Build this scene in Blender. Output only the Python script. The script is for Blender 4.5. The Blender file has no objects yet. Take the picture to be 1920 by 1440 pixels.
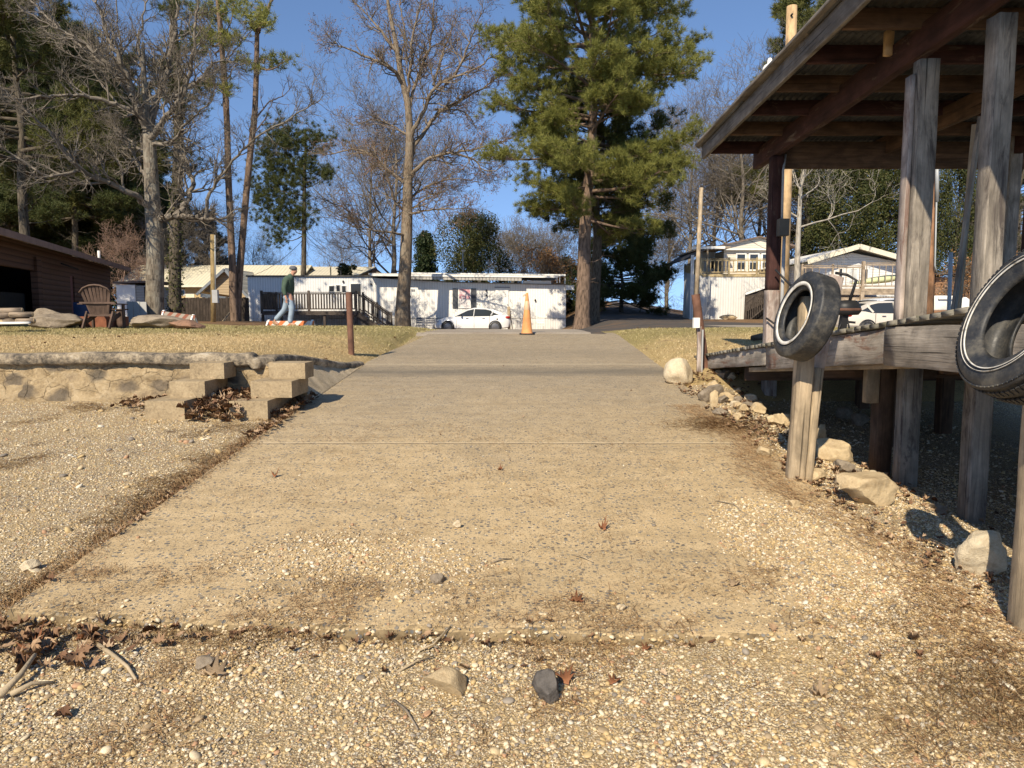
import bpy, math, random
import numpy as np
from mathutils import Vector, Matrix, noise
R = math.radians
sc = bpy.context.scene
col = sc.collection
F = 1350.0; EYE = 1.68
PIT = math.atan(132/1350)
cP, sP = math.cos(PIT), math.sin(PIT)
rnd = random.Random(7)
rng = np.random.default_rng(11)

def at(px, py, d):
    u = (px-960)/F; v = (720-py)/F
    k = d/(cP+v*sP)
    return Vector((u*k, d, EYE+(-sP+v*cP)*k))
def xat(px, d, z):
    return (px-960)/F*(d*cP-(z-EYE)*sP)
def sm(t):
    t = max(0.0, min(1.0, t)); return t*t*(3-2*t)
def lerp(a, b, t): return a+(b-a)*t

# ------------------------------------------------ terrain
def slab_l(y):
    return -2.47 if y < 12 else lerp(-2.47, -2.02, sm((y-12)/5.0))
def slab_r(y):
    if y < 6: return 2.28
    if y < 11: return lerp(2.28, 2.42, (y-6)/5)
    return lerp(2.42, 2.5, min(1, (y-11)/6.5))
def slab_front(x):
    return 3.36-0.065*(x+2.4)+0.02*math.sin(x*1.7)+0.008*math.sin(x*9.7)
def ramp_z(y):
    return 0.07*y if y < 16.5 else 1.155+0.075*(1-math.exp(-(y-16.5)*0.9))
def far_z(x, y):
    c = lerp(1.23, 0.55, sm((y-19)/26))
    r = 1.33
    st = 40 if x < 9 else 40+(x-9)*2.5
    r += 1.62*sm((y-st)/34) if y > st else 0
    if x > 10.5 and 20 < y < 40: r -= .5*sm((x-10.5)/2.5)*sm((y-20)/4)*sm((40-y)/4)
    if y > 76: r = lerp(r, 1.2, sm((y-76)/40))
    l = lerp(1.37, 0.7, sm((y-30)/16))
    wL = sm((-7-x)/4); wR = sm((x-2.2)/3.5)
    z = c*(1-wL-wR)+l*wL+r*wR
    if y > 90: z = lerp(z, 0.9, sm((y-90)/50))
    return z
def h(x, y):
    n = 0.012*noise.noise(Vector((x*1.3, y*1.3, 0)))
    beach = 0.07*y-0.055
    if x < -2.47:
        beach += 0.035*sm((-2.47-x)/0.3)*sm((y-4)/1.5)+0.05*sm((y-7)/1.4)
    if 2.9 < y < 3.6: beach += .05*max(0, noise.noise(Vector((x*2.3, 1, 6)))+.5*noise.noise(Vector((x*7, 1, 6))))*sm((y-2.95)/.25)
    if y < 4.2 and x > .6:
        beach += 0.052*sm((x-.7)/.9)*sm((y-2.5)/.7)
    if x > 2.2:
        beach += 0.035*sm((x-2.2)/0.3)*sm((y-3.2)/1.2)-0.33*sm((x-2.55)/1.2)*sm((y-2.8)/1.5)
    if y < (8.8 if x < -2.8 else 8.62) and x < 2.2 or y < 8.62:
        return beach+n
    if x < -2.4:
        zl = 1.2+0.0135*(y-8.6)
        if y > 19: zl = lerp(zl, far_z(x, y), sm((y-19)/4))
        e = slab_l(y)-0.02
        t = max(0, min(1, (e-x)/1.7)); t = 1-(1-t)**2
        z0 = ramp_z(y) if y < 19 else far_z(x, y)
        return lerp(z0-0.012, zl, t)+n
    if y < 17.3 and x <= slab_r(y)+0.02:
        e = slab_l(y)-0.02
        return min(ramp_z(y)-0.05, ramp_z(y)-0.012 if x < e+0.02 else 9)
    if x > 2.2 and y < 20:
        zr = lerp(1.02, 1.33, sm((y-11.2)/7))
        e = slab_r(y)
        t = max(0, min(1, (x-e)/0.9)); t = 1-(1-t)**2
        zr = lerp(ramp_z(y)-0.012, zr, t)
        b = sm((y-9.4)/1.9) if x > 2.55 else sm((y-9.4)/1.9)
        z = lerp(beach, zr, b)
        if y > 17: z = lerp(z, far_z(x, y), sm((y-17)/3))
        return z+n
    return far_z(x, y)+n*0.5
def top(x, y):   # visible surface incl. slab
    if slab_l(y) < x < slab_r(y) and slab_front(x) < y < 17.6: return ramp_z(y)
    return h(x, y)
def hit(px, py):
    d = 1.2
    while d < 120:
        p = at(px, py, d)
        if p.z <= top(p.x, p.y): return Vector((p.x, p.y, top(p.x, p.y)))
        d += 0.02 if d < 25 else 0.2
    return at(px, py, 60)

# ------------------------------------------------ tagging
def tag(o, label=None, cat=None, group=None, kind=None):
    if label: o['label'] = label
    if cat: o['category'] = cat
    if group: o['group'] = group
    if kind: o['kind'] = kind
    return o
def thing(name, label, cat, loc=(0,0,0), group=None, rz=0):
    o = bpy.data.objects.new(name, None); col.objects.link(o)
    o.empty_display_size = 0.1
    o.location = loc; o.rotation_euler.z = rz
    return tag(o, label, cat, group)
def dup(root, loc, rz=0, scale=1, label=None, group=None):
    r = root.copy(); col.objects.link(r); r.location = loc; r.rotation_euler.z = rz; r.scale = (scale,)*3 if not hasattr(scale,'__len__') else scale
    if label: r['label'] = label
    if group: r['group'] = group
    for ch in list(root.children):
        c = ch.copy(); col.objects.link(c); c.parent = r
        for g in ch.children:
            d = g.copy(); col.objects.link(d); d.parent = c
    return r
def absloc(o):
    v = Vector((0,0,0))
    while o: v += o.location; o = o.parent
    return v

# ------------------------------------------------ meshes
def mesh_np(name, V, faces, UV, mat, parent=None, smooth=False, world=True, loc=None):
    """V (n,3); faces list of (m,k) arrays; UV list of (m*k,2) arrays or None"""
    V = np.asarray(V, dtype=np.float32).reshape(-1, 3)
    if parent is not None:
        if world: V = V-np.array(absloc(parent), dtype=np.float32)
        o_loc = (0,0,0)
    else:
        if loc is None:
            mn = V.min(0); mx = V.max(0)
            loc = ((mn[0]+mx[0])/2, (mn[1]+mx[1])/2, mn[2])
        V = V-np.array(loc, dtype=np.float32); o_loc = loc
    me = bpy.data.meshes.new(name)
    me.vertices.add(len(V)); me.vertices.foreach_set('co', V.ravel())
    tot = [f.shape[1]*f.shape[0] for f in faces]
    me.loops.add(sum(tot)); me.polygons.add(sum(f.shape[0] for f in faces))
    me.loops.foreach_set('vertex_index', np.concatenate([f.ravel() for f in faces]).astype(np.int32))
    starts = []; s = 0
    for f in faces:
        m, k = f.shape; starts.append(s+np.arange(m)*k); s += m*k
    me.polygons.foreach_set('loop_start', np.concatenate(starts).astype(np.int32))
    me.polygons.foreach_set('loop_total', np.concatenate([np.full(f.shape[0], f.shape[1]) for f in faces]).astype(np.int32))
    if smooth: me.polygons.foreach_set('use_smooth', np.ones(len(me.polygons), dtype=bool))
    if UV is not None:
        l = me.uv_layers.new(name='UVMap')
        l.data.foreach_set('uv', np.concatenate([u.reshape(-1, 2) for u in UV]).astype(np.float32).ravel())
    me.update(calc_edges=True); me.validate()
    o = bpy.data.objects.new(name, me); col.objects.link(o)
    o.location = o_loc
    if parent is not None: o.parent = parent
    if mat: me.materials.append(mat)
    return o

class MB:
    def __init__(s): s.v = []; s.f = []; s.uv = []
    def face(s, pts, uvs=None):
        n = len(s.v); s.v += [tuple(p) for p in pts]; s.f.append(tuple(range(n, n+len(pts))))
        if uvs is None:
            a = Vector(pts[0]); e1 = (Vector(pts[1])-a)
            e1 = e1.normalized() if e1.length > 1e-6 else Vector((1,0,0))
            nn = e1.cross(Vector(pts[2])-a); nn = nn.normalized() if nn.length > 1e-9 else Vector((0,0,1))
            e2 = nn.cross(e1)
            uvs = [((Vector(p)-a).dot(e1), (Vector(p)-a).dot(e2)) for p in pts]
        s.uv.append(list(uvs))
    def obox(s, c, ax, ay, az, sx, sy, sz):
        """oriented box; ax = length direction (grain)"""
        c = Vector(c); ax, ay, az = Vector(ax), Vector(ay), Vector(az)
        P = [[[c+ax*(i*sx/2)+ay*(j*sy/2)+az*(k*sz/2) for k in (-1,1)] for j in (-1,1)] for i in (-1,1)]
        ou, ov = rnd.random()*20, rnd.random()*20
        def q(a, b, c2, d, w, hh): s.face([a,b,c2,d], [(ou,ov),(ou+w,ov),(ou+w,ov+hh),(ou,ov+hh)])
        q(P[0][0][0], P[1][0][0], P[1][0][1], P[0][0][1], sx, sz)
        ov += sz; q(P[1][1][0], P[0][1][0], P[0][1][1], P[1][1][1], sx, sz)
        ov += sz; q(P[0][1][0], P[1][1][0], P[1][0][0], P[0][0][0], sx, sy)
        ov += sy; q(P[0][0][1], P[1][0][1], P[1][1][1], P[0][1][1], sx, sy)
        ov += sy; q(P[0][1][0], P[0][0][0], P[0][0][1], P[0][1][1], sy*.1, sz)
        q(P[1][0][0], P[1][1][0], P[1][1][1], P[1][0][1], sy*.1, sz)
    def box(s, x0, x1, y0, y1, z0, z1):
        d = (x1-x0, y1-y0, z1-z0)
        c = ((x0+x1)/2, (y0+y1)/2, (z0+z1)/2)
        X, Y, Z = (1,0,0), (0,1,0), (0,0,1)
        m = max(range(3), key=lambda i: d[i])
        if m == 0: s.obox(c, X, Y, Z, *d)
        elif m == 1: s.obox(c, Y, (-1,0,0), Z, d[1], d[0], d[2])
        else: s.obox(c, Z, X, Y, d[2], d[0], d[1])
    def beam(s, p0, p1, w, hh, up=(0,0,1)):
        p0, p1 = Vector(p0), Vector(p1); ax = (p1-p0).normalized()
        up = Vector(up)
        ay = up.cross(ax)
        if ay.length < 1e-3: ay = Vector((0,1,0)).cross(ax)
        ay.normalize(); az = ax.cross(ay)
        s.obox((p0+p1)/2, ax, ay, az, (p1-p0).length, w, hh)
    def timber(s, p0, p1, w, hh, up=(0,0,1), rough=0.006, n=None, ch=0.055):
        """weathered timber: chamfered section, slightly wandering faces"""
        p0, p1 = Vector(p0), Vector(p1); L = (p1-p0).length; ax = (p1-p0).normalized()
        ay = Vector(up).cross(ax)
        if ay.length < 1e-3: ay = Vector((0,1,0)).cross(ax)
        ay.normalize(); az = ax.cross(ay)
        n = n or max(3, int(L/0.18))
        c = min(w, hh)*ch
        sec = [(-w/2+c,-hh/2),(0,-hh/2),(w/2-c,-hh/2),(w/2,-hh/2+c),(w/2,0),(w/2,hh/2-c),(w/2-c,hh/2),(0,hh/2),(-w/2+c,hh/2),(-w/2,hh/2-c),(-w/2,0),(-w/2,-hh/2+c)]
        per = [0]
        for i in range(12):
            a, b = sec[i], sec[(i+1) % 12]; per.append(per[-1]+math.hypot(a[0]-b[0], a[1]-b[1]))
        ou, ov = rnd.random()*30, rnd.random()*30
        base = len(s.v); sd = rnd.random()*100
        for i in range(n+1):
            t = i/n; cc = p0.lerp(p1, t)
            for j, (a, b) in enumerate(sec):
                k = 1+rough/max(w, hh)*(1.1*noise.noise(Vector((t*L*2.2+sd, a*6, b*6+sd)))+.35*noise.noise(Vector((t*L*11+sd, j*.9, sd))))
                q = cc+ay*(a*k)+az*(b*k)
                if i in (0, n): q += ax*(rnd.uniform(-.004, .004))
                s.v.append(tuple(q))
        for i in range(n):
            for j in range(12):
                a = base+i*12+j; b = base+i*12+(j+1) % 12
                s.f.append((a, a+12, b+12, b))
                u0, u1 = ou+i*L/n, ou+(i+1)*L/n
                s.uv.append([(u0, ov+per[j]), (u1, ov+per[j]), (u1, ov+per[j+1]), (u0, ov+per[j+1])])
        s.f.append(tuple(base+j for j in range(12))); s.uv.append([(ou+x*.2, ov+y) for x, y in sec])
        s.f.append(tuple(base+n*12+j for j in reversed(range(12)))); s.uv.append([(ou+x*.2, ov+y) for x, y in reversed(sec)])
    def tube(s, pts, rad, k=8, caps=True, squash=None):
        pts = [Vector(p) for p in pts]
        if not hasattr(rad, '__len__'): rad = [rad]*len(pts)
        base = len(s.v); ref = None; u = rnd.random()*10; us = []
        for i, p in enumerate(pts):
            t = (pts[min(i+1, len(pts)-1)]-pts[max(i-1, 0)]).normalized()
            if ref is None: ref = t.orthogonal().normalized()
            ref = (ref-t*ref.dot(t)).normalized(); b = t.cross(ref)
            for j in range(k):
                a = 2*math.pi*j/k
                s.v.append(tuple(p+(ref*math.cos(a)+b*math.sin(a))*rad[i]))
            if i: u += (p-pts[i-1]).length
            us.append(u)
        for i in range(len(pts)-1):
            for j in range(k):
                a = base+i*k+j; b2 = base+i*k+(j+1) % k
                s.f.append((a, b2, b2+k, a+k))
                cfr = 2*math.pi*max(rad)
                s.uv.append([(us[i], cfr*j/k), (us[i], cfr*(j+1)/k), (us[i+1], cfr*(j+1)/k), (us[i+1], cfr*j/k)])
        if caps:
            s.f.append(tuple(base+j for j in reversed(range(k)))); s.uv.append([(0, .1*j) for j in range(k)])
            e = base+(len(pts)-1)*k
            s.f.append(tuple(e+j for j in range(k))); s.uv.append([(0, .1*j) for j in range(k)])
    def lathe(s, prof, M=None, k=24, close=False):
        """prof list of (r,z)"""
        M = M or Matrix(); base = len(s.v); n = len(prof)
        for i in range(k):
            a = 2*math.pi*i/k
            for r, z in prof: s.v.append(tuple(M @ Vector((r*math.cos(a), r*math.sin(a), z))))
        m = n if close else n-1
        for i in range(k):
            for j in range(m):
                a = base+i*n+j; b = base+i*n+(j+1) % n; c = base+((i+1) % k)*n+(j+1) % n; d = base+((i+1) % k)*n+j
                s.f.append((a, d, c, b)); s.uv.append([(i*.1, j*.1), ((i+1)*.1, j*.1), ((i+1)*.1, (j+1)*.1), (i*.1, (j+1)*.1)])
    def prism(s, poly, o, ax, ay, az, depth):
        """poly in (ax,ay) plane at o, extruded +-depth/2 along az"""
        o, ax, ay, az = Vector(o), Vector(ax), Vector(ay), Vector(az)
        A = [o+ax*p[0]+ay*p[1]-az*depth/2 for p in poly]; B = [q+az*depth for q in A]
        s.face(list(reversed(A))); s.face(B)
        for i in range(len(A)):
            j = (i+1) % len(A); s.face([A[i], A[j], B[j], B[i]])
    def build(s, name, mat, parent=None, smooth=False, world=True, loc=None, angle=None):
        ks = sorted(set(len(f) for f in s.f)); fa = []; ua = []
        for k in ks:
            idx = [i for i, f in enumerate(s.f) if len(f) == k]
            fa.append(np.array([s.f[i] for i in idx])); ua.append(np.array([s.uv[i] for i in idx]).reshape(-1, 2))
        o = mesh_np(name, np.array(s.v), fa, ua, mat, parent, smooth, world, loc)
        if angle:
            for p in o.data.polygons: p.use_smooth = True
            o.data.set_sharp_from_angle(angle=R(angle))
        return o

# ------------------------------------------------ materials
def lin(c):
    return tuple(c)+(1,)
class NT:
    def __init__(s, name):
        s.m = bpy.data.materials.new(name); s.m.use_nodes = True
        s.t = s.m.node_tree; s.b = s.t.nodes['Principled BSDF']; s.out = s.t.nodes['Material Output']
        s.b.inputs['Specular IOR Level'].default_value = 0.25
    def n(s, typ, **kw):
        nd = s.t.nodes.new(typ)
        for k, v in kw.items():
            if k in nd.inputs.keys(): nd.inputs[k].default_value = v
            else: setattr(nd, k, v)
        return nd
    def l(s, a, b): s.t.links.new(a, b)
    def coord(s, which='Object', scale=(1,1,1), loc=(0,0,0)):
        if which == 'Position': o = s.n('ShaderNodeNewGeometry').outputs['Position']
        else: o = s.n('ShaderNodeTexCoord').outputs[which]
        mp = s.n('ShaderNodeMapping'); mp.inputs['Scale'].default_value = scale; mp.inputs['Location'].default_value = loc
        s.l(o, mp.inputs['Vector']); return mp.outputs[0]
    def noise(s, vec, scale, detail=6, rough=.6, dist=0):
        nd = s.n('ShaderNodeTexNoise'); nd.inputs['Scale'].default_value = scale; nd.inputs['Detail'].default_value = detail
        nd.inputs['Roughness'].default_value = rough; nd.inputs['Distortion'].default_value = dist
        s.l(vec, nd.inputs['Vector']); return nd.outputs['Fac']
    def voro(s, vec, scale, feature='F1', rand=1):
        nd = s.n('ShaderNodeTexVoronoi'); nd.feature = feature; nd.inputs['Scale'].default_value = scale
        nd.inputs['Randomness'].default_value = rand
        s.l(vec, nd.inputs['Vector']); return nd
    def ramp(s, fac, stops, interp='LINEAR'):
        nd = s.n('ShaderNodeValToRGB'); cr = nd.color_ramp; cr.interpolation = interp
        while len(cr.elements) < len(stops): cr.elements.new(0.5)
        for e, (p, c) in zip(cr.elements, stops):
            e.position = p; e.color = lin(c) if hasattr(c, '__len__') else (c,c,c,1)
        s.l(fac, nd.inputs[0]); return nd.outputs[0]
    def mix(s, fac, a, b, mode='MIX'):
        nd = s.n('ShaderNodeMix'); nd.data_type = 'RGBA'; nd.blend_type = mode
        for v, i in ((fac, 0), (a, 6), (b, 7)):
            if hasattr(v, 'links') or hasattr(v, 'is_linked'): s.l(v, nd.inputs[i])
            elif i == 0: nd.inputs[0].default_value = v
            else: nd.inputs[i].default_value = lin(v)
        return nd.outputs[2]
    def math(s, op, a, b=0.0, clamp=False):
        nd = s.n('ShaderNodeMath'); nd.operation = op; nd.use_clamp = clamp
        for i, v in enumerate((a, b)):
            if hasattr(v, 'is_linked'): s.l(v, nd.inputs[i])
            else: nd.inputs[i].default_value = v
        return nd.outputs[0]
    def island(s): return s.n('ShaderNodeNewGeometry').outputs['Random Per Island']
    def bump(s, hgt, strength=.5, dist=.01, prev=None):
        nd = s.n('ShaderNodeBump'); nd.inputs['Strength'].default_value = strength; nd.inputs['Distance'].default_value = dist
        s.l(hgt, nd.inputs['Height'])
        if prev is not None: s.l(prev, nd.inputs['Normal'])
        s.l(nd.outputs[0], s.b.inputs['Normal']); return nd.outputs[0]
    def fin(s, c=None, rough=.8, metal=0, spec=None):
        if c is not None:
            if hasattr(c, 'is_linked'): s.l(c, s.b.inputs['Base Color'])
            else: s.b.inputs['Base Color'].default_value = lin(c)
        if hasattr(rough, 'is_linked'): s.l(rough, s.b.inputs['Roughness'])
        else: s.b.inputs['Roughness'].default_value = rough
        s.b.inputs['Metallic'].default_value = metal
        if spec is not None: s.b.inputs['Specular IOR Level'].default_value = spec
        return s.m
def sc3(c, k): return tuple(min(1, x*k) for x in c)

def m_plain(name, c, rough=.7, var=.25, scale=3, bump=.15, metal=0, spec=None, coord='Object'):
    t = NT(name); v = t.coord(coord); f = t.noise(v, scale, 8, .65)
    cc = t.ramp(f, [(.3, sc3(c, 1-var)), (.55, c), (.75, sc3(c, 1+var*.6))])
    if bump: t.bump(t.noise(v, scale*12, 6), bump, .01)
    return t.fin(cc, rough, metal, spec)
def m_wood(name, c, dark=.45, light=1.35, stain=None, stain_amt=.5, bump=.6, grain=26, rough=.85):
    t = NT(name); v = t.coord('UV', (1.1, grain, 1)); v2 = t.coord('UV', (3.0, 5.0, 1))
    g = t.noise(v, 1.0, 9, .7, .6); g2 = t.noise(v2, 1.0, 5, .6, .3)
    c1 = t.ramp(g, [(.28, sc3(c, dark)), (.45, c), (.62, sc3(c, light)), (.8, sc3(c, .8))])
    c2 = t.mix(t.ramp(g2, [(.38, 0), (.66, .8)]), c1, sc3(c, .38))
    if stain:
        v3 = t.coord('UV', (1.6, 7, 1), (5, 3, 0)); s3 = t.noise(v3, 1.0, 7, .7, .8)
        c2 = t.mix(t.ramp(s3, [(.62-stain_amt*.35, 0), (.72-stain_amt*.3, 1)]), c2, stain)
    cr = t.coord('UV', (.7, 55, 1), (2, 9, 0)); crk = t.noise(cr, 1.0, 4, .6, .4)
    cm = t.ramp(crk, [(.30, 0.0), (.37, 1.0)])
    c3 = t.mix(cm, sc3(c, .16), c2)
    t.bump(t.math('ADD', g, t.math('MULTIPLY', cm, .6)), bump, .012)
    return t.fin(c3, rough)
def m_bark(name, c, lichen=None, bump=1.0, s=1.0):
    t = NT(name); v = t.coord('UV', (4*s, 16*s, 1)); v2 = t.coord('UV', (1.5, 3, 1))
    vo = t.voro(v, 1.0); n = t.noise(v, 2.0, 6, .7); n2 = t.noise(v2, 1.2, 5)
    f = t.math('ADD', t.math('MULTIPLY', vo.outputs['Distance'], .6), t.math('MULTIPLY', n, .6))
    c1 = t.ramp(f, [(.3, sc3(c, .35)), (.55, c), (.85, sc3(c, 1.6))])
    if lichen: c1 = t.mix(t.ramp(n2, [(.45, 0), (.62, .75)]), c1, lichen)
    t.bump(f, bump, .03)
    return t.fin(c1, .92)
def m_leaf(name, c1, c2, c3=None, transl=.25, lowscale=.6):
    t = NT(name); i = t.island(); v = t.coord('Position'); n = t.noise(v, lowscale, 3)
    a = t.ramp(i, [(0, c1), (.6, c2), (1, c3 or sc3(c2, 1.4))])
    b = t.mix(t.ramp(n, [(.35, 0), (.7, .6)]), a, sc3(c2, .8))
    t.fin(b, .65)
    tr = t.n('ShaderNodeBsdfTranslucent'); t.l(b, tr.inputs[0])
    mx = t.n('ShaderNodeMixShader'); mx.inputs[0].default_value = transl
    t.l(t.b.outputs[0], mx.inputs[1]); t.l(tr.outputs[0], mx.inputs[2]); t.l(mx.outputs[0], t.out.inputs[0])
    return t.m
# ================================================= camera, light, sky
cam = bpy.data.cameras.new('camera'); co = bpy.data.objects.new('camera', cam); col.objects.link(co)
cam.sensor_width = 36; cam.lens = F/1920*36; cam.clip_end = 2000; cam.clip_start = 0.05
co.location = (0, 0, EYE); co.rotation_euler = (R(90)-PIT, 0, 0)
sc.camera = co
AZ, EL = 23.0, 38.0
sun = bpy.data.lights.new('sun', 'SUN'); sun.energy = 4.9; sun.angle = R(0.5); sun.color = (1.0, 0.88, 0.70)
so = bpy.data.objects.new('sun', sun); col.objects.link(so)
sdir = Vector((-math.sin(R(AZ))*math.cos(R(EL)), -math.cos(R(AZ))*math.cos(R(EL)), math.sin(R(EL))))
so.rotation_euler = sdir.to_track_quat('Z', 'Y').to_euler(); so.location = (-8, -12, 20)
w = bpy.data.worlds.new('World'); sc.world = w; w.use_nodes = True
wt = w.node_tree; bg = wt.nodes['Background']
sky = wt.nodes.new('ShaderNodeTexSky'); sky.sky_type = 'NISHITA'; sky.sun_disc = False
sky.sun_elevation = R(EL); sky.sun_rotation = R(180+AZ); sky.altitude = 2200; sky.air_density = 1.0; sky.dust_density = 0.0; sky.ozone_density = 3.4
tc_ = wt.nodes.new('ShaderNodeTexCoord'); sp_ = wt.nodes.new('ShaderNodeSeparateXYZ'); cb_ = wt.nodes.new('ShaderNodeCombineXYZ'); mz_ = wt.nodes.new('ShaderNodeMath'); mz_.operation = 'MULTIPLY_ADD'; mz_.inputs[1].default_value = .85; mz_.inputs[2].default_value = .14
wt.links.new(tc_.outputs['Generated'], sp_.inputs[0]); wt.links.new(sp_.outputs[0], cb_.inputs[0]); wt.links.new(sp_.outputs[1], cb_.inputs[1]); wt.links.new(sp_.outputs[2], mz_.inputs[0]); wt.links.new(mz_.outputs[0], cb_.inputs[2])
vn_ = wt.nodes.new('ShaderNodeVectorMath'); vn_.operation = 'NORMALIZE'; wt.links.new(cb_.outputs[0], vn_.inputs[0]); wt.links.new(vn_.outputs[0], sky.inputs['Vector'])
wt.links.new(sky.outputs[0], bg.inputs[0]); bg.inputs[1].default_value = 0.132
sc.view_settings.view_transform = 'Standard'; sc.view_settings.look = 'None'
sc.view_settings.exposure = 0.43; sc.view_settings.gamma = 1
sc.render.engine = 'CYCLES'; sc.cycles.max_bounces = 6

PAL = [(0.0,(.60,.47,.27)),(.12,(.74,.63,.43)),(.26,(.50,.36,.17)),(.38,(.63,.53,.36)),(.50,(.36,.27,.16)),(.62,(.72,.66,.52)),(.70,(.55,.40,.19)),(.84,(.17,.155,.135)),(.89,(.28,.25,.21)),(.95,(.44,.25,.14))]
def gravel_mat(name, scale=62, sand=(.44,.325,.165), amt=.65):
    t = NT(name); v = t.coord('Position')
    vn = t.n('ShaderNodeVectorMath'); vn.operation = 'ADD'
    w1 = t.n('ShaderNodeTexNoise'); w1.inputs['Scale'].default_value = 30; t.l(v, w1.inputs['Vector'])
    sc_ = t.n('ShaderNodeVectorMath'); sc_.operation = 'SCALE'; sc_.inputs['Scale'].default_value = .012; t.l(w1.outputs['Color'], sc_.inputs[0])
    t.l(v, vn.inputs[0]); t.l(sc_.outputs[0], vn.inputs[1]); v2 = vn.outputs[0]
    a = t.voro(v2, scale); b = t.voro(v2, scale*2.3)
    def pal(vo):
        s = t.n('ShaderNodeSeparateColor'); t.l(vo.outputs['Color'], s.inputs[0]); return t.ramp(s.outputs[0], PAL, 'CONSTANT'), s.outputs[1]
    ca, ra = pal(a); cb, rb = pal(b)
    ea = t.ramp(a.outputs['Distance'], [(.32, 1), (.52, 0)])
    eb = t.ramp(b.outputs['Distance'], [(.35, 1), (.6, 0)])
    c = t.mix(eb, (.14,.10,.06), cb)
    keep = t.math('MULTIPLY', ea, t.math('LESS_THAN', ra, .62))
    c = t.mix(keep, c, ca)
    n = t.noise(v, 1.1, 8, .7); n3 = t.noise(v, 4.5, 6, .7)
    sf = t.ramp(t.math('ADD', t.math('MULTIPLY', n, .6), t.math('MULTIPLY', n3, .4)), [(.44, 0), (.62, amt)])
    c = t.mix(sf, c, sand)
    dk = t.noise(v, 2.3, 9, .75, .6)
    c = t.mix(t.ramp(dk, [(.54, 0), (.72, .45)]), c, (.20,.14,.075))
    hb = t.math('ADD', t.math('MULTIPLY', t.math('SUBTRACT', 1, a.outputs['Distance']), t.math('LESS_THAN', ra, .62)), t.math('MULTIPLY', t.math('SUBTRACT', 1, b.outputs['Distance']), .4))
    t.bump(hb, .9, .008)
    return t.fin(c, .85)
M_gravel = gravel_mat('gravel_ground')

# concrete ramp
t = NT('ramp_concrete'); v = t.coord('Position')
sx = t.n('ShaderNodeSeparateXYZ'); t.l(v, sx.inputs[0]); Y = sx.outputs[1]; X = sx.outputs[0]
big = t.noise(v, .8, 8, .65); fine = t.noise(v, 90, 4, .7); mid = t.noise(v, 6, 8, .75)
sandc = t.ramp(t.math('ADD', t.math('MULTIPLY', mid, .6), t.math('MULTIPLY', fine, .4)), [(.32, (.37,.27,.14)), (.50, (.52,.385,.21)), (.7, (.63,.485,.285))])
greyc = t.ramp(t.math('ADD', t.math('MULTIPLY', mid, .5), t.math('MULTIPLY', fine, .5)), [(.3, (.22,.175,.115)), (.52, (.375,.30,.195)), (.72, (.50,.41,.28))])
gy = t.math('ADD', Y, t.math('MULTIPLY', t.math('SUBTRACT', big, .5), 5))
mr = t.n('ShaderNodeMapRange'); mr.inputs[1].default_value = 5.5; mr.inputs[2].default_value = 10.0; t.l(gy, mr.inputs[0])
c = t.mix(mr.outputs[0], sandc, greyc)
# exposed aggregate
va = t.voro(v, 38); s1 = t.n('ShaderNodeSeparateColor'); t.l(va.outputs['Color'], s1.inputs[0])
vb = t.voro(v, 85); s2 = t.n('ShaderNodeSeparateColor'); t.l(vb.outputs['Color'], s2.inputs[0])
dens = t.noise(v, 1.7, 6, .7)
ma = t.math('MULTIPLY', t.math('LESS_THAN', s1.outputs[0], t.math('MULTIPLY', dens, 1.3)), t.math('LESS_THAN', va.outputs['Distance'], t.math('MULTIPLY', t.math('ADD', s1.outputs[1], .35), .36)))
mb = t.math('MULTIPLY', t.math('LESS_THAN', s2.outputs[0], t.math('MULTIPLY', dens, 1.35)), t.math('LESS_THAN', vb.outputs['Distance'], .38))
agg = t.ramp(s1.outputs[2], [(0, (.115,.11,.10)), (.4, (.19,.18,.16)), (.7, (.14,.138,.13)), (.85, (.28,.24,.17))], 'CONSTANT')
c = t.mix(t.math('MULTIPLY', mb, .7), c, (.20,.165,.12)); c = t.mix(t.math('MULTIPLY', ma, .92), c, agg)
vw = t.voro(v, 60); s3 = t.n('ShaderNodeSeparateColor'); t.l(vw.outputs['Color'], s3.inputs[0])
mw = t.math('MULTIPLY', t.math('LESS_THAN', s3.outputs[0], .05), t.math('LESS_THAN', vw.outputs['Distance'], .3))
c = t.mix(mw, c, (.66,.58,.42))
# dark streaky stains across the slab, the band where the slope breaks, and the joints
stv = t.coord('Position', (.5, 2.6, 1)); st = t.noise(stv, 1.6, 9, .72, .4)
c = t.mix(t.ramp(st, [(.50, 0), (.66, .42)]), c, (.25,.19,.11))
st2 = t.noise(v, 3.3, 9, .8, .3); c = t.mix(t.ramp(st2, [(.52, 0), (.66, .35)]), c, (.30,.22,.12))
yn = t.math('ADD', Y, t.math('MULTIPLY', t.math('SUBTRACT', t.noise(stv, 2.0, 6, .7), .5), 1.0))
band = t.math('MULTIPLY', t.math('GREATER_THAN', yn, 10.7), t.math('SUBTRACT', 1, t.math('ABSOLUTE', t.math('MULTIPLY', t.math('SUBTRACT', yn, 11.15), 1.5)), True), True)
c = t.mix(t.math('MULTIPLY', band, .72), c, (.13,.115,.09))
band2 = t.math('SUBTRACT', 1, t.math('ABSOLUTE', t.math('MULTIPLY', t.math('SUBTRACT', yn, 13.4), .9)), True)
c = t.mix(t.math('MULTIPLY', band2, .25), c, (.18,.15,.11))
def joint(y0, wdt, colr, amt):
    global c
    yj = t.math('ADD', Y, t.math('MULTIPLY', t.math('SUBTRACT', t.noise(v, 5, 4), .5), .05))
    j = t.math('LESS_THAN', t.math('ABSOLUTE', t.math('SUBTRACT', yj, y0)), wdt)
    c = t.mix(t.math('MULTIPLY', j, amt), c, colr)
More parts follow.
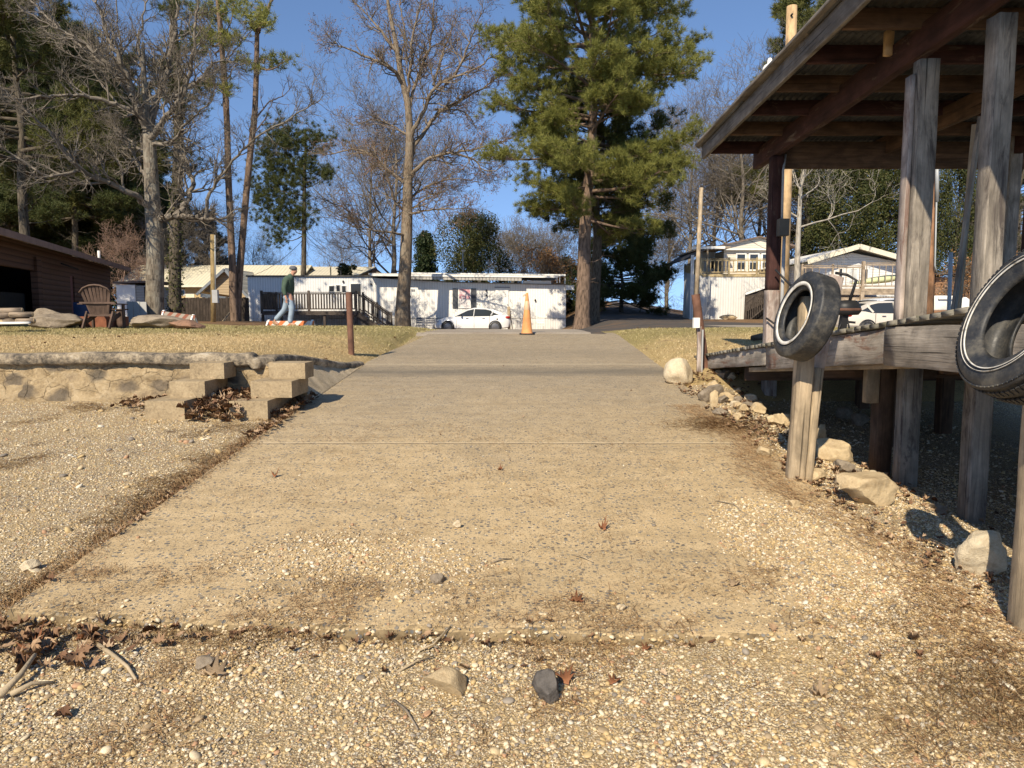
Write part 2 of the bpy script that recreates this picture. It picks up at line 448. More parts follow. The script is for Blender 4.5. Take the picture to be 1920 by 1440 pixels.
joint(6.66, .012, (.13,.10,.06), .8); joint(6.70, .02, (.60,.48,.30), .5); joint(12.0, .03, (.62,.52,.36), .5)
nb = t.bump(fine, .5, .004); t.bump(t.math('ADD', mid, t.math('ADD', ma, mb)), .6, .008, nb)
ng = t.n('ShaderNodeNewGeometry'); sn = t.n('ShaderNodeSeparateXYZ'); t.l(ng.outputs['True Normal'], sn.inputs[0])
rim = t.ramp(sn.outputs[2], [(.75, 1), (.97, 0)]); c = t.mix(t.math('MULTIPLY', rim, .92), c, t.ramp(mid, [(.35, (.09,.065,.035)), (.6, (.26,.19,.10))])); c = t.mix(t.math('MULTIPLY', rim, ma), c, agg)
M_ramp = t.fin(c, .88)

# grass-covered lawn soil
t = NT('lawn_turf'); v = t.coord('Position'); n = t.noise(v, .55, 6, .7); f = t.noise(v, 60, 6, .8); f2 = t.noise(v, 9, 6, .75)
sx = t.n('ShaderNodeSeparateXYZ'); t.l(v, sx.inputs[0])
straw = t.ramp(f, [(.3, (.23,.16,.07)), (.5, (.47,.34,.155)), (.7, (.64,.49,.26))])
grn = t.ramp(f, [(.3, (.09,.09,.03)), (.5, (.21,.185,.06)), (.7, (.36,.30,.12))])
mr = t.n('ShaderNodeMapRange'); mr.inputs[1].default_value = 12.5; mr.inputs[2].default_value = 16; t.l(t.math('ADD', sx.outputs[1], t.math('MULTIPLY', t.math('SUBTRACT', n, .5), 10)), mr.inputs[0])
c = t.mix(t.math('MULTIPLY', mr.outputs[0], .7), straw, grn); c = t.mix(t.ramp(f2, [(.62, 0), (.72, .5)]), c, (.09,.13,.03)); c = t.mix(t.ramp(t.noise(v, 2.4, 7, .75), [(.56, 0), (.66, .75)]), c, (.20,.14,.075))
t.bump(f, .8, .03); M_lawn = t.fin(c, .95)
t = NT('leafy_dirt'); v = t.coord('Position'); n = t.noise(v, .5, 8, .75); f = t.noise(v, 14, 8, .8)
c = t.ramp(t.math('ADD', t.math('MULTIPLY', n, .5), t.math('MULTIPLY', f, .5)), [(.35, (.06,.045,.025)), (.5, (.20,.12,.06)), (.62, (.34,.20,.09)), (.75, (.16,.12,.06))])
t.bump(f, .8, .05); M_dirt = t.fin(c, .95)
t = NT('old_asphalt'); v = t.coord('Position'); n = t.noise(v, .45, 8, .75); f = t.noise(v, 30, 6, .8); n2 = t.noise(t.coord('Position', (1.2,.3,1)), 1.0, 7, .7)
c = t.ramp(f, [(.3, (.05,.044,.038)), (.7, (.115,.10,.085))]); c = t.mix(t.ramp(n, [(.5, 0), (.66, .7)]), c, (.22,.13,.065)); c = t.mix(t.ramp(n2, [(.55, 0), (.7, .5)]), c, (.045,.04,.035))  # dark leaf-strewn asphalt, toned darker still in place of missing tree shade
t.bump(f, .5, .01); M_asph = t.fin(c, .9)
t = NT('lot_concrete'); v = t.coord('Position'); f = t.noise(v, 20, 8, .8); n = t.noise(v, .7, 6)
c = t.ramp(f, [(.3, (.24,.2,.15)), (.7, (.42,.36,.28))]); c = t.mix(t.ramp(n, [(.5, 0), (.7, .6)]), c, (.2,.15,.1)); M_lot = t.fin(c, .9)

# ================================================= terrain in region sheets with shared edges
def axis(bps):
    out = []
    for a, b, s in bps:
        n = max(1, round((b-a)/s)); out += [a+(b-a)*i/n for i in range(n)]
    return out+[bps[-1][1]]
xs = axis([(-420,-60,30),(-60,-20,4),(-20,-8,.8),(-8,-4.4,.24),(-4.4,-1.9,.1),(-1.9,1.9,.3),(1.9,5,.1),(5,9,.4),(9,20,1.2),(20,60,4),(60,420,30)])
ys = axis([(-60,-4,8),(-4,1.5,.5),(1.5,8.4,.1),(8.4,12.4,.08),(12.4,20,.25),(20,50,1),(50,120,3.5),(120,600,40)])
XI, YI = len(xs), len(ys)
V = np.array([(x, y, h(x, y)) for y in ys for x in xs])
def region(x, y):
    if y < (8.8 if x < -2.8 else 8.62): return 'ground'
    if x < -2.3 and y < 24: return 'lawn'
    if x > 2.3 and 9.9 < y < 18.6+0.35*math.sin(x): return 'lawn'
    if y < 17.3 : return 'ground'
    if 5.6 < x < 60 and y < 22 and y>=18: return 'driveway'
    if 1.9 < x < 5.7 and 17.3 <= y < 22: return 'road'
    if y < 39 and x < 1.9 and x > -9: return 'parking_lot'
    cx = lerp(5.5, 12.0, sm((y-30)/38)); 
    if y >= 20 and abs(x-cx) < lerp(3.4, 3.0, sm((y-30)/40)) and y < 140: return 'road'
    return 'terrain'
reg = {}
for j in range(YI-1):
    for i in range(XI-1):
        r = region((xs[i]+xs[i+1])/2, (ys[j]+ys[j+1])/2)
        reg.setdefault(r, []).append((j*XI+i, j*XI+i+1, (j+1)*XI+i+1, (j+1)*XI+i))
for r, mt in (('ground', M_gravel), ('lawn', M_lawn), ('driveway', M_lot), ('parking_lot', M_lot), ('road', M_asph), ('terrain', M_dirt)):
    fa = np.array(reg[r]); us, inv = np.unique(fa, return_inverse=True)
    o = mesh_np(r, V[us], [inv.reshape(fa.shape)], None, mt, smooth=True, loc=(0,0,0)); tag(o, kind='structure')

# ================================================= concrete ramp slab
b = MB(); ny = 190; nx = 150; rows = []
grid = {}
for j in range(ny+1):
    for i in range(nx+1):
        tt = j/ny
        s = i/nx; yf = lerp(0, 17.6, tt); 
        x = lerp(slab_l(max(3.4, yf)), slab_r(max(3.4, yf)), s)
        y = lerp(slab_front(x), 17.9, tt**1.25)
        x = lerp(slab_l(y), slab_r(y), s)
        e = 0
        if j == 0: y += .022*noise.noise(Vector((x*5, 0, 3)))+.022*noise.noise(Vector((x*26, 0, 3)))
        if i in (0, nx): x += .02*noise.noise(Vector((0, y*6, 8)))
        z = ramp_z(y)+.004*noise.noise(Vector((x*1.5, y*1.5, 1)))
        if j == 0: z -= .012
        grid[i, j] = len(b.v); b.v.append((x, y, z))
for j in range(ny):
    for i in range(nx):
        q = (grid[i,j], grid[i+1,j], grid[i+1,j+1], grid[i,j+1]); b.f.append(q); b.uv.append([(b.v[k][0], b.v[k][1]) for k in q])
def skirt(seq, out):
    prev = None
    for k in seq:
        x, y, z = b.v[k]; o1 = .014*noise.noise(Vector((x*14, y*14, 5)))
        lo = []
        for dz, dd in ((-.03, .012), (-.07, .004), (-.16, -.01)):
            lo.append(len(b.v)); b.v.append((x+out[0]*(dd+o1), y+out[1]*(dd+o1)+.012*noise.noise(Vector((x*25, dz*30, y*25)))*abs(out[1]), z+dz))
        cur = [k]+lo
        if prev:
            for m in range(3):
                q = (prev[m], prev[m+1], cur[m+1], cur[m]); b.f.append(q); b.uv.append([(0,0)]*4)
        prev = cur
skirt([grid[i,0] for i in range(nx+1)], (0,-1))
skirt([grid[0,j] for j in range(ny, -1, -1)], (-1,0))
skirt([grid[nx,j] for j in range(ny+1)], (1,0))
ramp = b.build('ramp', M_ramp, smooth=False, loc=(0,0,0)); tag(ramp, kind='structure')
for p in ramp.data.polygons: p.use_smooth = True
ramp.data.set_sharp_from_angle(angle=R(50))

# ================================================= stuff: pebbles, straw, leaves, grass
def ico(sub):
    import bmesh
    bm = bmesh.new(); bmesh.ops.create_icosphere(bm, subdivisions=sub, radius=1)
    Vv = np.array([v.co[:] for v in bm.verts]); Ff = np.array([[v.index for v in f.verts] for f in bm.faces]); bm.free(); return Vv, Ff
I1, I2, I3 = ico(1), ico(2), ico(3)
def noise_d(x, y, s, o=0): return noise.noise(Vector((x*s+o, y*s, o)))
def scatter(n, x0, x1, y0, y1, dens):
    out = []
    while len(out) < n:
        x = rnd.uniform(x0, x1); y = rnd.uniform(y0, y1)
        if abs(x)/max(y, .1) > .80: continue
        if rnd.random() < dens(x, y): out.append((x, y))
    return out
PEB = []; PF = []; pn = 0
def pebbles(pts, smin, smax, sub, power=2.2, lift=0.25):
    global pn
    Vv, Ff = (I1, I2, I3)[sub-1]
    n = len(pts)
    P = np.array([(x, y, top(x, y)) for x, y in pts])
    s = smin+(smax-smin)*rng.random(n)**power
    sc_ = s[:, None]*np.stack([rng.uniform(.75, 1.25, n), rng.uniform(.7, 1.1, n), rng.uniform(.38, .75, n)], 1)*.5
    a = rng.uniform(0, 6.28, n); ca, sa = np.cos(a), np.sin(a)
    W = Vv[None]*(1+(.20 if sub == 1 else .11)*rng.standard_normal((n, len(Vv), 1)).clip(-1.3, 1.3)) if sub < 3 else Vv[None]*np.ones((n,1,1))
    W = W*sc_[:, None, :]
    tl = rng.normal(0, .25, n)[:, None]
    X = W[..., 0]*ca[:, None]-W[..., 1]*sa[:, None]; Yv = W[..., 0]*sa[:, None]+W[..., 1]*ca[:, None]; Z = W[..., 2]+X*tl
    P[:, 2] += s*lift*.5
    Q = np.stack([X, Yv, Z], -1)+P[:, None, :]
    PEB.append(Q.reshape(-1, 3)); PF.append((Ff[None]+(np.arange(n)*len(Vv))[:, None, None]+pn).reshape(-1, 3)); pn += n*len(Vv)
def onslab(x, y): return slab_l(y) < x < slab_r(y) and y > slab_front(x)-.01
sp = lambda x, y: .5+.5*noise_d(x, y, 2.2, 3)+.35*noise_d(x, y, 7, 5)
def d_front(x, y):
    if onslab(x, y): return 0
    return max(.12, min(1, sp(x, y)+.25))
pebbles(scatter(12500, -2.6, 2.9, 1.75, 3.6, d_front), .007, .025, 2, 2.1)
pebbles(scatter(36000, -2.6, 2.9, 1.7, 3.6, d_front), .004, .013, 1)
pebbles(scatter(300, -2.6, 2.9, 1.8, 3.5, d_front), .02, .046, 3, 3)
pebbles(scatter(5200, .9, 2.7, 2.9, 3.7, lambda x, y: sm((x-1.0)/.8)*max(.1, sp(x, y))), .006, .02, 1)
def d_slab(x, y):
    if not onslab(x, y): return 0
    # two drifts of loose gravel on the slab plus the right edge mound
    a = math.exp(-((x+1.0)/.55)**2-((y-4.05)/.42)**2)*1.1+math.exp(-((x+.42)/.3)**2-((y-3.85)/.28)**2)
    e = sm((x-1.15+.35*noise_d(x, y, 1.3, 2)-.25*(y-4.2)**2*.5)/.35)*sm((5.4-y)/.6)*1.2
    f = sm((3.85-y+.25*noise_d(x, y, 1.2, 4))/.5)*.28
    k = a+e+f-.22+.4*noise_d(x, y, 5, 9)
    return max(.006, min(1, k))
pebbles(scatter(17000, -2.5, 2.4, 3.1, 6.2, d_slab), .005, .017, 1)
pebbles(scatter(2600, -2.5, 2.4, 3.1, 6.4, d_slab), .012, .03, 2, 2.5)
def d_right(x, y):
    if onslab(x, y) or x < 1.7: return 0
    return max(.1, min(1, sp(x, y)+.1))*(1 if x < 3.2 else .5)
pebbles(scatter(17000, 1.6, 4.2, 3.2, 7.0, d_right), .007, .024, 1)
pebbles(scatter(5000, 1.8, 5.6, 5.5, 10.0, d_right), .012, .04, 1)
def d_left(x, y):
    if x > slab_l(y)-.02: return 0
    return max(.12, min(1, sp(x, y)+.1))
pebbles(scatter(34000, -6.4, -2.4, 3.2, 8.5, d_left), .006, .02, 1)
pebbles(scatter(160, -6.4, -2.4, 3.4, 8.5, d_left), .03, .07, 2, 3)
_top = top
def top(x, y, _f=_top):
    return _f(x, slab_front(x)+.05)-.012-.05*rnd.random()**.8
pebbles([(x_, slab_front(x_)-.004+rnd.uniform(-.004, .012)) for x_ in [rnd.uniform(-2.4, 1.7) for _ in range(900)]], .008, .032, 2, 2)
top = _top
t = NT('pebble_stone'); c = t.ramp(t.island(), PAL, 'CONSTANT'); v = t.coord('Position'); f = t.noise(v, 160, 5, .7)
c = t.mix(t.ramp(f, [(.4, 0), (.65, .45)]), c, (.36,.26,.14)); t.bump(f, .3, .002); M_peb = t.fin(c, .7, 0, .35)
o = mesh_np('gravel', np.concatenate(PEB), [np.concatenate(PF)], None, M_peb, smooth=True, loc=(0,0,0))
tag(o, 'loose pale tan and grey pebbles strewn around and on the concrete ramp', 'gravel', kind='stuff')

def ribbons(P, L, W, yaw, curl, lift):
    """thin 3-quad curved strips lying on the ground"""
    n = len(P); k = 4; out = np.zeros((n, k, 2, 3))
    for j in range(k):
        tt = j/(k-1)-.5; a = yaw+curl*tt
        x = P[:, 0]+np.cos(a)*L*tt; y = P[:, 1]+np.sin(a)*L*tt
        z = P[:, 2]+lift*(1+.8*np.sin(tt*5+yaw*3))
        nx, ny = -np.sin(a)*W*.5, np.cos(a)*W*.5
        out[:, j, 0] = np.stack([x+nx, y+ny, z], 1); out[:, j, 1] = np.stack([x-nx, y-ny, z+W*.5], 1)
    b0 = (np.arange(n)*k*2)[:, None, None]
    f = np.array([[2*j, 2*j+1, 2*j+3, 2*j+2] for j in range(k-1)])[None]+b0
    return out.reshape(-1, 3), f.reshape(-1, 4)
def straw(pts, lmin, lmax, wd, amain=None):
    P = np.array([(x, y, top(x, y)) for x, y in pts]); n = len(P)
    yaw = rng.uniform(0, 6.28, n) if amain is None else amain+rng.normal(0, .6, n)
    return ribbons(P, rng.uniform(lmin, lmax, n), np.full(n, wd)*rng.uniform(.7, 1.3, n), yaw, rng.normal(0, .9, n), rng.uniform(.003, .022, n))
def clump(f, s, th, o): return lambda x, y: f(x, y)*max(0.015, min(1, (noise_d(x, y, s, o)+.4*noise_d(x, y, s*3, o+2)-th)*4))
def f_fr(x, y): return 1.0
S = []
S.append(straw(scatter(4200, -2.6, 2.8, 2.0, 3.9, clump(f_fr, 1.7, .12, 21)), .04, .13, .0018))
S.append(straw(scatter(2600, 1.0, 2.6, 2.4, 3.5, lambda x, y: math.exp(-((x-1.95)/.45)**2-((y-2.75)/.3)**2)), .06, .17, .002, -.5))
S.append(straw(scatter(2800, 1.4, 3.2, 3.0, 8.5, lambda x, y: math.exp(-((x-(2.15+.12*math.sin(y*2)))/.16)**2)), .06, .17, .002, 2.0))
S.append(straw(scatter(1500, 1.5, 2.6, 6.8, 8.2, lambda x, y: math.exp(-((x-2.25)/.4)**2-((y-7.4)/.3)**2)), .06, .17, .003, .2))
S.append(straw(scatter(4500, -2.95, -2.3, 3.2, 8.4, lambda x, y: math.exp(-((x+2.56)/.1)**2)), .05, .15, .0022, 1.6))
S.append(straw(scatter(2600, -6, -2.5, 3.4, 8.4, clump(f_fr, 1.3, .22, 33)), .05, .15, .0026, .6))
S.append(straw(scatter(1700, -2.5, 2.6, 3.15, 3.4, lambda x, y: 1 if y < slab_front(x)+.01 else .05), .04, .12, .0018, 0))
S.append(straw(scatter(3500, -2.7, 2.9, 1.9, 7.5, clump(f_fr, 2.4, .0, 55)), .03, .1, .0017))
S.append(straw(scatter(1500, -2.5, 2.2, 3.2, 4.4, clump(lambda x, y: sm((4.2-y)/.9), 2.6, .05, 44)), .05, .16, .0018, .15))
vv = []; ff = []; n0 = 0
for a_, f_ in S: vv.append(a_); ff.append(f_+n0); n0 += len(a_)
t = NT('straw_brown'); c = t.ramp(t.island(), [(0, (.13,.07,.03)), (.4, (.24,.14,.065)), (.75, (.36,.23,.11)), (1, (.46,.33,.18))]); M_straw = t.fin(c, .75)
o = mesh_np('pine_straw', np.concatenate(vv), [np.concatenate(ff)], None, M_straw, loc=(0,0,0))
tag(o, 'drifts of brown fallen pine needles along the ramp edges', 'pine straw', kind='stuff')

LEAF = np.array([(0,-.5),(.12,-.25),(.34,-.3),(.22,-.05),(.46,.1),(.2,.16),(.25,.36),(.06,.3),(0,.52),(-.07,.3),(-.26,.34),(-.2,.14),(-.44,.08),(-.22,-.06),(-.33,-.3),(-.11,-.25)])
def leaf_verts(p, s, yaw, tiltx, tilty, curl):
    tiltx *= .7; tilty *= .7
    L = LEAF*s; z = curl*(np.abs(LEAF[:, 0])**1.5*2.2+LEAF[:, 1]**2*.8)*s
    c, sn = math.cos(yaw), math.sin(yaw)
    x = L[:, 0]*c-L[:, 1]*sn; y = L[:, 0]*sn+L[:, 1]*c
    z = z+x*tiltx+y*tilty
    z = z-z.min()
    V_ = np.stack([x, y, z], 1); ctr = np.array([[0, 0, -min(0, 0)+z.mean()*.2]])
    return np.concatenate([V_, ctr])+np.array(p)
LF = np.array([(i, (i+1) % 16, 16) for i in range(16)])
def litter(pts, smin, smax, stack=0.0):
    vv = []; ff = []; n0 = 0
    for x, y in pts:
        z = top(x, y)+.004+rnd.random()*stack
        vv.append(leaf_verts((x, y, z), rnd.uniform(smin, smax), rnd.uniform(0, 6.28), rnd.uniform(-.6, .6), rnd.uniform(-.6, .6), rnd.uniform(-1.2, 1.4))); ff.append(LF+n0); n0 += 17
    return np.concatenate(vv), np.concatenate(ff)
t = NT('dead_leaf'); c = t.ramp(t.island(), [(0, (.11,.055,.03)), (.3, (.20,.11,.06)), (.6, (.32,.20,.11)), (1, (.52,.38,.24))]); v = t.coord('Position'); c = t.mix(t.ramp(t.noise(v, 70, 5), [(.45, 0), (.7, .5)]), c, (.12,.06,.03)); M_dleaf = t.fin(c, .7)
LV = []
LV.append((litter(scatter(360, -3.55, -2.85, 7.55, 8.6, lambda x, y: 1), .07, .13, .16)))
LV.append((litter(scatter(130, -2.62, -2.4, 6.9, 8.9, lambda x, y: 1), .05, .1, .07)))
LV.append((litter(scatter(90, -4.6, -3.9, 8.1, 8.55, lambda x, y: 1), .05, .1, .06)))
LV.append((litter(scatter(900, 2.2, 5.0, 5.3, 10.5, lambda x, y: math.exp(-((x-2.7)/.6)**2)*max(.05, min(1, .5+2*noise_d(x, y, 1.5, 3)))), .03, .065, .04)))
LV.append((litter(scatter(150, 1.7, 3.0, 3.0, 5.5, lambda x, y: math.exp(-((x-(2.4))/.13)**2)), .02, .06, .03)))
LV.append((litter(scatter(60, -2.6, -1.3, 2.5, 3.35, lambda x, y: math.exp(-((x+2.1)/.4)**2-((y-3.1)/.2)**2)), .05, .11, .03)))
LV.append((litter(scatter(26, -1.5, 2.3, 2.9, 3.3, lambda x, y: 1), .03, .06, .01)))
LV.append((litter(scatter(90, -9, 9, 9, 19, lambda x, y: 0 if slab_l(y)-.1 < x < slab_r(y)+.1 else .4), .04, .07, .015)))
LV.append((litter(scatter(12, -1.8, 2, 5, 16, lambda x, y: .4), .02, .04, .0)))
LV.append((litter(scatter(60, -2.5, 2.4, 3.15, 3.4, lambda x, y: 1 if y < slab_front(x) else 0), .025, .06, .02)))
LV.append((litter([(-2.45-.1*rnd.random(), rnd.uniform(3.6, 8)) for _ in range(90)], .03, .07, .02)))
vv = []; ff = []; n0 = 0
for a_, f_ in LV: vv.append(a_); ff.append(f_+n0); n0 += len(a_)
o = mesh_np('fallen_leaves', np.concatenate(vv), [np.concatenate(ff)], None, M_dleaf, loc=(0,0,0))
tag(o, 'dry brown fallen leaves drifted between the block steps and under the dock', 'leaf litter', kind='stuff')

def blades(pts, hmin, hmax, wd):
    n = len(pts); P = np.array([(x, y, top(x, y)-.005) for x, y in pts])
    H = rng.uniform(hmin, hmax, n); a = rng.uniform(0, 6.28, n); w_ = wd*rng.uniform(.6, 1.3, n)
    lx, ly = rng.normal(0, .7, n)*H, rng.normal(0, .7, n)*H
    A = P+np.stack([np.cos(a)*w_, np.sin(a)*w_, 0*H], 1); B = P-np.stack([np.cos(a)*w_, np.sin(a)*w_, 0*H], 1); C = P+np.stack([lx, ly, H], 1)
    return np.stack([A, B, C], 1).reshape(-1, 3), np.arange(3*n).reshape(n, 3)
def bare_(x, y): return .15 if noise_d(x, y, 1.9, 17)+.5*noise_d(x, y, 6, 3) > .30 else 1
def d_lawnL(x, y): return bare_(x, y) if x < slab_l(y)-.03+.16*noise_d(x, y, 3, 2) and (y > 8.95 or x > -2.6) else 0
def d_lawnR(x, y): return bare_(x, y) if x > slab_r(y)+.02+.16*noise_d(x, y, 3, 2) and y > 10.6+.3*noise_d(x, y, 1, 2) else 0
G = [blades(scatter(52000, -9.5, -2.3, 8.95, 14, d_lawnL), .012, .035, .004), blades(scatter(30000, -16, -2.0, 13, 21, d_lawnL), .015, .045, .007),
     blades(scatter(24000, 2.4, 8, 10.4, 18, d_lawnR), .012, .042, .006)]
vv = []; ff = []; n0 = 0
for a_, f_ in G: vv.append(a_); ff.append(f_+n0); n0 += len(a_)
t = NT('grass_blade'); v = t.coord('Position'); n = t.noise(v, .55, 6, .7); f2 = t.noise(v, 9, 6, .75); i = t.island()
sx = t.n('ShaderNodeSeparateXYZ'); t.l(v, sx.inputs[0])
s_ = t.ramp(i, [(0, (.30,.21,.10)), (.5, (.54,.40,.20)), (1, (.74,.60,.36))]); g_ = t.ramp(i, [(0, (.13,.15,.045)), (.5, (.26,.24,.085)), (1, (.52,.42,.22))])
mr = t.n('ShaderNodeMapRange'); mr.inputs[1].default_value = 12.5; mr.inputs[2].default_value = 16; t.l(t.math('ADD', sx.outputs[1], t.math('MULTIPLY', t.math('SUBTRACT', n, .5), 10)), mr.inputs[0])
c = t.mix(t.math('MULTIPLY', mr.outputs[0], .75), s_, g_); c = t.mix(t.ramp(f2, [(.62, 0), (.72, .5)]), c, (.10,.16,.04)); M_grass = t.fin(c, .8)
o = mesh_np('grass', np.concatenate(vv), [np.concatenate(ff)], None, M_grass, loc=(0,0,0))
tag(o, 'short winter grass, straw yellow and green, on the lawns beside the ramp', 'grass', kind='stuff')
# ================================================= materials for the near things
M_wbarge = m_wood('dark_grey_barge_wood', (.20,.175,.145), .34, 1.4, None, bump=.8, grain=18)
M_wgrey = m_wood('weathered_grey_wood', (.31,.27,.22), .34, 1.35, (.10,.085,.075), .18, bump=.9, grain=24)
M_wtan = m_wood('weathered_tan_wood', (.40,.31,.20), .36, 1.4, None, bump=.8, grain=20)
M_wfascia = m_wood('peeling_fascia', (.36,.315,.26), .38, 1.35, (.22,.13,.09), .22, bump=.9, grain=15)
M_wred = m_wood('barn_red_beam', (.060,.026,.021), .5, 1.4, (.15,.11,.08), .12, bump=.6, grain=16)
M_wjoist = m_wood('brown_joist', (.115,.068,.040), .4, 1.5, None, bump=.5, grain=16)
M_wpink = m_wood('peeling_pink_post', (.44,.365,.31), .5, 1.3, (.19,.125,.10), .35, bump=.6, grain=9)
M_wnew = m_wood('new_yellow_pine', (.56,.38,.20), .72, 1.2, None, bump=.4, grain=9)
M_wbrown = m_wood('reddish_pole_wood', (.34,.185,.10), .6, 1.3, None, bump=.4, grain=14)
M_wdeck = m_wood('mossy_deck_board', (.27,.245,.195), .4, 1.4, (.13,.12,.08), .35, bump=.7, grain=14)
M_conc = m_plain('rough_concrete', (.46,.37,.24), .9, .35, 3, .5)
M_rust = m_plain('rusty_pipe', (.17,.085,.055), .75, .5, 6, .3)
M_galv = m_plain('galvanised_steel', (.36,.37,.36), .5, .15, 6, .1, .15)
M_whitep = m_plain('white_paint', (.78,.76,.70), .6, .08, 4, .05)
M_greyp = m_plain('grey_plastic', (.38,.38,.37), .5, .12, 5, .05)
M_black = m_plain('black_plastic', (.022,.022,.023), .45, .3, 6, .05)
M_redp = m_plain('dark_red_paint', (.22,.02,.02), .35, .2, 4, .05)
t = NT('corrugated_sheet'); v = t.coord('Object'); f = t.noise(v, 2.5, 7, .7); c = t.ramp(f, [(.35, (.045,.045,.045)), (.55, (.11,.11,.105)), (.72, (.15,.11,.075))]); M_corr = t.fin(c, .6, .3)
t = NT('tyre_rubber'); v = t.coord('Object'); f = t.noise(v, 9, 8, .7); c = t.ramp(f, [(.35, (.016,.017,.019)), (.52, (.034,.035,.036)), (.68, (.11,.10,.08))]); c = t.mix(t.ramp(t.noise(v, 30, 8, .8), [(.5, 0), (.7, .5)]), c, (.13,.115,.09)); t.bump(t.noise(v, 60, 4), .15, .004); M_rub = t.fin(c, t.ramp(f, [(.4, .42), (.7, .75)]), 0, .4)
t = NT('whitewall_rubber'); v = t.coord('Object'); f = t.noise(v, 14, 6, .7); c = t.ramp(f, [(.33, (.22,.20,.16)), (.42, (.55,.52,.45)), (.55, (.70,.67,.60))]); M_ww = t.fin(c, .6)
def stone(name, c, dark, crack=True, s=1):
    t = NT(name); v = t.coord('Object'); n = t.noise(v, 3*s, 9, .7); n2 = t.noise(v, 22*s, 8, .75)
    c1 = t.ramp(t.math('ADD', t.math('MULTIPLY', n, .6), t.math('MULTIPLY', n2, .4)), [(.36, dark), (.5, c), (.68, sc3(c, 1.3))])
    t.bump(t.math('ADD', n, t.math('MULTIPLY', n2, .6)), .8, .03)
    return t.fin(c1, .9)
M_rtan = stone('tan_sandstone', (.52,.40,.235), (.33,.23,.12)); M_rgrey = stone('grey_sandstone', (.27,.22,.16), (.13,.10,.07)); M_rdk = stone('dark_slate', (.13,.115,.10), (.05,.045,.04))
M_rpale = stone('pale_conglomerate', (.60,.50,.34), (.40,.30,.18), s=2)

# ================================================= retaining wall
path = [Vector((-15, 8.66, 0)), Vector((-8, 8.6, 0)), Vector((-3.05, 8.58, 0)), Vector((-2.93, 8.78, 0)), Vector((-2.84, 9.4, 0)), Vector((-2.49, 11.95, 0))]
def resample(path, st):
    out = [path[0]]
    for a, b in zip(path, path[1:]):
        n = max(1, int((b-a).length/st))
        out += [a.lerp(b, i/n) for i in range(1, n+1)]
    return out
P_ = resample(path, .045)
def walltop(p):
    if p.y < 8.8: return 1.205+.022*noise.noise(Vector((p.x*1.1, 0, 4)))+.008*noise.noise(Vector((p.x*4, 0, 4)))-(.05 if p.x > -3.1 else 0)
    return lerp(1.17, .885, sm((p.y-8.8)/3.1))
def sweep(P_, secf, name, mat, parent=None, **k):
    b = MB(); prev = None; d = 0
    for i, p in enumerate(P_):
        t_ = (P_[min(i+1, len(P_)-1)]-P_[max(0, i-1)]).normalized(); nrm = Vector((t_.y, -t_.x, 0))
        if i: d += (p-P_[i-1]).length
        cur = []
        for (o_, z) in secf(p, d, nrm):
            q = p+nrm*o_; cur.append(len(b.v)); b.v.append((q.x, q.y, z))
        if prev:
            for j in range(len(cur)-1):
                b.f.append((prev[j], cur[j], cur[j+1], prev[j+1])); b.uv.append([(d-.045, j*.05), (d, j*.05), (d, j*.05+.05), (d-.045, j*.05+.05)])
        prev = cur
    o = b.build(name, mat, parent, **k)
    for p in o.data.polygons: p.use_smooth = True
    return o
def fac(p, d, nrm):
    out = []; zt = walltop(p)-.05; zb = h(p.x+nrm.x*.1, p.y+nrm.y*.1)-.12
    for j in range(15):
        z = lerp(zb, zt, j/14); q = p+nrm*0
        vv_ = noise.cell(Vector((d*2.6, z*4.5, 1)))*.018+.018*noise.noise(Vector((d*3, z*5, 2)))+.016*noise.noise(Vector((d*9, z*12, 5)))
        crk = abs(noise.noise(Vector((d*4.2+1.5*noise.noise(Vector((d*2, z*3, 3))), z*6.5, 11))))
        out.append((vv_-(.03*max(0, 1-crk*16))-(.02 if j == 14 else 0)-.06*(j/14), z))
    return out
t = NT('stone_and_mortar'); v = t.coord('Position')
vn = t.n('ShaderNodeVectorMath'); vn.operation = 'ADD'; w1 = t.n('ShaderNodeTexNoise'); w1.inputs['Scale'].default_value = 5; t.l(v, w1.inputs['Vector'])
s_ = t.n('ShaderNodeVectorMath'); s_.operation = 'SCALE'; s_.inputs['Scale'].default_value = .18; t.l(w1.outputs['Color'], s_.inputs[0]); t.l(v, vn.inputs[0]); t.l(s_.outputs[0], vn.inputs[1])
mp = t.n('ShaderNodeMapping'); mp.inputs['Scale'].default_value = (1, 1, 1.6); t.l(vn.outputs[0], mp.inputs[0])
vo = t.voro(mp.outputs[0], 3.6); se = t.n('ShaderNodeSeparateColor'); t.l(vo.outputs['Color'], se.inputs[0])
n = t.noise(v, 5, 9, .72); n2 = t.noise(v, 26, 8, .75)
mort = t.ramp(t.math('ADD', t.math('MULTIPLY', n, .55), t.math('MULTIPLY', n2, .45)), [(.37, (.22,.16,.09)), (.5, (.42,.315,.18)), (.66, (.55,.44,.28))])
stn = t.ramp(t.math('ADD', t.math('MULTIPLY', se.outputs[1], .5), t.math('MULTIPLY', n2, .5)), [(.3, (.085,.075,.06)), (.55, (.17,.135,.095)), (.75, (.26,.19,.12))])
c = t.mix(t.math('MULTIPLY', t.math('LESS_THAN', se.outputs[0], .68), t.ramp(vo.outputs['Distance'], [(.36, .9), (.62, 0)])), mort, stn)
ve = t.voro(mp.outputs[0], 3.3, 'DISTANCE_TO_EDGE'); ck = t.ramp(t.math('ADD', ve.outputs['Distance'], t.math('MULTIPLY', t.math('SUBTRACT', n, .42), .09)), [(.006, 1), (.018, 0)])
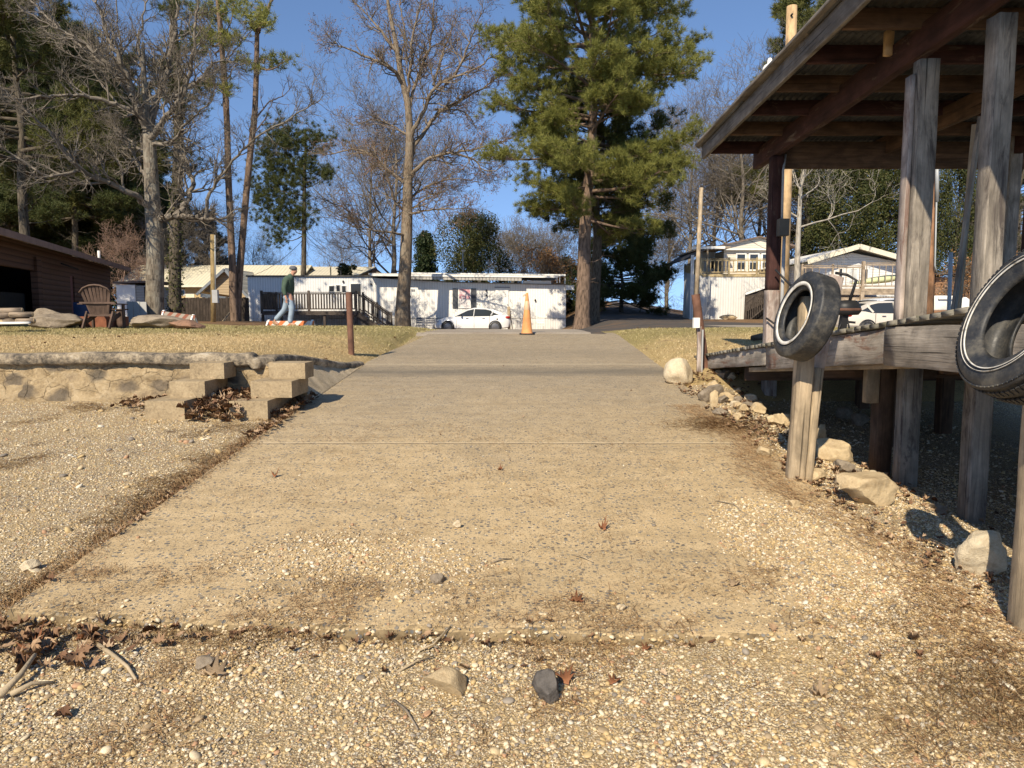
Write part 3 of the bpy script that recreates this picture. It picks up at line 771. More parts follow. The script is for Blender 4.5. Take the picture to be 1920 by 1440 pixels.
c = t.mix(t.math('MULTIPLY', ck, t.ramp(n, [(.45, 0), (.6, .7)])), c, (.12,.085,.05)); n4 = t.noise(v, 1.3, 8, .75); c = t.mix(t.ramp(n4, [(.5, 0), (.66, .55)]), c, (.17,.13,.085))
t.bump(t.math('SUBTRACT', t.math('ADD', n, n2), ck), .9, .03); M_wall = t.fin(c, .93)
t = NT('lichened_coping'); v = t.coord('Position'); n = t.noise(v, 3, 9, .75); n2 = t.noise(v, 20, 8, .8)
c = t.ramp(t.math('ADD', t.math('MULTIPLY', n, .6), t.math('MULTIPLY', n2, .4)), [(.40, (.07,.062,.05)), (.47, (.20,.165,.12)), (.54, (.42,.34,.23)), (.64, (.62,.56,.44))])
nm = t.n('ShaderNodeNewGeometry'); sz = t.n('ShaderNodeSeparateXYZ'); t.l(nm.outputs['Normal'], sz.inputs[0])
t.bump(t.math('ADD', n, n2), .9, .03); M_cope = t.fin(c, .93)
wall = thing('retaining_wall', 'low mortared stone retaining wall with pale rounded coping, left of the ramp', 'wall', (-8.5, 8.6, .5))
sweep(resample([path[0], path[1], Vector((-2.47, 8.6, 0))], .045), fac, 'wall_face', M_wall, wall)
def cap(p, d, nrm):
    zt = walltop(p); a = .022+.018*noise.noise(Vector((d*1.2, 0, 7)))+.012*noise.noise(Vector((d*6, 0, 7))); th = .13+.03*noise.noise(Vector((d*.9, 3, 7)))
    if p.y > 8.8: th *= .8
    r = lambda k: .012*noise.noise(Vector((d*7, k*1.7, 2)))+.02*noise.noise(Vector((d*1.7, k*.7, 12)))
    return [(-.02, zt-th-.01), (a-.012, zt-th+r(1)*.6), (a+.004+r(2)*.6, zt-th*.85), (a+.012+r(3)*.6, zt-th*.45), (a+.004+r(5)*.6, zt-th*.12), (a-.022, zt+r(6)*.4), (-.05, zt+.006+r(7)*.4), (-.15, zt+.006+r(8)*.4), (-.26+r(9), zt-.01), (-.34, zt-.08)]
sweep(P_, cap, 'coping', M_cope, wall)
b = MB(); na, nb2_ = 60, 10
for i in range(na+1):
    y = lerp(8.60, 11.9, i/na); xl_ = (lerp(-2.96, -2.84, (y-8.6)/.8) if y < 9.4 else lerp(-2.84, -2.49, (y-9.4)/2.55))+.0; zl_ = walltop(Vector((xl_, max(y, 8.81), 0)))-.09
    for j in range(nb2_+1):
        f = j/nb2_; x = lerp(xl_, -2.455, f); z = lerp(zl_, ramp_z(y)+.006, f)+(.03*noise.noise(Vector((x*6, y*6, 3)))+.012*noise.noise(Vector((x*22, y*22, 3))))*math.sin(f*math.pi); b.v.append((x, y, z))
for i in range(na):
    for j in range(nb2_): q = i*(nb2_+1)+j; b.f.append((q, q+1, q+nb2_+2, q+nb2_+1)); b.uv.append([(0,0)]*4)
t = NT('apron_concrete'); v = t.coord('Position'); n = t.noise(v, 4, 9, .75); n2 = t.noise(v, 40, 6, .8); c = t.ramp(t.math('ADD', t.math('MULTIPLY', n, .5), t.math('MULTIPLY', n2, .5)), [(.36, (.24,.185,.115)), (.5, (.48,.385,.25)), (.64, (.62,.51,.35))]); t.bump(n2, .9, .02); M_apr = t.fin(c, .93)
ap_ = b.build('apron', M_apr, wall, smooth=True)

# steps: two stacks of concrete blocks set against the wall
def block(px0, px1, y0, y1, z1, hh):
    z0 = z1-hh; X0 = xat(px0, y0, z0+hh/2); X1 = xat(px1, y0, z0+hh/2)
    b = MB(); b.box(X0, X1, y0, y1, z0, z1); return b
t = NT('block_concrete'); v = t.coord('Position'); n = t.noise(v, 4, 8, .75); n2 = t.noise(v, 45, 6, .75)
c = t.ramp(t.math('ADD', t.math('MULTIPLY', n, .5), t.math('MULTIPLY', n2, .5)), [(.36, (.17,.13,.08)), (.5, (.34,.26,.155)), (.64, (.47,.37,.23))]); t.bump(n2, .5, .01); M_blk = t.fin(c, .92)
for nm_, lab, pxs in (('block_steps', 'left stack of three concrete block steps against the stone wall', ((272,346),(318,384),(356,420))), ('block_steps', 'right stack of three concrete block steps, next to the ramp edge', ((430,502),(470,547),(504,572)))):
    s_ = thing(nm_, lab, 'steps', (xat(sum(pxs[0])/2, 7.9, .6), 7.9, .55), 'block steps up the stone wall')
    for k, (a, b_) in enumerate(pxs):
        yy = 7.68+.29*k; zt = .745+.185*k
        block(a, b_, yy, 8.62, zt, .26 if k == 0 else .183).build('step', M_blk, s_).modifiers.new('worn_edge', 'BEVEL').width = .007

# ================================================= rocks
def rock_mesh(name, size, mat, seed, parent=None, loc=(0,0,0), rz=0, planes=9, sharp=.72, label=None, cat=None, group=None, tilt=(0,0), rough=.05):
    r_ = random.Random(seed); Vv, Ff = ico(4); Vv = Vv.copy()
    for _ in range(planes):
        n = Vector((r_.gauss(0,1), r_.gauss(0,1), r_.gauss(0,.8))).normalized(); c = r_.uniform(sharp-.12, sharp+.12); n = np.array(n)
        d = Vv@n; m = d > c; Vv[m] -= np.outer(d[m]-c, n)
    out = np.array([p*(1+rough*2*noise.noise(Vector(p)*2+Vector((seed,0,0)))+rough*.6*noise.noise(Vector(p)*7+Vector((seed,0,0)))) for p in Vv])
    out = out/np.abs(out).max(0)*np.array(size)/2
    M = Matrix.Rotation(rz, 3, 'Z')@Matrix.Rotation(tilt[0], 3, 'X')@Matrix.Rotation(tilt[1], 3, 'Y')
    out = out@np.array(M).T
    out[:, 2] -= out[:, 2].min()
    out = out+np.array(loc)
    o = mesh_np(name, out, [Ff], None, mat, parent, smooth=True)
    o.data.set_sharp_from_angle(angle=R(38))
    if label: tag(o, label, cat, group)
    return o
GR = 'rocks along the right edge of the ramp'
def prock(cx, cy_bottom, wpx, hpx, mat, seed, label, depth=.8, tilt=(0,0), rz=0, name='rock', group=GR, sink=.25, sharp=.72, planes=9, cat='rock', rough=.05):
    p = hit(cx, cy_bottom); k = (p.y*cP-(p.z-EYE)*sP)/F
    w_, h_ = wpx*k, hpx*k
    # image height mixes real height and depth on the ground
    return rock_mesh(name, (w_, w_*depth, h_*1.15), mat, seed, None, (p.x, p.y+w_*depth*.35, p.z-h_*sink*.5), rz, planes, sharp, label, cat, group, tilt, rough)
prock(1637, 950, 118, 62, M_rtan, 3, 'large flat-topped tan slab rock on the gravel between dock posts', .75, (.25, .12), .3, sharp=.6)
prock(1572, 872, 76, 48, M_rtan, 5, 'domed tan rock just right of the leaning tire post', .8, (.2, .1), sharp=.7)
prock(1541, 836, 30, 40, M_rtan, 6, 'small upright pale rock behind the leaning tire post', .7)
prock(1438, 860, 32, 22, M_rtan, 8, 'small block-shaped tan stone at the ramp edge, left of the leaning post', .8, sharp=.6)
prock(1334, 756, 50, 44, M_rgrey, 9, 'pointed grey-tan rock below the far end of the dock', .6, (.3, .5), sharp=.62)
prock(1340, 772, 18, 38, M_rtan, 10, 'narrow tan stone standing on end by the ramp', .6, sink=.1)
prock(1455, 800, 40, 20, M_rtan, 12, 'pale flat stone under the dock edge among straw', .8)
prock(1425, 778, 34, 22, M_rtan, 13, 'wedge of tan stone in the leaves under the dock edge', .8, (.3,.2))
prock(1352, 780, 30, 14, M_rgrey, 14, 'low grey stone in leaves at the ramp edge', .8)
prock(1388, 788, 26, 14, M_rtan, 15, 'little tan stone between straw and leaves below the dock', .8)
prock(1478, 800, 30, 26, M_rtan, 31, 'rounded tan stone left of the leaning tire post foot', .8)
prock(1528, 905, 60, 26, M_rtan, 16, 'flat tan stone at the foot of the leaning tire post', .7)
prock(1590, 912, 44, 20, M_rgrey, 17, 'low flat stone above the large tan slab', .8)
prock(1491, 953, 24, 15, M_rtan, 18, 'small orange-tan stone alone on the gravel', .8)
prock(1862, 1088, 104, 96, M_rpale, 19, 'rough pale chunk of broken concrete beside the nearest dock post', .7, (.1, .35), sharp=.62, rough=.09, planes=6)
prock(1276, 722, 58, 52, M_rpale, 20, 'rounded pale boulder at the end of the dock', .9, name='boulder', cat='boulder', group=None, rough=.04, sharp=.85)
prock(1618, 800, 40, 24, M_rgrey, 35, 'grey stone in shade under the dock', .8)
prock(1586, 786, 34, 22, M_rgrey, 36, 'small stone deep under the dock', .8)
prock(1690, 1068, 22, 10, M_rtan, 37, 'small flat stone on the gravel near the nearest dock post', .8)
prock(836, 1312, 92, 62, M_rtan, 22, 'tan broken brick-like stone lying in the pebbles in front', .8, (.1, .08), .2, group=None, sharp=.40, planes=11, sink=.25, rough=.015)
prock(1026, 1324, 48, 58, M_rdk, 23, 'dark grey pointed stone in the pebbles in front', 1.1, (-.35, 0), .3, group=None, sharp=.66)
prock(380, 1262, 38, 24, M_rgrey, 24, 'grey stone beside the pale oak leaf in front', .8, group=None)
prock(856, 993, 18, 16, M_rpale, 25, 'small pale upright stone on the concrete', .6, group=None, sink=.05)
prock(1166, 1148, 20, 14, M_rpale, 26, 'round white pebble-like stone on the straw strip', .8, group=None)
prock(820, 1096, 30, 18, M_rgrey, 27, 'grey stone at the edge of the gravel drift on the concrete', .8, group=None)
prock(52, 1074, 34, 22, M_rpale, 28, 'pale stone lying in straw at the left ramp corner', .8, group=None)

rub = []
for k in range(5):
    rub.append(rock_mesh('rubble_stone', (.16, .13, .10), (M_rtan, M_rgrey, M_rtan, M_rpale, M_rgrey)[k], 90+k, None, (0,0,0), 0, 8, .6, 'small angular rubble stone among the leaves at the foot of the dock posts', 'rock', 'rubble stones at the foot of the dock posts'))
rr_ = random.Random(77)
for k in range(46):
    y = rr_.uniform(5.4, 10.4); x = 2.58+abs(rr_.gauss(0, .38)); s_ = rr_.uniform(.45, 1.5)
    o = rub[k] if k < 5 else rub[k % 5].copy()
    if k >= 5: col.objects.link(o)
    o.location = (x, y, h(x, y)-.012*s_); o.rotation_euler = (rr_.uniform(-.4,.4), rr_.uniform(-.4,.4), rr_.uniform(0, 6)); o.scale = (s_,)*3
# conduit hose under the boulder
b = MB(); b.tube([at(1284,738,10.3), at(1300,724,10.4), at(1318,722,10.5), at(1336,735,10.6), at(1420,748,10.2)], .018, 8); tag(b.build('conduit', M_greyp, smooth=True), 'curved grey plastic conduit poking out below the boulder', 'conduit')

# sticks and leaves
M_stick = m_plain('bleached_stick', (.42,.33,.21), .8, .4, 9, .3)
def stick(pts, r, label, group=None, mat=None):
    q = []
    for (x, y, lift) in pts:
        p = hit(x, y); q.append(p+Vector((0,0,r*.8+lift)))
    b = MB(); b.tube(q, [r*(1-.45*i/(len(q)-1)) for i in range(len(q))], 7)
    tag(b.build('stick', mat or M_stick, smooth=True), label, 'stick', group)
GS = 'sticks lying on the gravel'
stick([(186,1224,.02),(215,1242,.012),(240,1262,.01),(255,1280,0)], .011, 'bleached broken stick with a bent end near the left front', GS)
stick([(130,1236,0),(160,1232,.01),(190,1226,.01)], .007, 'thin twig running into the bent bleached stick', GS)
stick([(0,1318,.015),(40,1285,.03),(68,1258,.05)], .016, 'thick pale driftwood stick at the left edge', GS)
stick([(20,1312,.01),(60,1296,.02),(100,1286,.0)], .012, 'pale driftwood branch lying under the thick one', GS)
stick([(745,1262,.0),(780,1250,.012),(812,1240,.01)], .006, 'grey twig above the tan broken stone', GS)
stick([(738,1318,0),(762,1344,.01),(784,1372,0)], .006, 'dark thin twig pointing down below the tan stone', GS, M_rgrey)
stick([(780,1228,0),(812,1214,.01),(845,1198,.005)], .006, 'straight twig leaning on the broken slab edge', GS)
stick([(920,1060,0),(942,1052,.01),(960,1051,0)], .005, 'short dark twig on the concrete', GS, M_rgrey)
stick([(1075,1042,0),(1095,1050,.01),(1112,1057,0)], .004, 'thin reddish twig on the concrete right of centre', GS)
stick([(1340,940,0),(1375,950,.01),(1400,968,.0)], .004, 'long thin twig near the right gravel drift', GS, M_rgrey)
M_oak = m_plain('pale_oak_leaf', (.42,.30,.18), .7, .3, 12, .2); M_rleaf = m_plain('russet_leaf', (.26,.11,.05), .6, .4, 12, .2)
def leaf(px, py, s, mat, label, yaw=0, tx=.1, ty=.1, curl=.8):
    p = hit(px, py); V_ = leaf_verts((p.x, p.y, p.z+.006), s, yaw, tx, ty, curl)
    o = mesh_np('dry_leaf', V_, [LF], None, mat); tag(o, label, 'leaf', 'single dry leaves on the ground')
    md = o.modifiers.new('thickness', 'SOLIDIFY'); md.thickness = .0012
leaf(400, 1272, .14, M_oak, 'pale lobed oak leaf on the pebbles left of centre', 1.4)
leaf(1130, 995, .075, M_rleaf, 'curled brown leaf standing up on the concrete', .5, .6, .5, 1.6)
leaf(1080, 1130, .09, M_rleaf, 'russet leaf on the straw strip', 1.2, .1, .2)
leaf(1058, 1278, .10, M_rleaf, 'rust coloured leaf right of the dark pointed stone', .3, .3, .3)
leaf(1152, 1282, .07, M_rleaf, 'small russet leaf two hand widths right of the dark stone', 2.3)
leaf(1538, 1310, .09, M_oak, 'folded pale leaf below the big needle clump', 1.0, .2, .3, 1.5)
leaf(60, 1226, .13, M_rleaf, 'large folded brown leaf at the left front', .9, .5, .3, 1.2)
leaf(160, 1200, .10, M_rleaf, 'brown leaf tucked under the slab edge at left', 2.0, .4, .1)
leaf(1890, 1098, .09, M_oak, 'tan lobed leaf by the pale concrete chunk', .2, .3, .1)
leaf(516, 895, .07, M_rleaf, 'dark crumpled leaf on the upper left of the slab', .2, .4, .4, 1.5)
leaf(938, 883, .05, M_rleaf, 'tiny dark crumpled leaf in the middle of the slab', 1.2, .4, .4, 1.5)
leaf(1378, 1100, .08, M_oak, 'tan leaf on the right gravel drift', 2.2, .2, .1)
leaf(1212, 1222, .06, M_rleaf, 'orange leaf at the foot of the slab edge', 2.2, .2, .1)

# ================================================= boathouse with its sloping deck
BH = thing('boathouse', 'open weathered timber boathouse with tin roof and sloping plank deck on posts', 'boathouse', (3.0, 6, .3))
def dz(y): return 1.73-.104*max(0, y-4.5) if y > 4.5 else 1.73
DX0, DX1 = 2.9, 7.0
# deck boards: each board end shows as a tooth along the edge
b = MB(); y = 11.25
while y > 1.6:
    wd = .138; e = rnd.uniform(-.02, .02); zz = dz(y)+rnd.uniform(-.0025, .0025)
    b.timber((DX0-.03+e*.6, y, zz-.02), (DX1, y, zz-.02), wd-.005, .038, up=(0,.104,1) if y > 4.5 else (0,0,1), rough=.002, n=4, ch=.03); y -= wd
b.build('deck_boards', M_wdeck, BH)
b = MB(); b.timber((DX0+.02, 11.22, dz(11.22)-.115), (DX0+.02, 8.2, dz(8.2)-.15), .042, .20, rough=.01); b.build('fascia_board', M_wfascia, BH)
b = MB(); b.timber((DX0+.015, 8.195, dz(8.2)-.165), (DX0+.015, 5.4, dz(5.4)-.19), .045, .27, rough=.012); b.build('fascia_board', M_wfascia, BH)
b = MB(); b.timber((DX0-.005, 5.56, dz(5.56)-.19), (DX0-.005, 1.7, dz(3)-.19), .045, .30, rough=.012); b.build('fascia_board', M_wgrey, BH)
b = MB(); b.timber((DX0+.06, 8.9, dz(8.9)-.285), (DX0+.06, 4.5, dz(4.5)-.355), .05, .055, rough=.006); b.build('stringer', M_wtan, BH)
for xx in (4.1, 5.4, 6.7):
    b = MB(); b.timber((xx, 11.1, dz(11.1)-.16), (xx, 1.7, dz(4)-.16), .05, .2); b.build('stringer', M_wjoist, BH)
KS = 1.19
def post(xp, yp, w_, d_, z0, z1, mat, name='post', off=(0,0)):
    b = MB(); b.timber((xp, yp, z0), (xp+off[0], yp+off[1], z1), w_, d_, up=(0,1,0), rough=.006, ch=.07, n=24); return b.build(name, mat, BH)
ZB = 1.68+(3.50-1.68)*KS; XP = 3.03*KS; YP2, YP3, YP1 = 6.5, 5.56, 8.5*KS
def gz2(x, y): return h(x, y)-.12
M_wpost = m_wood('weathered_dark_post', (.29,.25,.20), .30, 1.45, (.085,.07,.06), .25, bump=.9, grain=20)
post(XP, YP2, .175, .13, gz2(XP,YP2), ZB+.02, M_wpost)
post(XP+.02, YP3, .15, .15, gz2(XP,YP3), ZB+.02, M_wpost)
post(XP+.02, YP1, .17, .17, gz2(XP,YP1), 2.0, M_wpink)
post(XP+.02, YP1, .16, .16, 2.005, ZB-.03, M_wred)
b = MB(); b.timber((XP-.112, YP2+.04, 1.55), (XP-.112, YP2+.04, ZB-.1), .04, .10, up=(0,1,0)); b.build('post_batten', M_wpink, BH)
post(3.5, 6.75, .15, .15, gz2(3.5,6.75), dz(6.7)-.05, M_wjoist)
b = MB(); b.timber((3.36, 6.7, .85), (3.36, 6.7, dz(6.7)-.1), .12, .08, up=(0,1,0)); b.build('cleat', M_wtan, BH)
for yy in (2.9, 6.3, 10.1):
    post(6.85, yy, .17, .17, gz2(6.8,yy), ZB+.3, M_wpost)
for xx, yy in ((5.0, 6.4), (5.2, 8.6), (4.8, 9.8), (6.0, 7.6), (4.5, 4.8), (5.6, 5.4), (4.3, 8.0)):
    post(xx, yy, .15, .15, gz2(xx,yy), dz(yy)-.1, M_wjoist)
for yy in (5.0, 6.9, 9.2):
    b = MB(); b.timber((2.99, yy, dz(yy)-.33), (6.9, yy, dz(yy)-.33), .05, .17); b.build('cross_beam', M_wjoist, BH)
b = MB(); b.timber((XP, 9.15*KS, ZB+.08), (XP, 1.2, ZB+.38), .10, .26, rough=.008); b.build('edge_beam', M_wred, BH)
b = MB(); b.timber((6.85, 10.9, ZB+.13), (6.85, 1.2, ZB+.16), .10, .28); b.build('edge_beam', M_wred, BH)
b = MB(); b.timber((XP+.06, 8.62*KS, ZB+.02), (7.4, 8.62*KS, ZB+.02), .07, .36); b.build('header_beam', M_wjoist, BH)
b = MB(); b.timber((5.2, 10.7, ZB+.16), (5.2, 1.2, ZB+.24), .07, .24); b.build('edge_beam', M_wjoist, BH)
def rz_(y): return ZB+.42-.040*(y-5.7)
jy = [v_*KS for v_ in (8.98, 8.2, 7.5, 6.82, 6.15, 5.5, 4.85, 4.2, 3.55, 2.9, 2.25, 1.6)]
for i, yy in enumerate(jy):
    b = MB(); b.timber((2.42*KS, yy, rz_(yy)), (7.4, yy+.02, rz_(yy)), .05, .17, rough=.008); b.build('rafter', M_wjoist if i % 2 else M_wred, BH)
b = MB(); b.timber((2.38*KS, 9.2*KS, rz_(9.2*KS)), (2.38*KS, 1.3, rz_(1.3)), .045, .20, rough=.012); b.build('barge_board', M_wbarge, BH)
b = MB(); b.timber((2.33*KS, 9.22*KS, rz_(9.2*KS)+.115), (2.33*KS, 1.3, rz_(1.3)+.115), .12, .035, rough=.01); b.build('barge_trim', M_wbarge, BH)
b = MB(); b.timber((XP-.08, 5.9*KS, ZB+.24), (XP-.08, 5.9*KS, ZB+.50), .08, .045, up=(0,1,0)); b.build('cleat', M_wnew, BH)
b = MB(); ncor = 220; x0, x1 = 2.30*KS, 7.5
def cz(x, sh, y): return rz_(y)+.097+.009*math.sin(2*math.pi*x/.076)+sh
for s_i in range(5):
    ya, yb = 9.3*KS-s_i*2.0, 9.3*KS-(s_i+1)*2.0-.08; sh = .014*(s_i%2)
    for k in range(ncor):
        for kk in (0, 1):
            xa, xb = x0+(x1-x0)*(k+kk*.5)/ncor, x0+(x1-x0)*(k+.5+kk*.5)/ncor
            b.face([(xa,ya,cz(xa,sh,ya)),(xb,ya,cz(xb,sh,ya)),(xb,yb,cz(xb,sh,yb)),(xa,yb,cz(xa,sh,yb))])
rs = b.build('roof_sheet', M_corr, BH)
md = rs.modifiers.new('thickness', 'SOLIDIFY'); md.thickness = .003
YC = YP1-.14
def zk(z): return 1.68+(z-1.68)*KS
b = MB(); b.box(XP+.0, XP+.13, YC-.12, YC, zk(2.56), zk(2.75)); b.build('meter_box', m_plain('dull_brown_box', (.13,.115,.09), .7), BH)
b = MB(); b.tube([(XP+.11, YC, 1.1), (XP+.11, YC, zk(2.56))], .024, 8); b.tube([(XP+.07, YC, zk(2.75)), (XP+.07, YC+.02, zk(3.3)), (XP+.14, YC+.14, ZB)], .016, 6); b.build('conduit', M_greyp, BH, smooth=True)
b = MB(); b.tube([(XP-.02,YC-.06,2.28),(XP+.14,YC-.11,2.1),(XP+.24,YC-.16,1.99)], .014, 6); b.build('cable', M_black, BH, smooth=True)
b = MB(); b.tube([(XP-.1,YC,1.62),(XP+.06,YC-.06,1.5),(XP+.15,YC-.08,1.26)], .014, 6); b.build('cable', M_black, BH, smooth=True)
b = MB(); b.box(XP+.18, XP+.25, YC-.2, YC-.14, 1.86, 1.97); b.build('tag', m_plain('yellow_plastic', (.75,.55,.02), .5, .05), BH)
G2 = 'thin poles leaning inside the boathouse'
b = MB(); b.beam((3.50*KS, 5.75*KS, 1.58), (3.66*KS, 5.8*KS, 3.5), .035, .035); tag(b.build('leaning_pole', M_wgrey), 'thin grey pole leaning just left of the nearest tall post', 'pole', G2)
b = MB(); b.beam((3.58*KS, 5.82*KS, 1.58), (3.66*KS, 5.86*KS, 3.45), .05, .03); tag(b.build('leaning_pole', M_wtan), 'flat pale batten leaning between the pole and the nearest tall post', 'pole', G2)
b = MB(); b.beam((4.36*KS, 6.2*KS, 1.48), (4.36*KS, 6.2*KS, 3.1), .06, .04); tag(b.build('leaning_pole', M_wred), 'dark upright board at the right picture edge behind the post', 'pole', G2)

# ================================================= mooring posts and tires
def mpost(name, label, p0, p1, w_, d_, mat, parent=None):
    b = MB(); b.timber(p0, p1, w_, d_, up=(0,1,0), rough=.014, ch=.16)
    return tag(b.build(name, mat), label, 'post', 'mooring posts beside the ramp') if parent is None else b.build(name, mat, parent)
mp1 = thing('mooring_post', 'short tan mooring post leaning right, split down its side, with the whitewall tire', 'post', (2.3, 5.6, .3), 'mooring posts beside the ramp')
g1 = hit(1490, 898)
p_top = at(1517, 556, 5.62)
mpost('post', '', (g1.x, g1.y, g1.z-.15), p_top, .125, .12, M_wtan, mp1)
mpost('post_plank', '', (g1.x+.10, g1.y+.04, g1.z-.1), (at(1532, 690, 5.68)), .07, .12, M_wtan, mp1)
mpost('post_plank', '', at(1528, 700, 5.72), at(1568, 518, 5.86), .115, .05, M_wpink, mp1)
g2 = hit(1917, 1190)
mp2 = mpost('mooring_post', 'nearest tan mooring post at the right picture edge, under the big tire', (g2.x+.06, g2.y+.05, g2.z-.2), (2.42, 3.25, 2.15), .13, .13, M_wtan)
M_ty = M_rub
def tire(c, axis, R_, wd, name, label, ring, tread):
    T = thing(name, label, 'tire', c, 'tires hung as bumpers along the dock')
    q = Vector(axis).normalized().to_track_quat('Z', 'Y').to_matrix().to_4x4()
    hw = wd/2; Ri = R_*.56
    prof = [(Ri, -hw*.62), (Ri+.012, -hw*.78), (Ri+.03, -hw*.80), (R_*.72, -hw*.97), (R_*.82, -hw*1.0), (R_*.91, -hw*.93), (R_*.955, -hw*.80)]
    n = 9
    for i in range(n):
        a = -hw*.74+hw*1.48*i/(n-1); prof.append((R_*(1-.012*(a/hw)**2)-(.012 if (tread and i % 2) else (0.004 if i % 2 else 0)), a))
    prof += [(R_*.955, hw*.80), (R_*.91, hw*.93), (R_*.82, hw*1.0), (R_*.72, hw*.97), (Ri+.03, hw*.80), (Ri+.012, hw*.78), (Ri, hw*.62)]
    prof += [(Ri+.006, hw*.56), (R_*.70, hw*.80), (R_*.86, hw*.84), (R_*.93, hw*.6), (R_*.935, 0), (R_*.93, -hw*.6), (R_*.86, -hw*.84), (R_*.70, -hw*.80), (Ri+.006, -hw*.56)]
    b = MB(); b.lathe(prof, Matrix(), 96, True)
    body = b.build('tyre_body', M_ty, T, smooth=True, world=False); body.matrix_local = q
    if tread:   # lateral tread blocks and the fine ribs of the shoulder
        b = MB()
        for k in range(84):
            a = 2*math.pi*k/84
            for s_ in (-1, 1):
                for (z0, z1, sk) in ((.16, .50, .03), (.58, .86, -.02)):
                    r0 = R_*(.992 if z1 < .8 else (.952 if s_ > 0 else .965))
                    pts = []
                    for (zz, da) in ((z0, 0), (z1, sk), (z1, sk+.046), (z0, .046)):
                        pts.append((zz*hw*s_, a+da*s_))
                    A = [Vector((r0*math.cos(t_)-.0, r0*math.sin(t_), z)) for z, t_ in pts]; B = [Vector(((r0+.006)*math.cos(t_), (r0+.006)*math.sin(t_), z)) for z, t_ in pts]
                    b.face(B); 
                    for i in range(4): b.face([A[i], A[(i+1)%4], B[(i+1)%4], B[i]])
        o = b.build('tread_blocks', M_ty, T, world=False); o.matrix_local = q
    # whitewall ring(s) raised a little from the sidewall
    for (ra, rb, za, zb) in ring:
        b = MB(); b.lathe([(ra, za), (ra, za+.004), (rb, zb+.004), (rb, zb)], Matrix(), 96, True)
        o = b.build('whitewall', M_ww, T, smooth=True, world=False); o.matrix_local = q
    b = MB(); b.lathe([(R_*.775, hw*.985), (R_*.78, hw*1.012), (R_*.79, hw*1.012), (R_*.795, hw*.99)], Matrix(), 96, True)
    o = b.build('sidewall_ridge', M_ty, T, smooth=True, world=False); o.matrix_local = q
    return T
def axis_of(az, el): return Vector((-math.cos(R(el))*math.cos(R(az)), -math.cos(R(el))*math.sin(R(az)), math.sin(R(el))))
R1 = .335
tire(at(1510, 594, 5.44), axis_of(5, 16), R1, .185, 'tire', 'black tire with a broad white ring, hung on the short leaning post', [(R1*.655, R1*.735, .0935, .099)], False)
R2 = .345
tire(at(1940, 604, 3.02), axis_of(-1, 23), R2, .215, 'tire', 'large black tire with thin white lines and coarse tread at the right edge', [(R2*.735, R2*.75, .108, .1105), (R2*.785, R2*.79, .1125, .1125)], True)

for k in range(5):  # planks added out of view, only to cast shade under the deck
    b = MB(); b.timber((2.42, .6, .32+k*.33), (2.42, 3.12, .32+k*.33), .05, .28, rough=.008); b.build('shade_plank', M_wgrey, BH)
# outboard engine and clutter standing on the deck behind the first tire
om = thing('outboard_motor', 'small dark red and black outboard motor behind the white-ringed tire', 'outboard motor', at(1588, 622, 6.6))
oc = at(1588, 578, 6.6)
b = MB(); b.lathe([(0,.075),(.07,.07),(.10,.03),(.105,-.03),(.085,-.06),(0,-.065)], Matrix.Translation(oc)@Matrix.Diagonal((1.2,.9,1,1)), 14); b.build('cowl', M_black, om, smooth=True)
b = MB(); b.lathe([(.104,.0),(.107,-.008),(.107,-.02),(.10,-.025)], Matrix.Translation(oc)@Matrix.Diagonal((1.2,.9,1,1)), 14); b.build('cowl_band', M_rust, om, smooth=True)
b = MB(); b.beam(oc+Vector((-.02,0,-.05)), oc+Vector((-.04,0,-.22)), .07, .05); b.beam(oc+Vector((-.02,0,-.12)), oc+Vector((.08,0,-.13)), .02, .02); b.build('leg', M_black, om)
b = MB(); b.tube([oc+Vector((0,-.05,.07)), oc+Vector((.05,-.05,.25)), oc+Vector((-.02,-.02,.3)), oc+Vector((-.12,0,.32))], .014, 6); b.build('tiller', M_black, om, smooth=True)
b = MB(); b.tube([oc+Vector((-.04,-.02,-.1)), oc+Vector((-.1,-.03,-.24))], .008, 6); b.tube([oc+Vector((.0,-.02,-.1)), oc+Vector((.03,-.03,-.24))], .008, 6); b.build('bracket', M_black, om)
# dark log by the pink post
lg = MB(); a_ = hit(1410, 640); lg.tube([a_+Vector((0,0,.06)), a_+Vector((.2,.05,.09)), a_+Vector((.45,.1,.08))], [.055,.07,.05], 9)
tag(lg.build('log', m_bark('dark_bark', (.10,.075,.05)), smooth=True), 'short dark log on the grass at the foot of the boathouse corner post', 'log')

# ================================================= rusty bollards, box post, poles
def bollard(pb, pt, d, r, label, cap=True):
    z0 = at(*pb, d); z1 = at(*pt, d)
    g = h(z0.x, z0.y)
    T = thing('rusty_bollard', label, 'bollard', (z0.x, z0.y, g), 'rusty steel pipe bollards')
    b = MB(); b.tube([(z0.x, z0.y, g-.1), z1], r, 18); o = b.build('pipe', M_rust, T, angle=40)
    if cap:
        ax = (z1-Vector((z0.x, z0.y, g))).normalized(); m_ = z1-ax*.22
        b = MB(); b.tube([m_-ax*.012, m_+ax*.012], r*1.03, 18); b.build('weld_band', M_rust, T, angle=40)
bollard((659, 655), (654, 548), 12.4, .052, 'rusty upright pipe bollard on the left lawn')
bollard((1325, 664), (1304, 552), 10.7, .062, 'rusty leaning pipe bollard right of the ramp, by the boulder')
p = at(1311, 664, 10.5); bx = thing('utility_box_post', 'peeling pale post carrying a small white electric box, beside the leaning bollard', 'electric box', (p.x, p.y, h(p.x, p.y)))
b = MB(); b.timber((p.x, p.y, h(p.x,p.y)-.1), (p.x-.01, p.y, at(1311,612,10.5).z), .055, .045, up=(0,1,0)); b.build('post', M_wpink, bx)
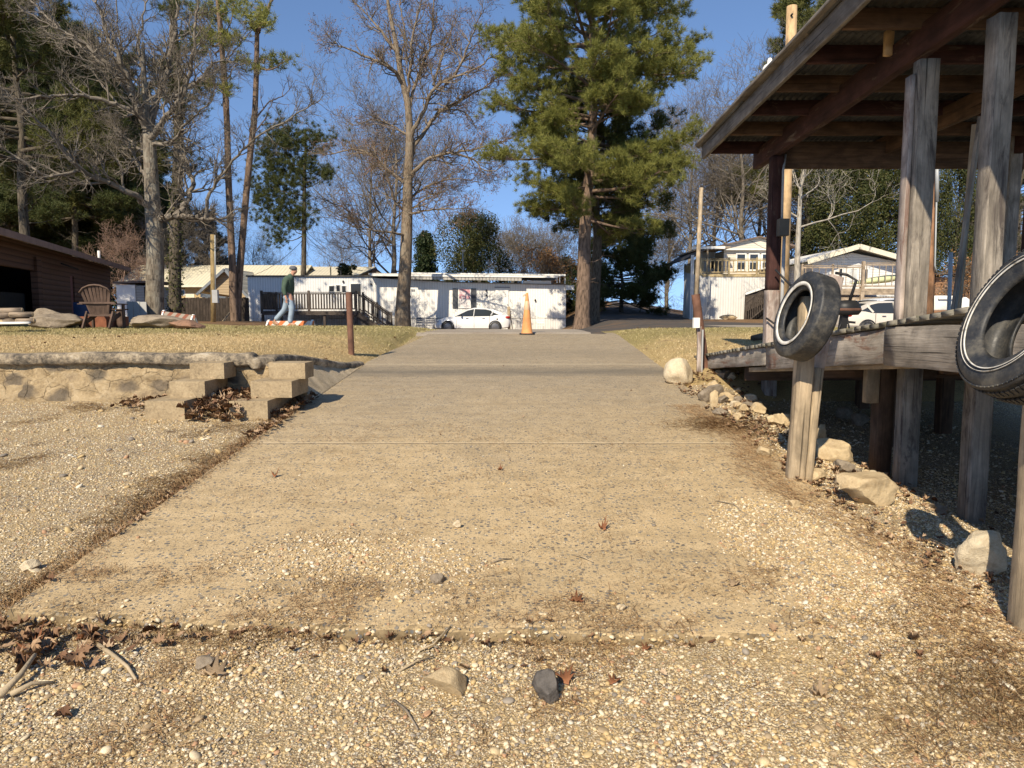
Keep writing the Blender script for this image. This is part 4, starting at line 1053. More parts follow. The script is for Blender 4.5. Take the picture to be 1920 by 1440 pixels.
b = MB(); b.box(p.x+.028, p.x+.05, p.y-.02, p.y+.02, h(p.x,p.y), at(1311,618,10.5).z); b.build('conduit', M_greyp, bx)
q = at(1305, 612, 10.45); b = MB(); b.box(q.x-.045, q.x+.045, q.y-.04, q.y+.03, q.z-.02, q.z+.125); b.build('box', M_whitep, bx)
def pole(name, label, pb, pt, d, r0, r1, mat, group=None, k=14):
    z0 = at(*pb, d); z1 = at(*pt, d); g = min(z0.z, h(z0.x, z0.y))
    T = thing(name, label, 'pole', (z0.x, z0.y, g), group)
    b = MB(); b.tube([(z0.x, z0.y, g-.1), z1], [r0, r1], k); b.build('shaft', mat, T, smooth=True); return T, z0, z1
T, a_, b_ = pole('utility_pole', 'tall new yellow utility pole rising behind the boathouse roof', (1466, 604), (1485, 12), 15.5, .125, .105, M_wnew, 'utility poles')
i1 = at(1443, 132, 15.3)
b = MB(); b.lathe([(0,-.25),(.12,-.24),(.14,-.2),(.14,.05),(.11,.1),(.05,.13),(.05,.2),(.03,.24),(0,.25)], Matrix.Translation(i1), 14); b.build('transformer', M_whitep, T, smooth=True)
b = MB(); b.beam(i1+Vector((.1,0,-.05)), at(1474,110,15.45), .05, .06); b.build('bracket', M_galv, T)
b = MB(); q = at(1485, 27, 15.36); b.tube([q+Vector((0,-.02,0)), q+Vector((0,.05,0))], .02, 6); b.build('bolt', M_black, T)
T, a_, b_ = pole('utility_pole', 'reddish brown pole with a steel conduit, right of the boathouse middle post', (1742, 574), (1748, 250), 14.5, .11, .10, M_wbrown, 'utility poles')
b = MB(); c0 = at(1757, 322, 14.3); b.tube([at(1757,290,14.3), at(1757,378,14.3)], .035, 8); b.tube([at(1756,378,14.3), at(1753,498,14.3), at(1757,512,14.32)], .015, 8); b.build('conduit', M_galv, T, smooth=True)
T, a_, b_ = pole('steel_pipe', 'thin galvanised steel pipe standing right of the brown pole', (1781, 585), (1783, 473), 12.5, .032, .032, M_galv)
T, a_, b_ = pole('utility_pole', 'slim pale utility pole far behind the leaning bollard', (1303, 612), (1315, 352), 33, .11, .085, M_wtan, 'utility poles')
T, a_, b_ = pole('utility_pole', 'weathered yellow pole with a grey meter box near the left fence', (400, 612), (399, 440), 27, .095, .085, m_wood('aged_yellow_pole', (.36,.26,.12), .6, 1.3, None, grain=10), 'utility poles')
b = MB(); q = at(404, 555, 26.8); b.box(q.x-.1, q.x+.1, q.y-.08, q.y+.08, q.z-.25, q.z+.22); b.build('meter_box', M_greyp, T)
b = MB(); b.tube([at(403,441,26.85), at(404,545,26.85)], .025, 8); b.build('conduit', M_galv, T, smooth=True)
# ================================================= tree tools
def perp(D):
    a = np.where(np.abs(D[:, 2:3]) < .9, np.array([[0,0,1.]]), np.array([[1.,0,0]]))
    u = np.cross(D, a); u /= np.linalg.norm(u, axis=1, keepdims=True)+1e-9
    return u, np.cross(D, u)
def frusta(S, k):
    """S rows: p0(3) p1(3) r0 r1 u0"""
    S = np.asarray(S, dtype=float); P0, P1, r0, r1, u0 = S[:, :3], S[:, 3:6], S[:, 6], S[:, 7], S[:, 8]
    D = P1-P0; L = np.linalg.norm(D, axis=1, keepdims=True)+1e-9; D = D/L; P1 = P1+D*r1[:, None]*.25
    u, v = perp(D); n = len(S)
    a = 2*np.pi*np.arange(k)/k; ca, sa = np.cos(a), np.sin(a)
    ring = u[:, None, :]*ca[None, :, None]+v[:, None, :]*sa[None, :, None]
    V = np.stack([P0[:, None]+ring*r0[:, None, None], P1[:, None]+ring*r1[:, None, None]], 1)
    j = np.arange(k); jn = (j+1) % k
    f = np.stack([j, jn, k+jn, k+j], 1)[None]+(np.arange(n)*2*k)[:, None, None]
    c = 2*np.pi*np.maximum(r0, .02)
    U = np.zeros((n, k, 4, 2)); 
    U[:, :, 0, 0] = U[:, :, 1, 0] = u0[:, None]; U[:, :, 2, 0] = U[:, :, 3, 0] = (u0+L[:, 0])[:, None]
    U[:, :, 0, 1] = U[:, :, 3, 1] = c[:, None]*j[None]/k; U[:, :, 1, 1] = U[:, :, 2, 1] = c[:, None]*(j+1)[None]/k
    return V.reshape(-1, 3), f.reshape(-1, 4), U.reshape(-1, 2)
def wood_mesh(name, segs, mat, parent, world=False):
    S = np.array(segs); big = S[:, 6] > .06; mid = (S[:, 6] > .02) & ~big; sml = ~big & ~mid
    vv, ff, uu, n0 = [], [], [], 0
    for m, k in ((big, 10), (mid, 5), (sml, 3)):
        if m.any():
            a, b, c = frusta(S[m], k); vv.append(a); ff.append(b+n0); uu.append(c); n0 += len(a)
    return mesh_np(name, np.concatenate(vv), [np.concatenate(ff)], [np.concatenate(uu)], mat, parent, smooth=True, world=world)
def rdir(d, ang, az):
    d = d.normalized(); u = d.orthogonal().normalized(); v = d.cross(u)
    return (d*math.cos(ang)+(u*math.cos(az)+v*math.sin(az))*math.sin(ang)).normalized()
def limb(segs, pts, r0, r1, sub=4, wob=.02, rr=None):
    """smooth polyline -> segments; returns sampled (p, dir, r, t)"""
    rr = rr or rnd; P_ = []
    n = len(pts)
    for i in range(n-1):
        p0 = pts[max(i-1, 0)]; p1 = pts[i]; p2 = pts[i+1]; p3 = pts[min(i+2, n-1)]
        for k in range(sub):
            t_ = k/sub; P_.append(.5*((2*p1)+(p2-p0)*t_+(2*p0-5*p1+4*p2-p3)*t_*t_+(3*p1-p0-3*p2+p3)*t_**3))
    P_.append(pts[-1].copy()); out = []; m = len(P_)-1; u = 0
    for i in range(1, m): P_[i] = P_[i]+Vector((rr.gauss(0,1), rr.gauss(0,1), rr.gauss(0,.5)))*wob
    for i in range(m):
        ra = lerp(r0, r1, (i/m)**.8); rb = lerp(r0, r1, ((i+1)/m)**.8); L = (P_[i+1]-P_[i]).length
        segs.append((*P_[i], *P_[i+1], ra, rb, u)); u += L
        out.append((P_[i], (P_[i+1]-P_[i]).normalized(), ra, i/m))
    return out, u
def grow(segs, p, d, L, r, lvl, maxl, rr, up=.12, tips=None, kids=5, ang=(30, 62), wig=.22, rmin=.006, shrink=.55):
    n = 5 if lvl < maxl else 3
    pts = []; st = L/n; q = p.copy(); dd = d.copy(); u = rr.random()*5
    for i in range(n):
        dd = (dd+Vector((rr.gauss(0, wig), rr.gauss(0, wig), rr.gauss(0, wig)))+Vector((0,0,up))).normalized()
        q2 = q+dd*st; ra = max(rmin, lerp(r, r*.35, i/n)); rb = max(rmin*.7, lerp(r, r*.35, (i+1)/n))
        segs.append((*q, *q2, ra, rb, u)); u += st
        pts.append((q2, dd.copy(), rb)); q = q2
    if tips is not None and lvl >= maxl: tips.append((q.copy(), dd.copy()))
    if lvl < maxl:
        for k in range(kids):
            i = min(n-1, int(rr.uniform(.15, 1)*n)); pp, pd, pr = pts[i]
            nd = rdir(pd, R(rr.uniform(*ang)), rr.uniform(0, 6.28))
            grow(segs, pp, nd, L*rr.uniform(.38, .75)*(1.15-.4*i/n)*shrink/.55, min(pr*.75, r*.6), lvl+1, maxl, rr, up, tips, kids, ang, wig, rmin, shrink)

def tris(C, D, size, n_per, spread, width, droop=0):
    """needle tufts: C centers, D directions"""
    n = len(C); C = np.repeat(C, n_per, 0); D = np.repeat(D, n_per, 0); m = len(C)
    d = D*spread+rng.standard_normal((m, 3)); d[:, 2] -= droop; d /= np.linalg.norm(d, axis=1, keepdims=True)
    L = size*rng.uniform(.65, 1.15, (m, 1)); w_ = np.cross(d, rng.standard_normal((m, 3))); w_ /= np.linalg.norm(w_, axis=1, keepdims=True)+1e-9
    B = C+rng.standard_normal((m, 3))*size*.10
    V = np.stack([B+w_*width, B-w_*width, B+d*L], 1)
    return V.reshape(-1, 3), np.arange(3*m).reshape(m, 3)
def quads(C, size, rndz=1.0):
    m = len(C); a = rng.standard_normal((m, 3)); a[:, 2] *= rndz; a /= np.linalg.norm(a, axis=1, keepdims=True)
    b = np.cross(a, rng.standard_normal((m, 3))); b /= np.linalg.norm(b, axis=1, keepdims=True)+1e-9
    s = size*rng.uniform(.5, 1.2, (m, 1))
    V = np.stack([C+a*s, C+b*s*.6, C-a*s, C-b*s*.6], 1)
    return V.reshape(-1, 3), np.arange(4*m).reshape(m, 4)

B_oak = m_bark('grey_oak_bark', (.145,.12,.09), (.30,.275,.215)); B_syc = m_bark('brown_grey_bark', (.165,.125,.085), (.25,.21,.155))
B_pine = m_bark('pine_bark', (.145,.10,.07), None, s=.7); B_dark = m_bark('dark_ivy_bark', (.085,.07,.05)); B_pale = m_bark('pale_bark', (.30,.265,.21), (.42,.39,.33)); B_twig = m_bark('pale_twig_bark', (.155,.13,.10), (.22,.19,.15))
L_pine = m_leaf('pine_needles', (.125,.14,.03), (.215,.22,.05), (.36,.33,.09), .28)
L_olive = m_leaf('olive_pine_needles', (.07,.078,.02), (.13,.135,.035), (.22,.20,.06), .22)
L_pined = m_leaf('dark_pine_needles', (.040,.054,.015), (.075,.09,.024), (.13,.125,.04), .2)
L_ced = m_leaf('cedar_foliage', (.012,.028,.010), (.028,.045,.016), (.06,.07,.025), .15)
L_ivy = m_leaf('ivy_leaves', (.030,.042,.012), (.07,.08,.022), (.15,.13,.045), .2)
L_brn = m_leaf('beech_leaves', (.24,.12,.05), (.38,.20,.08), (.5,.30,.14), .3)
L_seed = m_leaf('seed_balls', (.14,.08,.055), (.22,.12,.08), None, .1)

def pine(name, H, trunk_r, z0, prof, seed, nb=70, tuft=14, tsize=.26, needle=.011, mat=L_pine, bark=B_pine, lean=None, sub=6, up=.18, az_bias=None, label='', dens=1.0, group=None, loc=(0,0,0), forks=None, cat='tree', stubs=6):
    """prof(t) -> branch length in metres, t 0..1 from lowest branch to top"""
    rr = random.Random(seed); T = thing(name, label, cat, loc, group); segs = []
    lean = lean or (0, 0)
    tp = [Vector((lean[0]*(i/8)**1.3+rr.gauss(0,.03)*i, lean[1]*(i/8)+rr.gauss(0,.02)*i, H*i/8)) for i in range(9)]
    tr = []; smp, _ = limb(tr, tp, trunk_r, trunk_r*.18, 4, 0)
    tr.insert(0, (0,0,-.5, 0,0,.05, trunk_r*1.45, trunk_r*1.15, 0)); tr.insert(1, (0,0,.04, *tuple(smp[1][0]), trunk_r*1.12, trunk_r, .5))
    def tpos(z):
        i = min(7, int(z/H*8)); f = z/H*8-i; return tp[i].lerp(tp[i+1], f)
    C, D = [], []
    for s_ in range(stubs):
        z = rr.uniform(z0*.45, z0*1.1); a = rr.uniform(0, 6.28); grow(segs, tpos(z), Vector((math.cos(a), math.sin(a), .1)), rr.uniform(.5, 1.6), .03, 2, 3, rr, .0, None, 2)
    for i in range(nb):
        t_ = (i+rr.random())/nb; z = lerp(z0, H*.985, t_**.9); a = i*2.4+rr.gauss(0, .9) if az_bias is None else az_bias+rr.gauss(0, 1.1)
        L = prof(t_)*rr.uniform(.62, 1.18); p = tpos(z)
        if L < .15: L = .15
        d = Vector((math.cos(a), math.sin(a), lerp(-.05, .75, t_)+rr.gauss(0, .12))).normalized()
        n = 6; q = p.copy(); pts = [(q.copy(), d.copy())]; r = min(trunk_r*.5, .018*L+.01)
        for k in range(n):
            d = (d+Vector((rr.gauss(0,.12), rr.gauss(0,.12), up*(k/n)+rr.gauss(0,.06)-(.06 if k < 3 else 0)))).normalized(); q2 = q+d*L/n
            segs.append((*q, *q2, max(.008, r*(1-.8*k/n)), max(.007, r*(1-.8*(k+1)/n)), 0)); pts.append((q2.copy(), d.copy())); q = q2
        ns = max(2, int(sub*L/2.2*dens)+1)
        for k in range(ns):
            f = rr.uniform(.32, 1.0); i0 = min(n-1, int(f*n)); pp = pts[i0][0].lerp(pts[i0+1][0], f*n-i0); pd = pts[i0][1]
            sd_ = rdir(pd, R(rr.uniform(25, 60)), rr.uniform(0, 6.28)); sd_.z = sd_.z*.5+.15; sd_.normalize(); SL = L*rr.uniform(.12, .30)*(1.2-f*.5)+.12
            e = pp+sd_*SL; segs.append((*pp, *e, .008+.004*SL, .006, 0))
            for _ in range(5): C.append(e+Vector((rr.gauss(0,.17), rr.gauss(0,.17), rr.gauss(0,.13)+.06))); D.append((sd_+Vector((0,0,.7))).normalized())
            m = max(1, int(SL/.45))
            for j in range(m):
                g = (j+1)/m; c = pp.lerp(e, g)+Vector((rr.gauss(0,.09), rr.gauss(0,.09), rr.gauss(0,.08)+.04)); C.append(c); D.append((sd_+Vector((0,0,.45))).normalized())
        C.append(q); D.append(d)
    o1 = wood_mesh('trunk', tr, bark, T); o2 = wood_mesh('branches', segs, bark, T)
    C, D = np.array([tuple(c) for c in C]), np.array([tuple(c) for c in D])
    a, b = tris(C, D, tsize, tuft, .9, needle)
    mesh_np('crown', a, [b], None, mat, T, world=False)
    return T

def pbase(px, d, dz=0):
    p = at(px, 600, d); x = p.x; z = h(x, d); x = xat(px, d, z); return Vector((x, d, h(x, d)+dz))

# ---- the big loblolly pine (two trunks)
d = 37.0; pb = pbase(1091, d)
def prof1(t):
    k = [(0,3.8),(.12,5.6),(.25,4.5),(.38,4.6),(.53,5.7),(.66,5.1),(.75,4.0),(.88,3.0),(1,1.0)]
    for (a, b), (c, e) in zip(k, k[1:]):
        if a <= t <= c: return lerp(b, e, (t-a)/(c-a))
    return 1
prof1b = lambda t: prof1(t)*.90
T = pine('pine_tree', 20.5, .42, 5.3, prof1b, 5, nb=124, tuft=30, tsize=.29, needle=.010, sub=12, up=.16, lean=(.7, 0), label='tall full pine with thick brown trunk at the top of the ramp', loc=pb, stubs=8)
pb2 = pbase(1112, 39.0)
def prof2(t): return lerp(4.6, 1.4, t)*(1 if t > .1 else .8)
pine('pine_tree', 13.5, .36, 5.2, prof2, 9, nb=62, tuft=18, tsize=.32, needle=.014, sub=13, mat=L_pined, bark=B_dark, lean=(.6, .5), label='second darker pine standing right behind the tall full pine', loc=pb2)
pine('pine_tree', 7.6, .16, .5, lambda t: lerp(3.4, .6, t), 12, nb=95, tuft=18, tsize=.30, needle=.016, sub=13, mat=L_pined, bark=B_dark, label='low bushy young pine at the roadside right of the big pines', loc=pbase(1165, 52), cat='tree')

# ---- lone pine with one-sided crown behind the trailer
T = thing('pine_tree', 'slim lone pine with a ragged one-sided crown behind the long trailer', 'tree', pbase(569, 52)); rr = random.Random(4)
base = T.location; tr = []; dd_ = 52
tp = [at(569, 560, dd_), at(570, 470, dd_), at(570, 400, dd_), at(571, 330, dd_), at(573, 280, dd_), at(572, 245, dd_)]
tp = [Vector((base.x, dd_, base.z-.3))]+tp; limb(tr, tp, .24, .07, 4, .01); wood_mesh('trunk', tr, B_dark, T, world=True)
sg = []; C, D = [], []
def pineblob(px, py, w_, hh, n, dep=1.3, dd_=52, seed=1):
    for _ in range(n):
        a = rr.gauss(0, .42); b_ = rr.gauss(0, .42); c = at(px+w_*a, py+hh*b_, dd_+rr.gauss(0, dep*.5)); C.append(tuple(c)); D.append((rr.gauss(0,.5), rr.gauss(0,.5), .6))
blobs = [(525,245,55,40,50),(548,262,50,30,40),(520,262,40,30,30),(580,262,70,30,60),(596,262,24,30,20),(505,290,50,40,50),(535,300,70,40,70),(520,325,60,40,55),(500,345,60,30,45),(540,345,60,40,55),(490,372,50,26,35),(525,380,70,30,60),(545,395,60,30,50),(515,410,60,26,42),(545,420,50,26,30),(520,448,30,24,30),(600,322,36,20,30),(612,330,16,18,14),(575,300,24,26,16),(560,330,30,40,26)]
for (x, y, w_, hh, n) in blobs:
    n = int(n*2.2)
    pineblob(x, y, w_, hh, n)
    e = at(x, y, dd_); s0 = at(571, min(440, y+22), dd_); mdl = s0.lerp(e, .5)+Vector((0, rr.gauss(0,.4), -.25)); limb(sg, [s0, mdl, e], .05, .015, 3, .03)
for i in range(40):   # hanging vine strands on the trunk
    y0 = rr.uniform(380, 500); x0_ = 570+rr.gauss(0, 5); p0 = at(x0_, y0, dd_-.1); sg.append((*p0, *(p0+Vector((rr.gauss(0,.25), rr.gauss(0,.2), -rr.uniform(.4,1.3)))), .012, .008, 0))
wood_mesh('branches', sg, B_dark, T, world=True)
a, b = tris(np.array(C), np.array(D), .33, 40, .9, .011); mesh_np('crown', a, [b], None, L_pined, T)

# ---- hero bare trees from traced limbs
def traced(name, label, dist, trunk, limbs, seed, bark, kids=5, maxl=3, twig=.0075, autolen=.5, seedmat=None, extra=0, group=None, nsub=7, trunk_kids=0, spread=1.0):
    rr = random.Random(seed); px, py, r = trunk[0]; b0 = pbase(px, dist)
    T = thing(name, label, 'tree', b0, group); tr, sg, tips = [], [], []
    def P3(px, py, dd=0): return at(px, py, dist+dd)
    pts = [Vector((b0.x, b0.y, b0.z-.3))]+[P3(a[0], a[1]) for a in trunk[1:]]
    n = len(trunk)
    for i in range(n-1):
        sgs = []
        ctrl = [pts[max(i-1,0)], pts[i], pts[i+1], pts[min(i+2, n-1)]]
        u = 0; prev = pts[i]
        for k in range(1, 7):
            t_ = k/6; p0, p1, p2, p3 = ctrl
            q = .5*((2*p1)+(p2-p0)*t_+(2*p0-5*p1+4*p2-p3)*t_*t_+(3*p1-p0-3*p2+p3)*t_**3)
            ra = lerp(trunk[i][2], trunk[i+1][2], (k-1)/6); rb = lerp(trunk[i][2], trunk[i+1][2], k/6)
            tr.append((*prev, *q, ra, rb, i*2+u)); prev = q; u += .3
    allsmp = []
    for L in limbs:
        r0, r1, pl = L[0], L[1], L[2]
        smp, ln = limb(sg, [P3(*a) for a in pl], r0, r1, 5, .035, rr); allsmp.append((smp, ln, r0))
    for smp, ln, r0 in allsmp:
        nk = int(nsub*ln/2.5)+2
        for k in range(nk):
            f = rr.uniform(.18, 1.0); i = min(len(smp)-1, int(f*len(smp))); p, dd, r_, t_ = smp[i]
            nd = rdir(dd, R(rr.uniform(25, 65)), rr.uniform(0, 6.28))
            grow(sg, p, nd, rr.uniform(.5, 1.0)*autolen*(1.7-f)*spread, min(r_*.6, .045), 1, maxl, rr, .10, tips, kids, rmin=twig)
        p, dd, r_, t_ = smp[-1]; 
        for _ in range(3): grow(sg, p, rdir(dd, R(rr.uniform(5, 30)), rr.uniform(0, 6.28)), autolen*.9*spread, min(r_*.8,.035), 1, maxl, rr, .10, tips, kids, rmin=twig)
    for _ in range(trunk_kids):
        s = rr.choice(tr[len(tr)//3:]); p = Vector(s[:3]); a = rr.uniform(0, 6.28); grow(sg, p, Vector((math.cos(a), math.sin(a), .4)).normalized(), autolen*1.2, .03, 1, maxl, rr, .1, tips, kids, rmin=twig)
    wood_mesh('trunk', tr, bark, T, world=True); wood_mesh('limbs', sg, bark if bark is not B_oak else B_twig, T, world=True)
    if seedmat and tips:
        C = np.array([tuple(t_[0]) for t_ in tips if rr.random() < .5]); C = np.concatenate([C, C+rng.normal(0, .12, C.shape)])
        a, b = quads(C, .045); mesh_np('seed_balls', a, [b], None, seedmat, T)
    return T
# centre tree: tall bare sweetgum-like tree in front of the trailer
traced('bare_tree', 'tall bare tree with dangling seed balls in front of the white trailer', 42,
 [(755,612,.55),(756,560,.40),(760,500,.365),(763,420,.32),(765,340,.27),(768,270,.23),(765,200,.19),(752,140,.17),(742,80,.13),(730,20,.10),(722,-40,.06)],
 [(.13,.03,[(767,335,0),(800,300,-.5),(845,287,-.8),(890,280,-1.2),(940,265,-1.6)]),
  (.15,.03,[(767,300,0),(790,255,.4),(820,215,.8),(860,190,1),(905,165,1.5),(940,140,1.8)]),
  (.13,.03,[(768,262,0),(795,205,-.4),(815,165,-1),(850,145,-1.4),(890,130,-2),(925,105,-2.2)]),
  (.11,.03,[(766,205,0),(782,150,.5),(805,90,.9),(812,30,1.2),(815,-30,1.4)]),
  (.12,.03,[(757,160,0),(735,130,-.8),(700,112,-1.3),(660,95,-1.8),(625,80,-2.2)]),
  (.10,.025,[(742,95,0),(715,60,.6),(690,30,1),(660,0,1.3)]),
  (.10,.025,[(765,180,0),(770,120,-.6),(775,60,-1),(790,0,-1.2),(795,-40,-1.3)]),
  (.12,.03,[(762,345,0),(730,320,.6),(700,292,1.1),(660,280,1.6),(620,290,2.0)]),
  (.08,.02,[(758,395,0),(742,380,-.5),(730,345,-.8),(712,310,-1)]),
  (.09,.02,[(762,442,0),(735,436,-1),(700,432,-1.6),(672,425,-2),(655,405,-2.2)]),
  (.09,.02,[(764,375,0),(800,350,1.2),(850,335,1.8),(900,342,2.4)]),
  (.08,.02,[(764,402,0),(795,395,-1.4),(840,392,-2),(870,392,-2.4)]),
  (.08,.02,[(764,400,0),(795,375,.5),(830,360,1)]),
  (.07,.02,[(766,255,0),(735,235,.5),(700,225,1),(665,235,1.6)]),
  (.07,.02,[(815,205,.8),(870,210,.3),(890,235,0)]),
  (.07,.02,[(845,287,-.8),(890,300,-1),(905,318,-1.2),(930,320,-1.4)]),
  (.07,.02,[(748,130,0),(760,70,.8),(750,10,1.2),(756,-40,1.4)]),
  (.08,.02,[(850,145,-1.4),(880,80,-1.8),(900,30,-2)]),(.08,.02,[(812,160,-1),(830,100,-.6),(850,50,-.2)])],
 21, B_syc, kids=6, maxl=3, twig=.007, autolen=1.3, seedmat=L_seed, nsub=8)
# left oak
traced('bare_tree', 'big pale-barked bare tree on the left with a thick sideways limb', 27,
 [(290,600,.36),(290,560,.32),(291,500,.31),(290,440,.30),(286,380,.27),(283,320,.24),(280,265,.22),(277,235,.18),(274,190,.12),(270,140,.08),(268,80,.05)],
 [(.17,.05,[(290,412,0),(310,408,-.1),(335,404,-.2),(360,408,-.3),(385,410,-.5),(408,412,-.6)]),
  (.12,.05,[(330,405,-.2),(345,385,-.2),(358,360,-.2),(360,335,-.2),(350,310,0),(345,285,.2)]),
  (.16,.03,[(278,250,0),(262,215,-.4),(245,160,-.8),(225,110,-1.2),(200,60,-1.5),(180,0,-1.8)]),
  (.16,.03,[(279,240,0),(295,190,.3),(310,140,.5),(322,90,.7),(330,40,.9),(328,-20,1)]),
  (.12,.03,[(281,262,0),(310,225,-.8),(340,180,-1.2),(360,120,-1.6),(368,40,-1.8),(372,-20,-2)]),
  (.10,.02,[(284,300,0),(268,285,.6),(240,262,1),(215,240,1.5)]),
  (.13,.02,[(284,392,0),(255,368,-.8),(200,340,-1.6),(150,318,-2.4),(95,250,-3.2),(50,210,-3.8),(0,165,-4.2)]),
  (.10,.02,[(284,330,0),(262,315,.9),(243,275,1.5),(215,250,2.0)]),
  (.09,.02,[(262,215,-.4),(215,195,-.9),(160,180,-1.4),(100,180,-2),(40,185,-2.6),(0,180,-3)]),
  (.09,.02,[(250,170,-.8),(200,120,-1.2),(150,75,-1.6),(100,50,-2),(40,20,-2.4)]),
  (.09,.02,[(240,150,-.8),(180,110,.2),(120,60,.8),(75,20,1.2),(40,-20,1.5)]),
  (.08,.02,[(278,225,0),(250,190,.8),(232,120,1.4),(222,60,1.8),(215,-10,2)]),
  (.08,.02,[(292,200,.3),(270,150,.8),(262,90,1.2),(270,30,1.4),(282,-20,1.5)]),
  (.07,.02,[(345,300,.1),(330,275,.4),(310,262,.8),(295,245,1)]),
  (.07,.02,[(330,180,-1),(375,150,-1.6),(400,120,-2),(430,110,-2.3)]),
  (.07,.02,[(385,410,-.5),(398,350,-.8),(430,310,-1.2),(470,265,-1.6),(530,230,-2),(590,190,-2.4)]),
  (.05,.015,[(300,205,.2),(340,165,.4),(385,150,.6),(415,130,.8)]),
  (.08,.02,[(281,270,0),(320,265,-1),(350,230,-1.6),(390,195,-2)]),
  (.06,.02,[(150,318,-2.4),(90,330,-3),(40,300,-3.4),(0,275,-3.6)]),(.06,.02,[(200,340,-1.6),(160,345,-2),(120,330,-2.2)])],
 31, B_oak, kids=6, maxl=3, twig=.005, autolen=1.1, nsub=8)
# dark ivy trunk behind it
def stem(name, label, dist, trunk, bark, crownspec=None, mat=L_pine, seed=2, limbs=(), tsz=.26, ivy=0, group=None, nd=.011):
    rr = random.Random(seed); b0 = pbase(trunk[0][0], dist); T = thing(name, label, 'tree', b0, group); tr, sg, C, D = [], [], [], []
    pts = [Vector((b0.x, b0.y, b0.z-.3))]+[at(a[0], a[1], dist) for a in trunk[1:]]
    for i in range(len(pts)-1):
        for k in range(4): tr.append((*pts[i].lerp(pts[i+1], k/4), *pts[i].lerp(pts[i+1], (k+1)/4), lerp(trunk[i][2], trunk[i+1][2], k/4), lerp(trunk[i][2], trunk[i+1][2], (k+1)/4), i*3+k*.7))
    for L in limbs: 
        smp, ln = limb(sg, [at(a[0], a[1], dist+(a[2] if len(a) > 2 else 0)) for a in L[2]], L[0], L[1], 4, .03, rr)
        for k in range(int(ln*1.5)+2):
            p, dd, r_, t_ = smp[rr.randrange(len(smp)//4, len(smp))]; grow(sg, p, rdir(dd, R(rr.uniform(25,60)), rr.uniform(0,6.28)), rr.uniform(.5,1.3), .02, 1, 2, rr, .08, None, 3)
    for (x, y, w_, hh, n) in (crownspec or ()):
        dp = rr.gauss(0, 1.4)
        for _ in range(n): C.append(tuple(at(x+w_*rr.gauss(0,.42), y+hh*rr.gauss(0,.4), dist+dp+rr.gauss(0,.7)))); D.append((rr.gauss(0,.5), rr.gauss(0,.5), .6))
        i = min(range(len(pts)), key=lambda i: abs(pts[i].z-at(x,y,dist).z+.8)); e = at(x, y, dist+dp); s0 = pts[i]; limb(sg, [s0, s0.lerp(e,.5)+Vector((0,0,rr.gauss(-.1,.2))), e], .045, .012, 4, .05, rr)
        for _ in range(4): q = at(x+w_*rr.gauss(0,.4), y+hh*rr.gauss(0,.4), dist+dp); sg.append((*e, *q, .015, .008, 0))
    wood_mesh('trunk', tr, bark, T, world=True)
    if sg: wood_mesh('branches', sg, bark, T, world=True)
    if C: a, b = tris(np.array(C), np.array(D), tsz, 22, .9, nd); mesh_np('crown', a, [b], None, mat, T)
    if ivy:
        P_ = []
        for _ in range(ivy):
            s = tr[rr.randrange(0, int(len(tr)*.75))]; p = Vector(s[:3]).lerp(Vector(s[3:6]), rr.random()); a_ = rr.uniform(0, 6.28); r_ = s[6]+abs(rr.gauss(0,.07)); P_.append((p.x+math.cos(a_)*r_, p.y+math.sin(a_)*r_, p.z))
        a, b = quads(np.array(P_), .06); mesh_np('ivy', a, [b], None, L_ivy, T)
    return T
def rblobs(rr, n, x0, x1, y0, y1, w_, hh, k): return [(rr.uniform(x0,x1), rr.uniform(y0,y1), w_*rr.uniform(.6,1.3), hh*rr.uniform(.6,1.3), int(k*rr.uniform(.6,1.3))) for _ in range(n)]
q_ = random.Random(8)
stem('pine_tree', 'ivy-covered dark pine trunk just right of the big pale-barked tree', 32, [(328,600,.28),(328,500,.25),(330,400,.23),(334,300,.21),(336,200,.19),(330,100,.16),(322,0,.12),(318,-60,.08)], B_dark,
     rblobs(q_, 10, 290, 420, 10, 130, 50, 30, 34)+rblobs(q_, 9, 300, 400, 150, 210, 45, 22, 26)+[(350,285,40,30,22),(375,310,40,30,18)], L_pined, 5, ivy=2600)
stem('pine_tree', 'slender twin-stemmed pine left of the person, its left stem', 29, [(441,606,.17),(437,560,.15),(436,500,.14),(432,420,.13),(428,330,.125),(426,240,.115),(422,160,.11),(415,80,.095),(408,0,.08),(404,-40,.06)], B_pine,
     rblobs(q_, 12, 370, 450, 0, 150, 36, 22, 26)+[(428,170,26,20,18)], L_pine, 6, limbs=[(.04,.012,[(424,180),(400,160,.4),(380,150,.8)]),(.04,.012,[(420,120),(440,95,.3),(470,60,.5)])])
stem('pine_tree', 'slender twin-stemmed pine left of the person, its right stem', 29.4, [(444,606,.17),(446,560,.15),(450,500,.14),(456,430,.13),(463,350,.125),(470,280,.12),(478,210,.11),(481,130,.10),(482,60,.085),(500,20,.06),(514,-10,.04)], B_pine,
     [(500,112,36,20,22),(520,118,40,18,22),(538,112,22,14,12),(478,128,26,12,10),(462,40,30,22,16),(488,30,24,16,12)]+rblobs(q_, 5, 440, 500, 0, 50, 26, 18, 14), L_pine, 7, limbs=[(.04,.01,[(474,235),(500,195,.3),(530,180,.6),(546,160,.8)]),(.035,.01,[(470,260),(495,225,-.3),(505,200,-.5)]),(.045,.015,[(481,62),(496,40,.2),(512,0,.4)])])

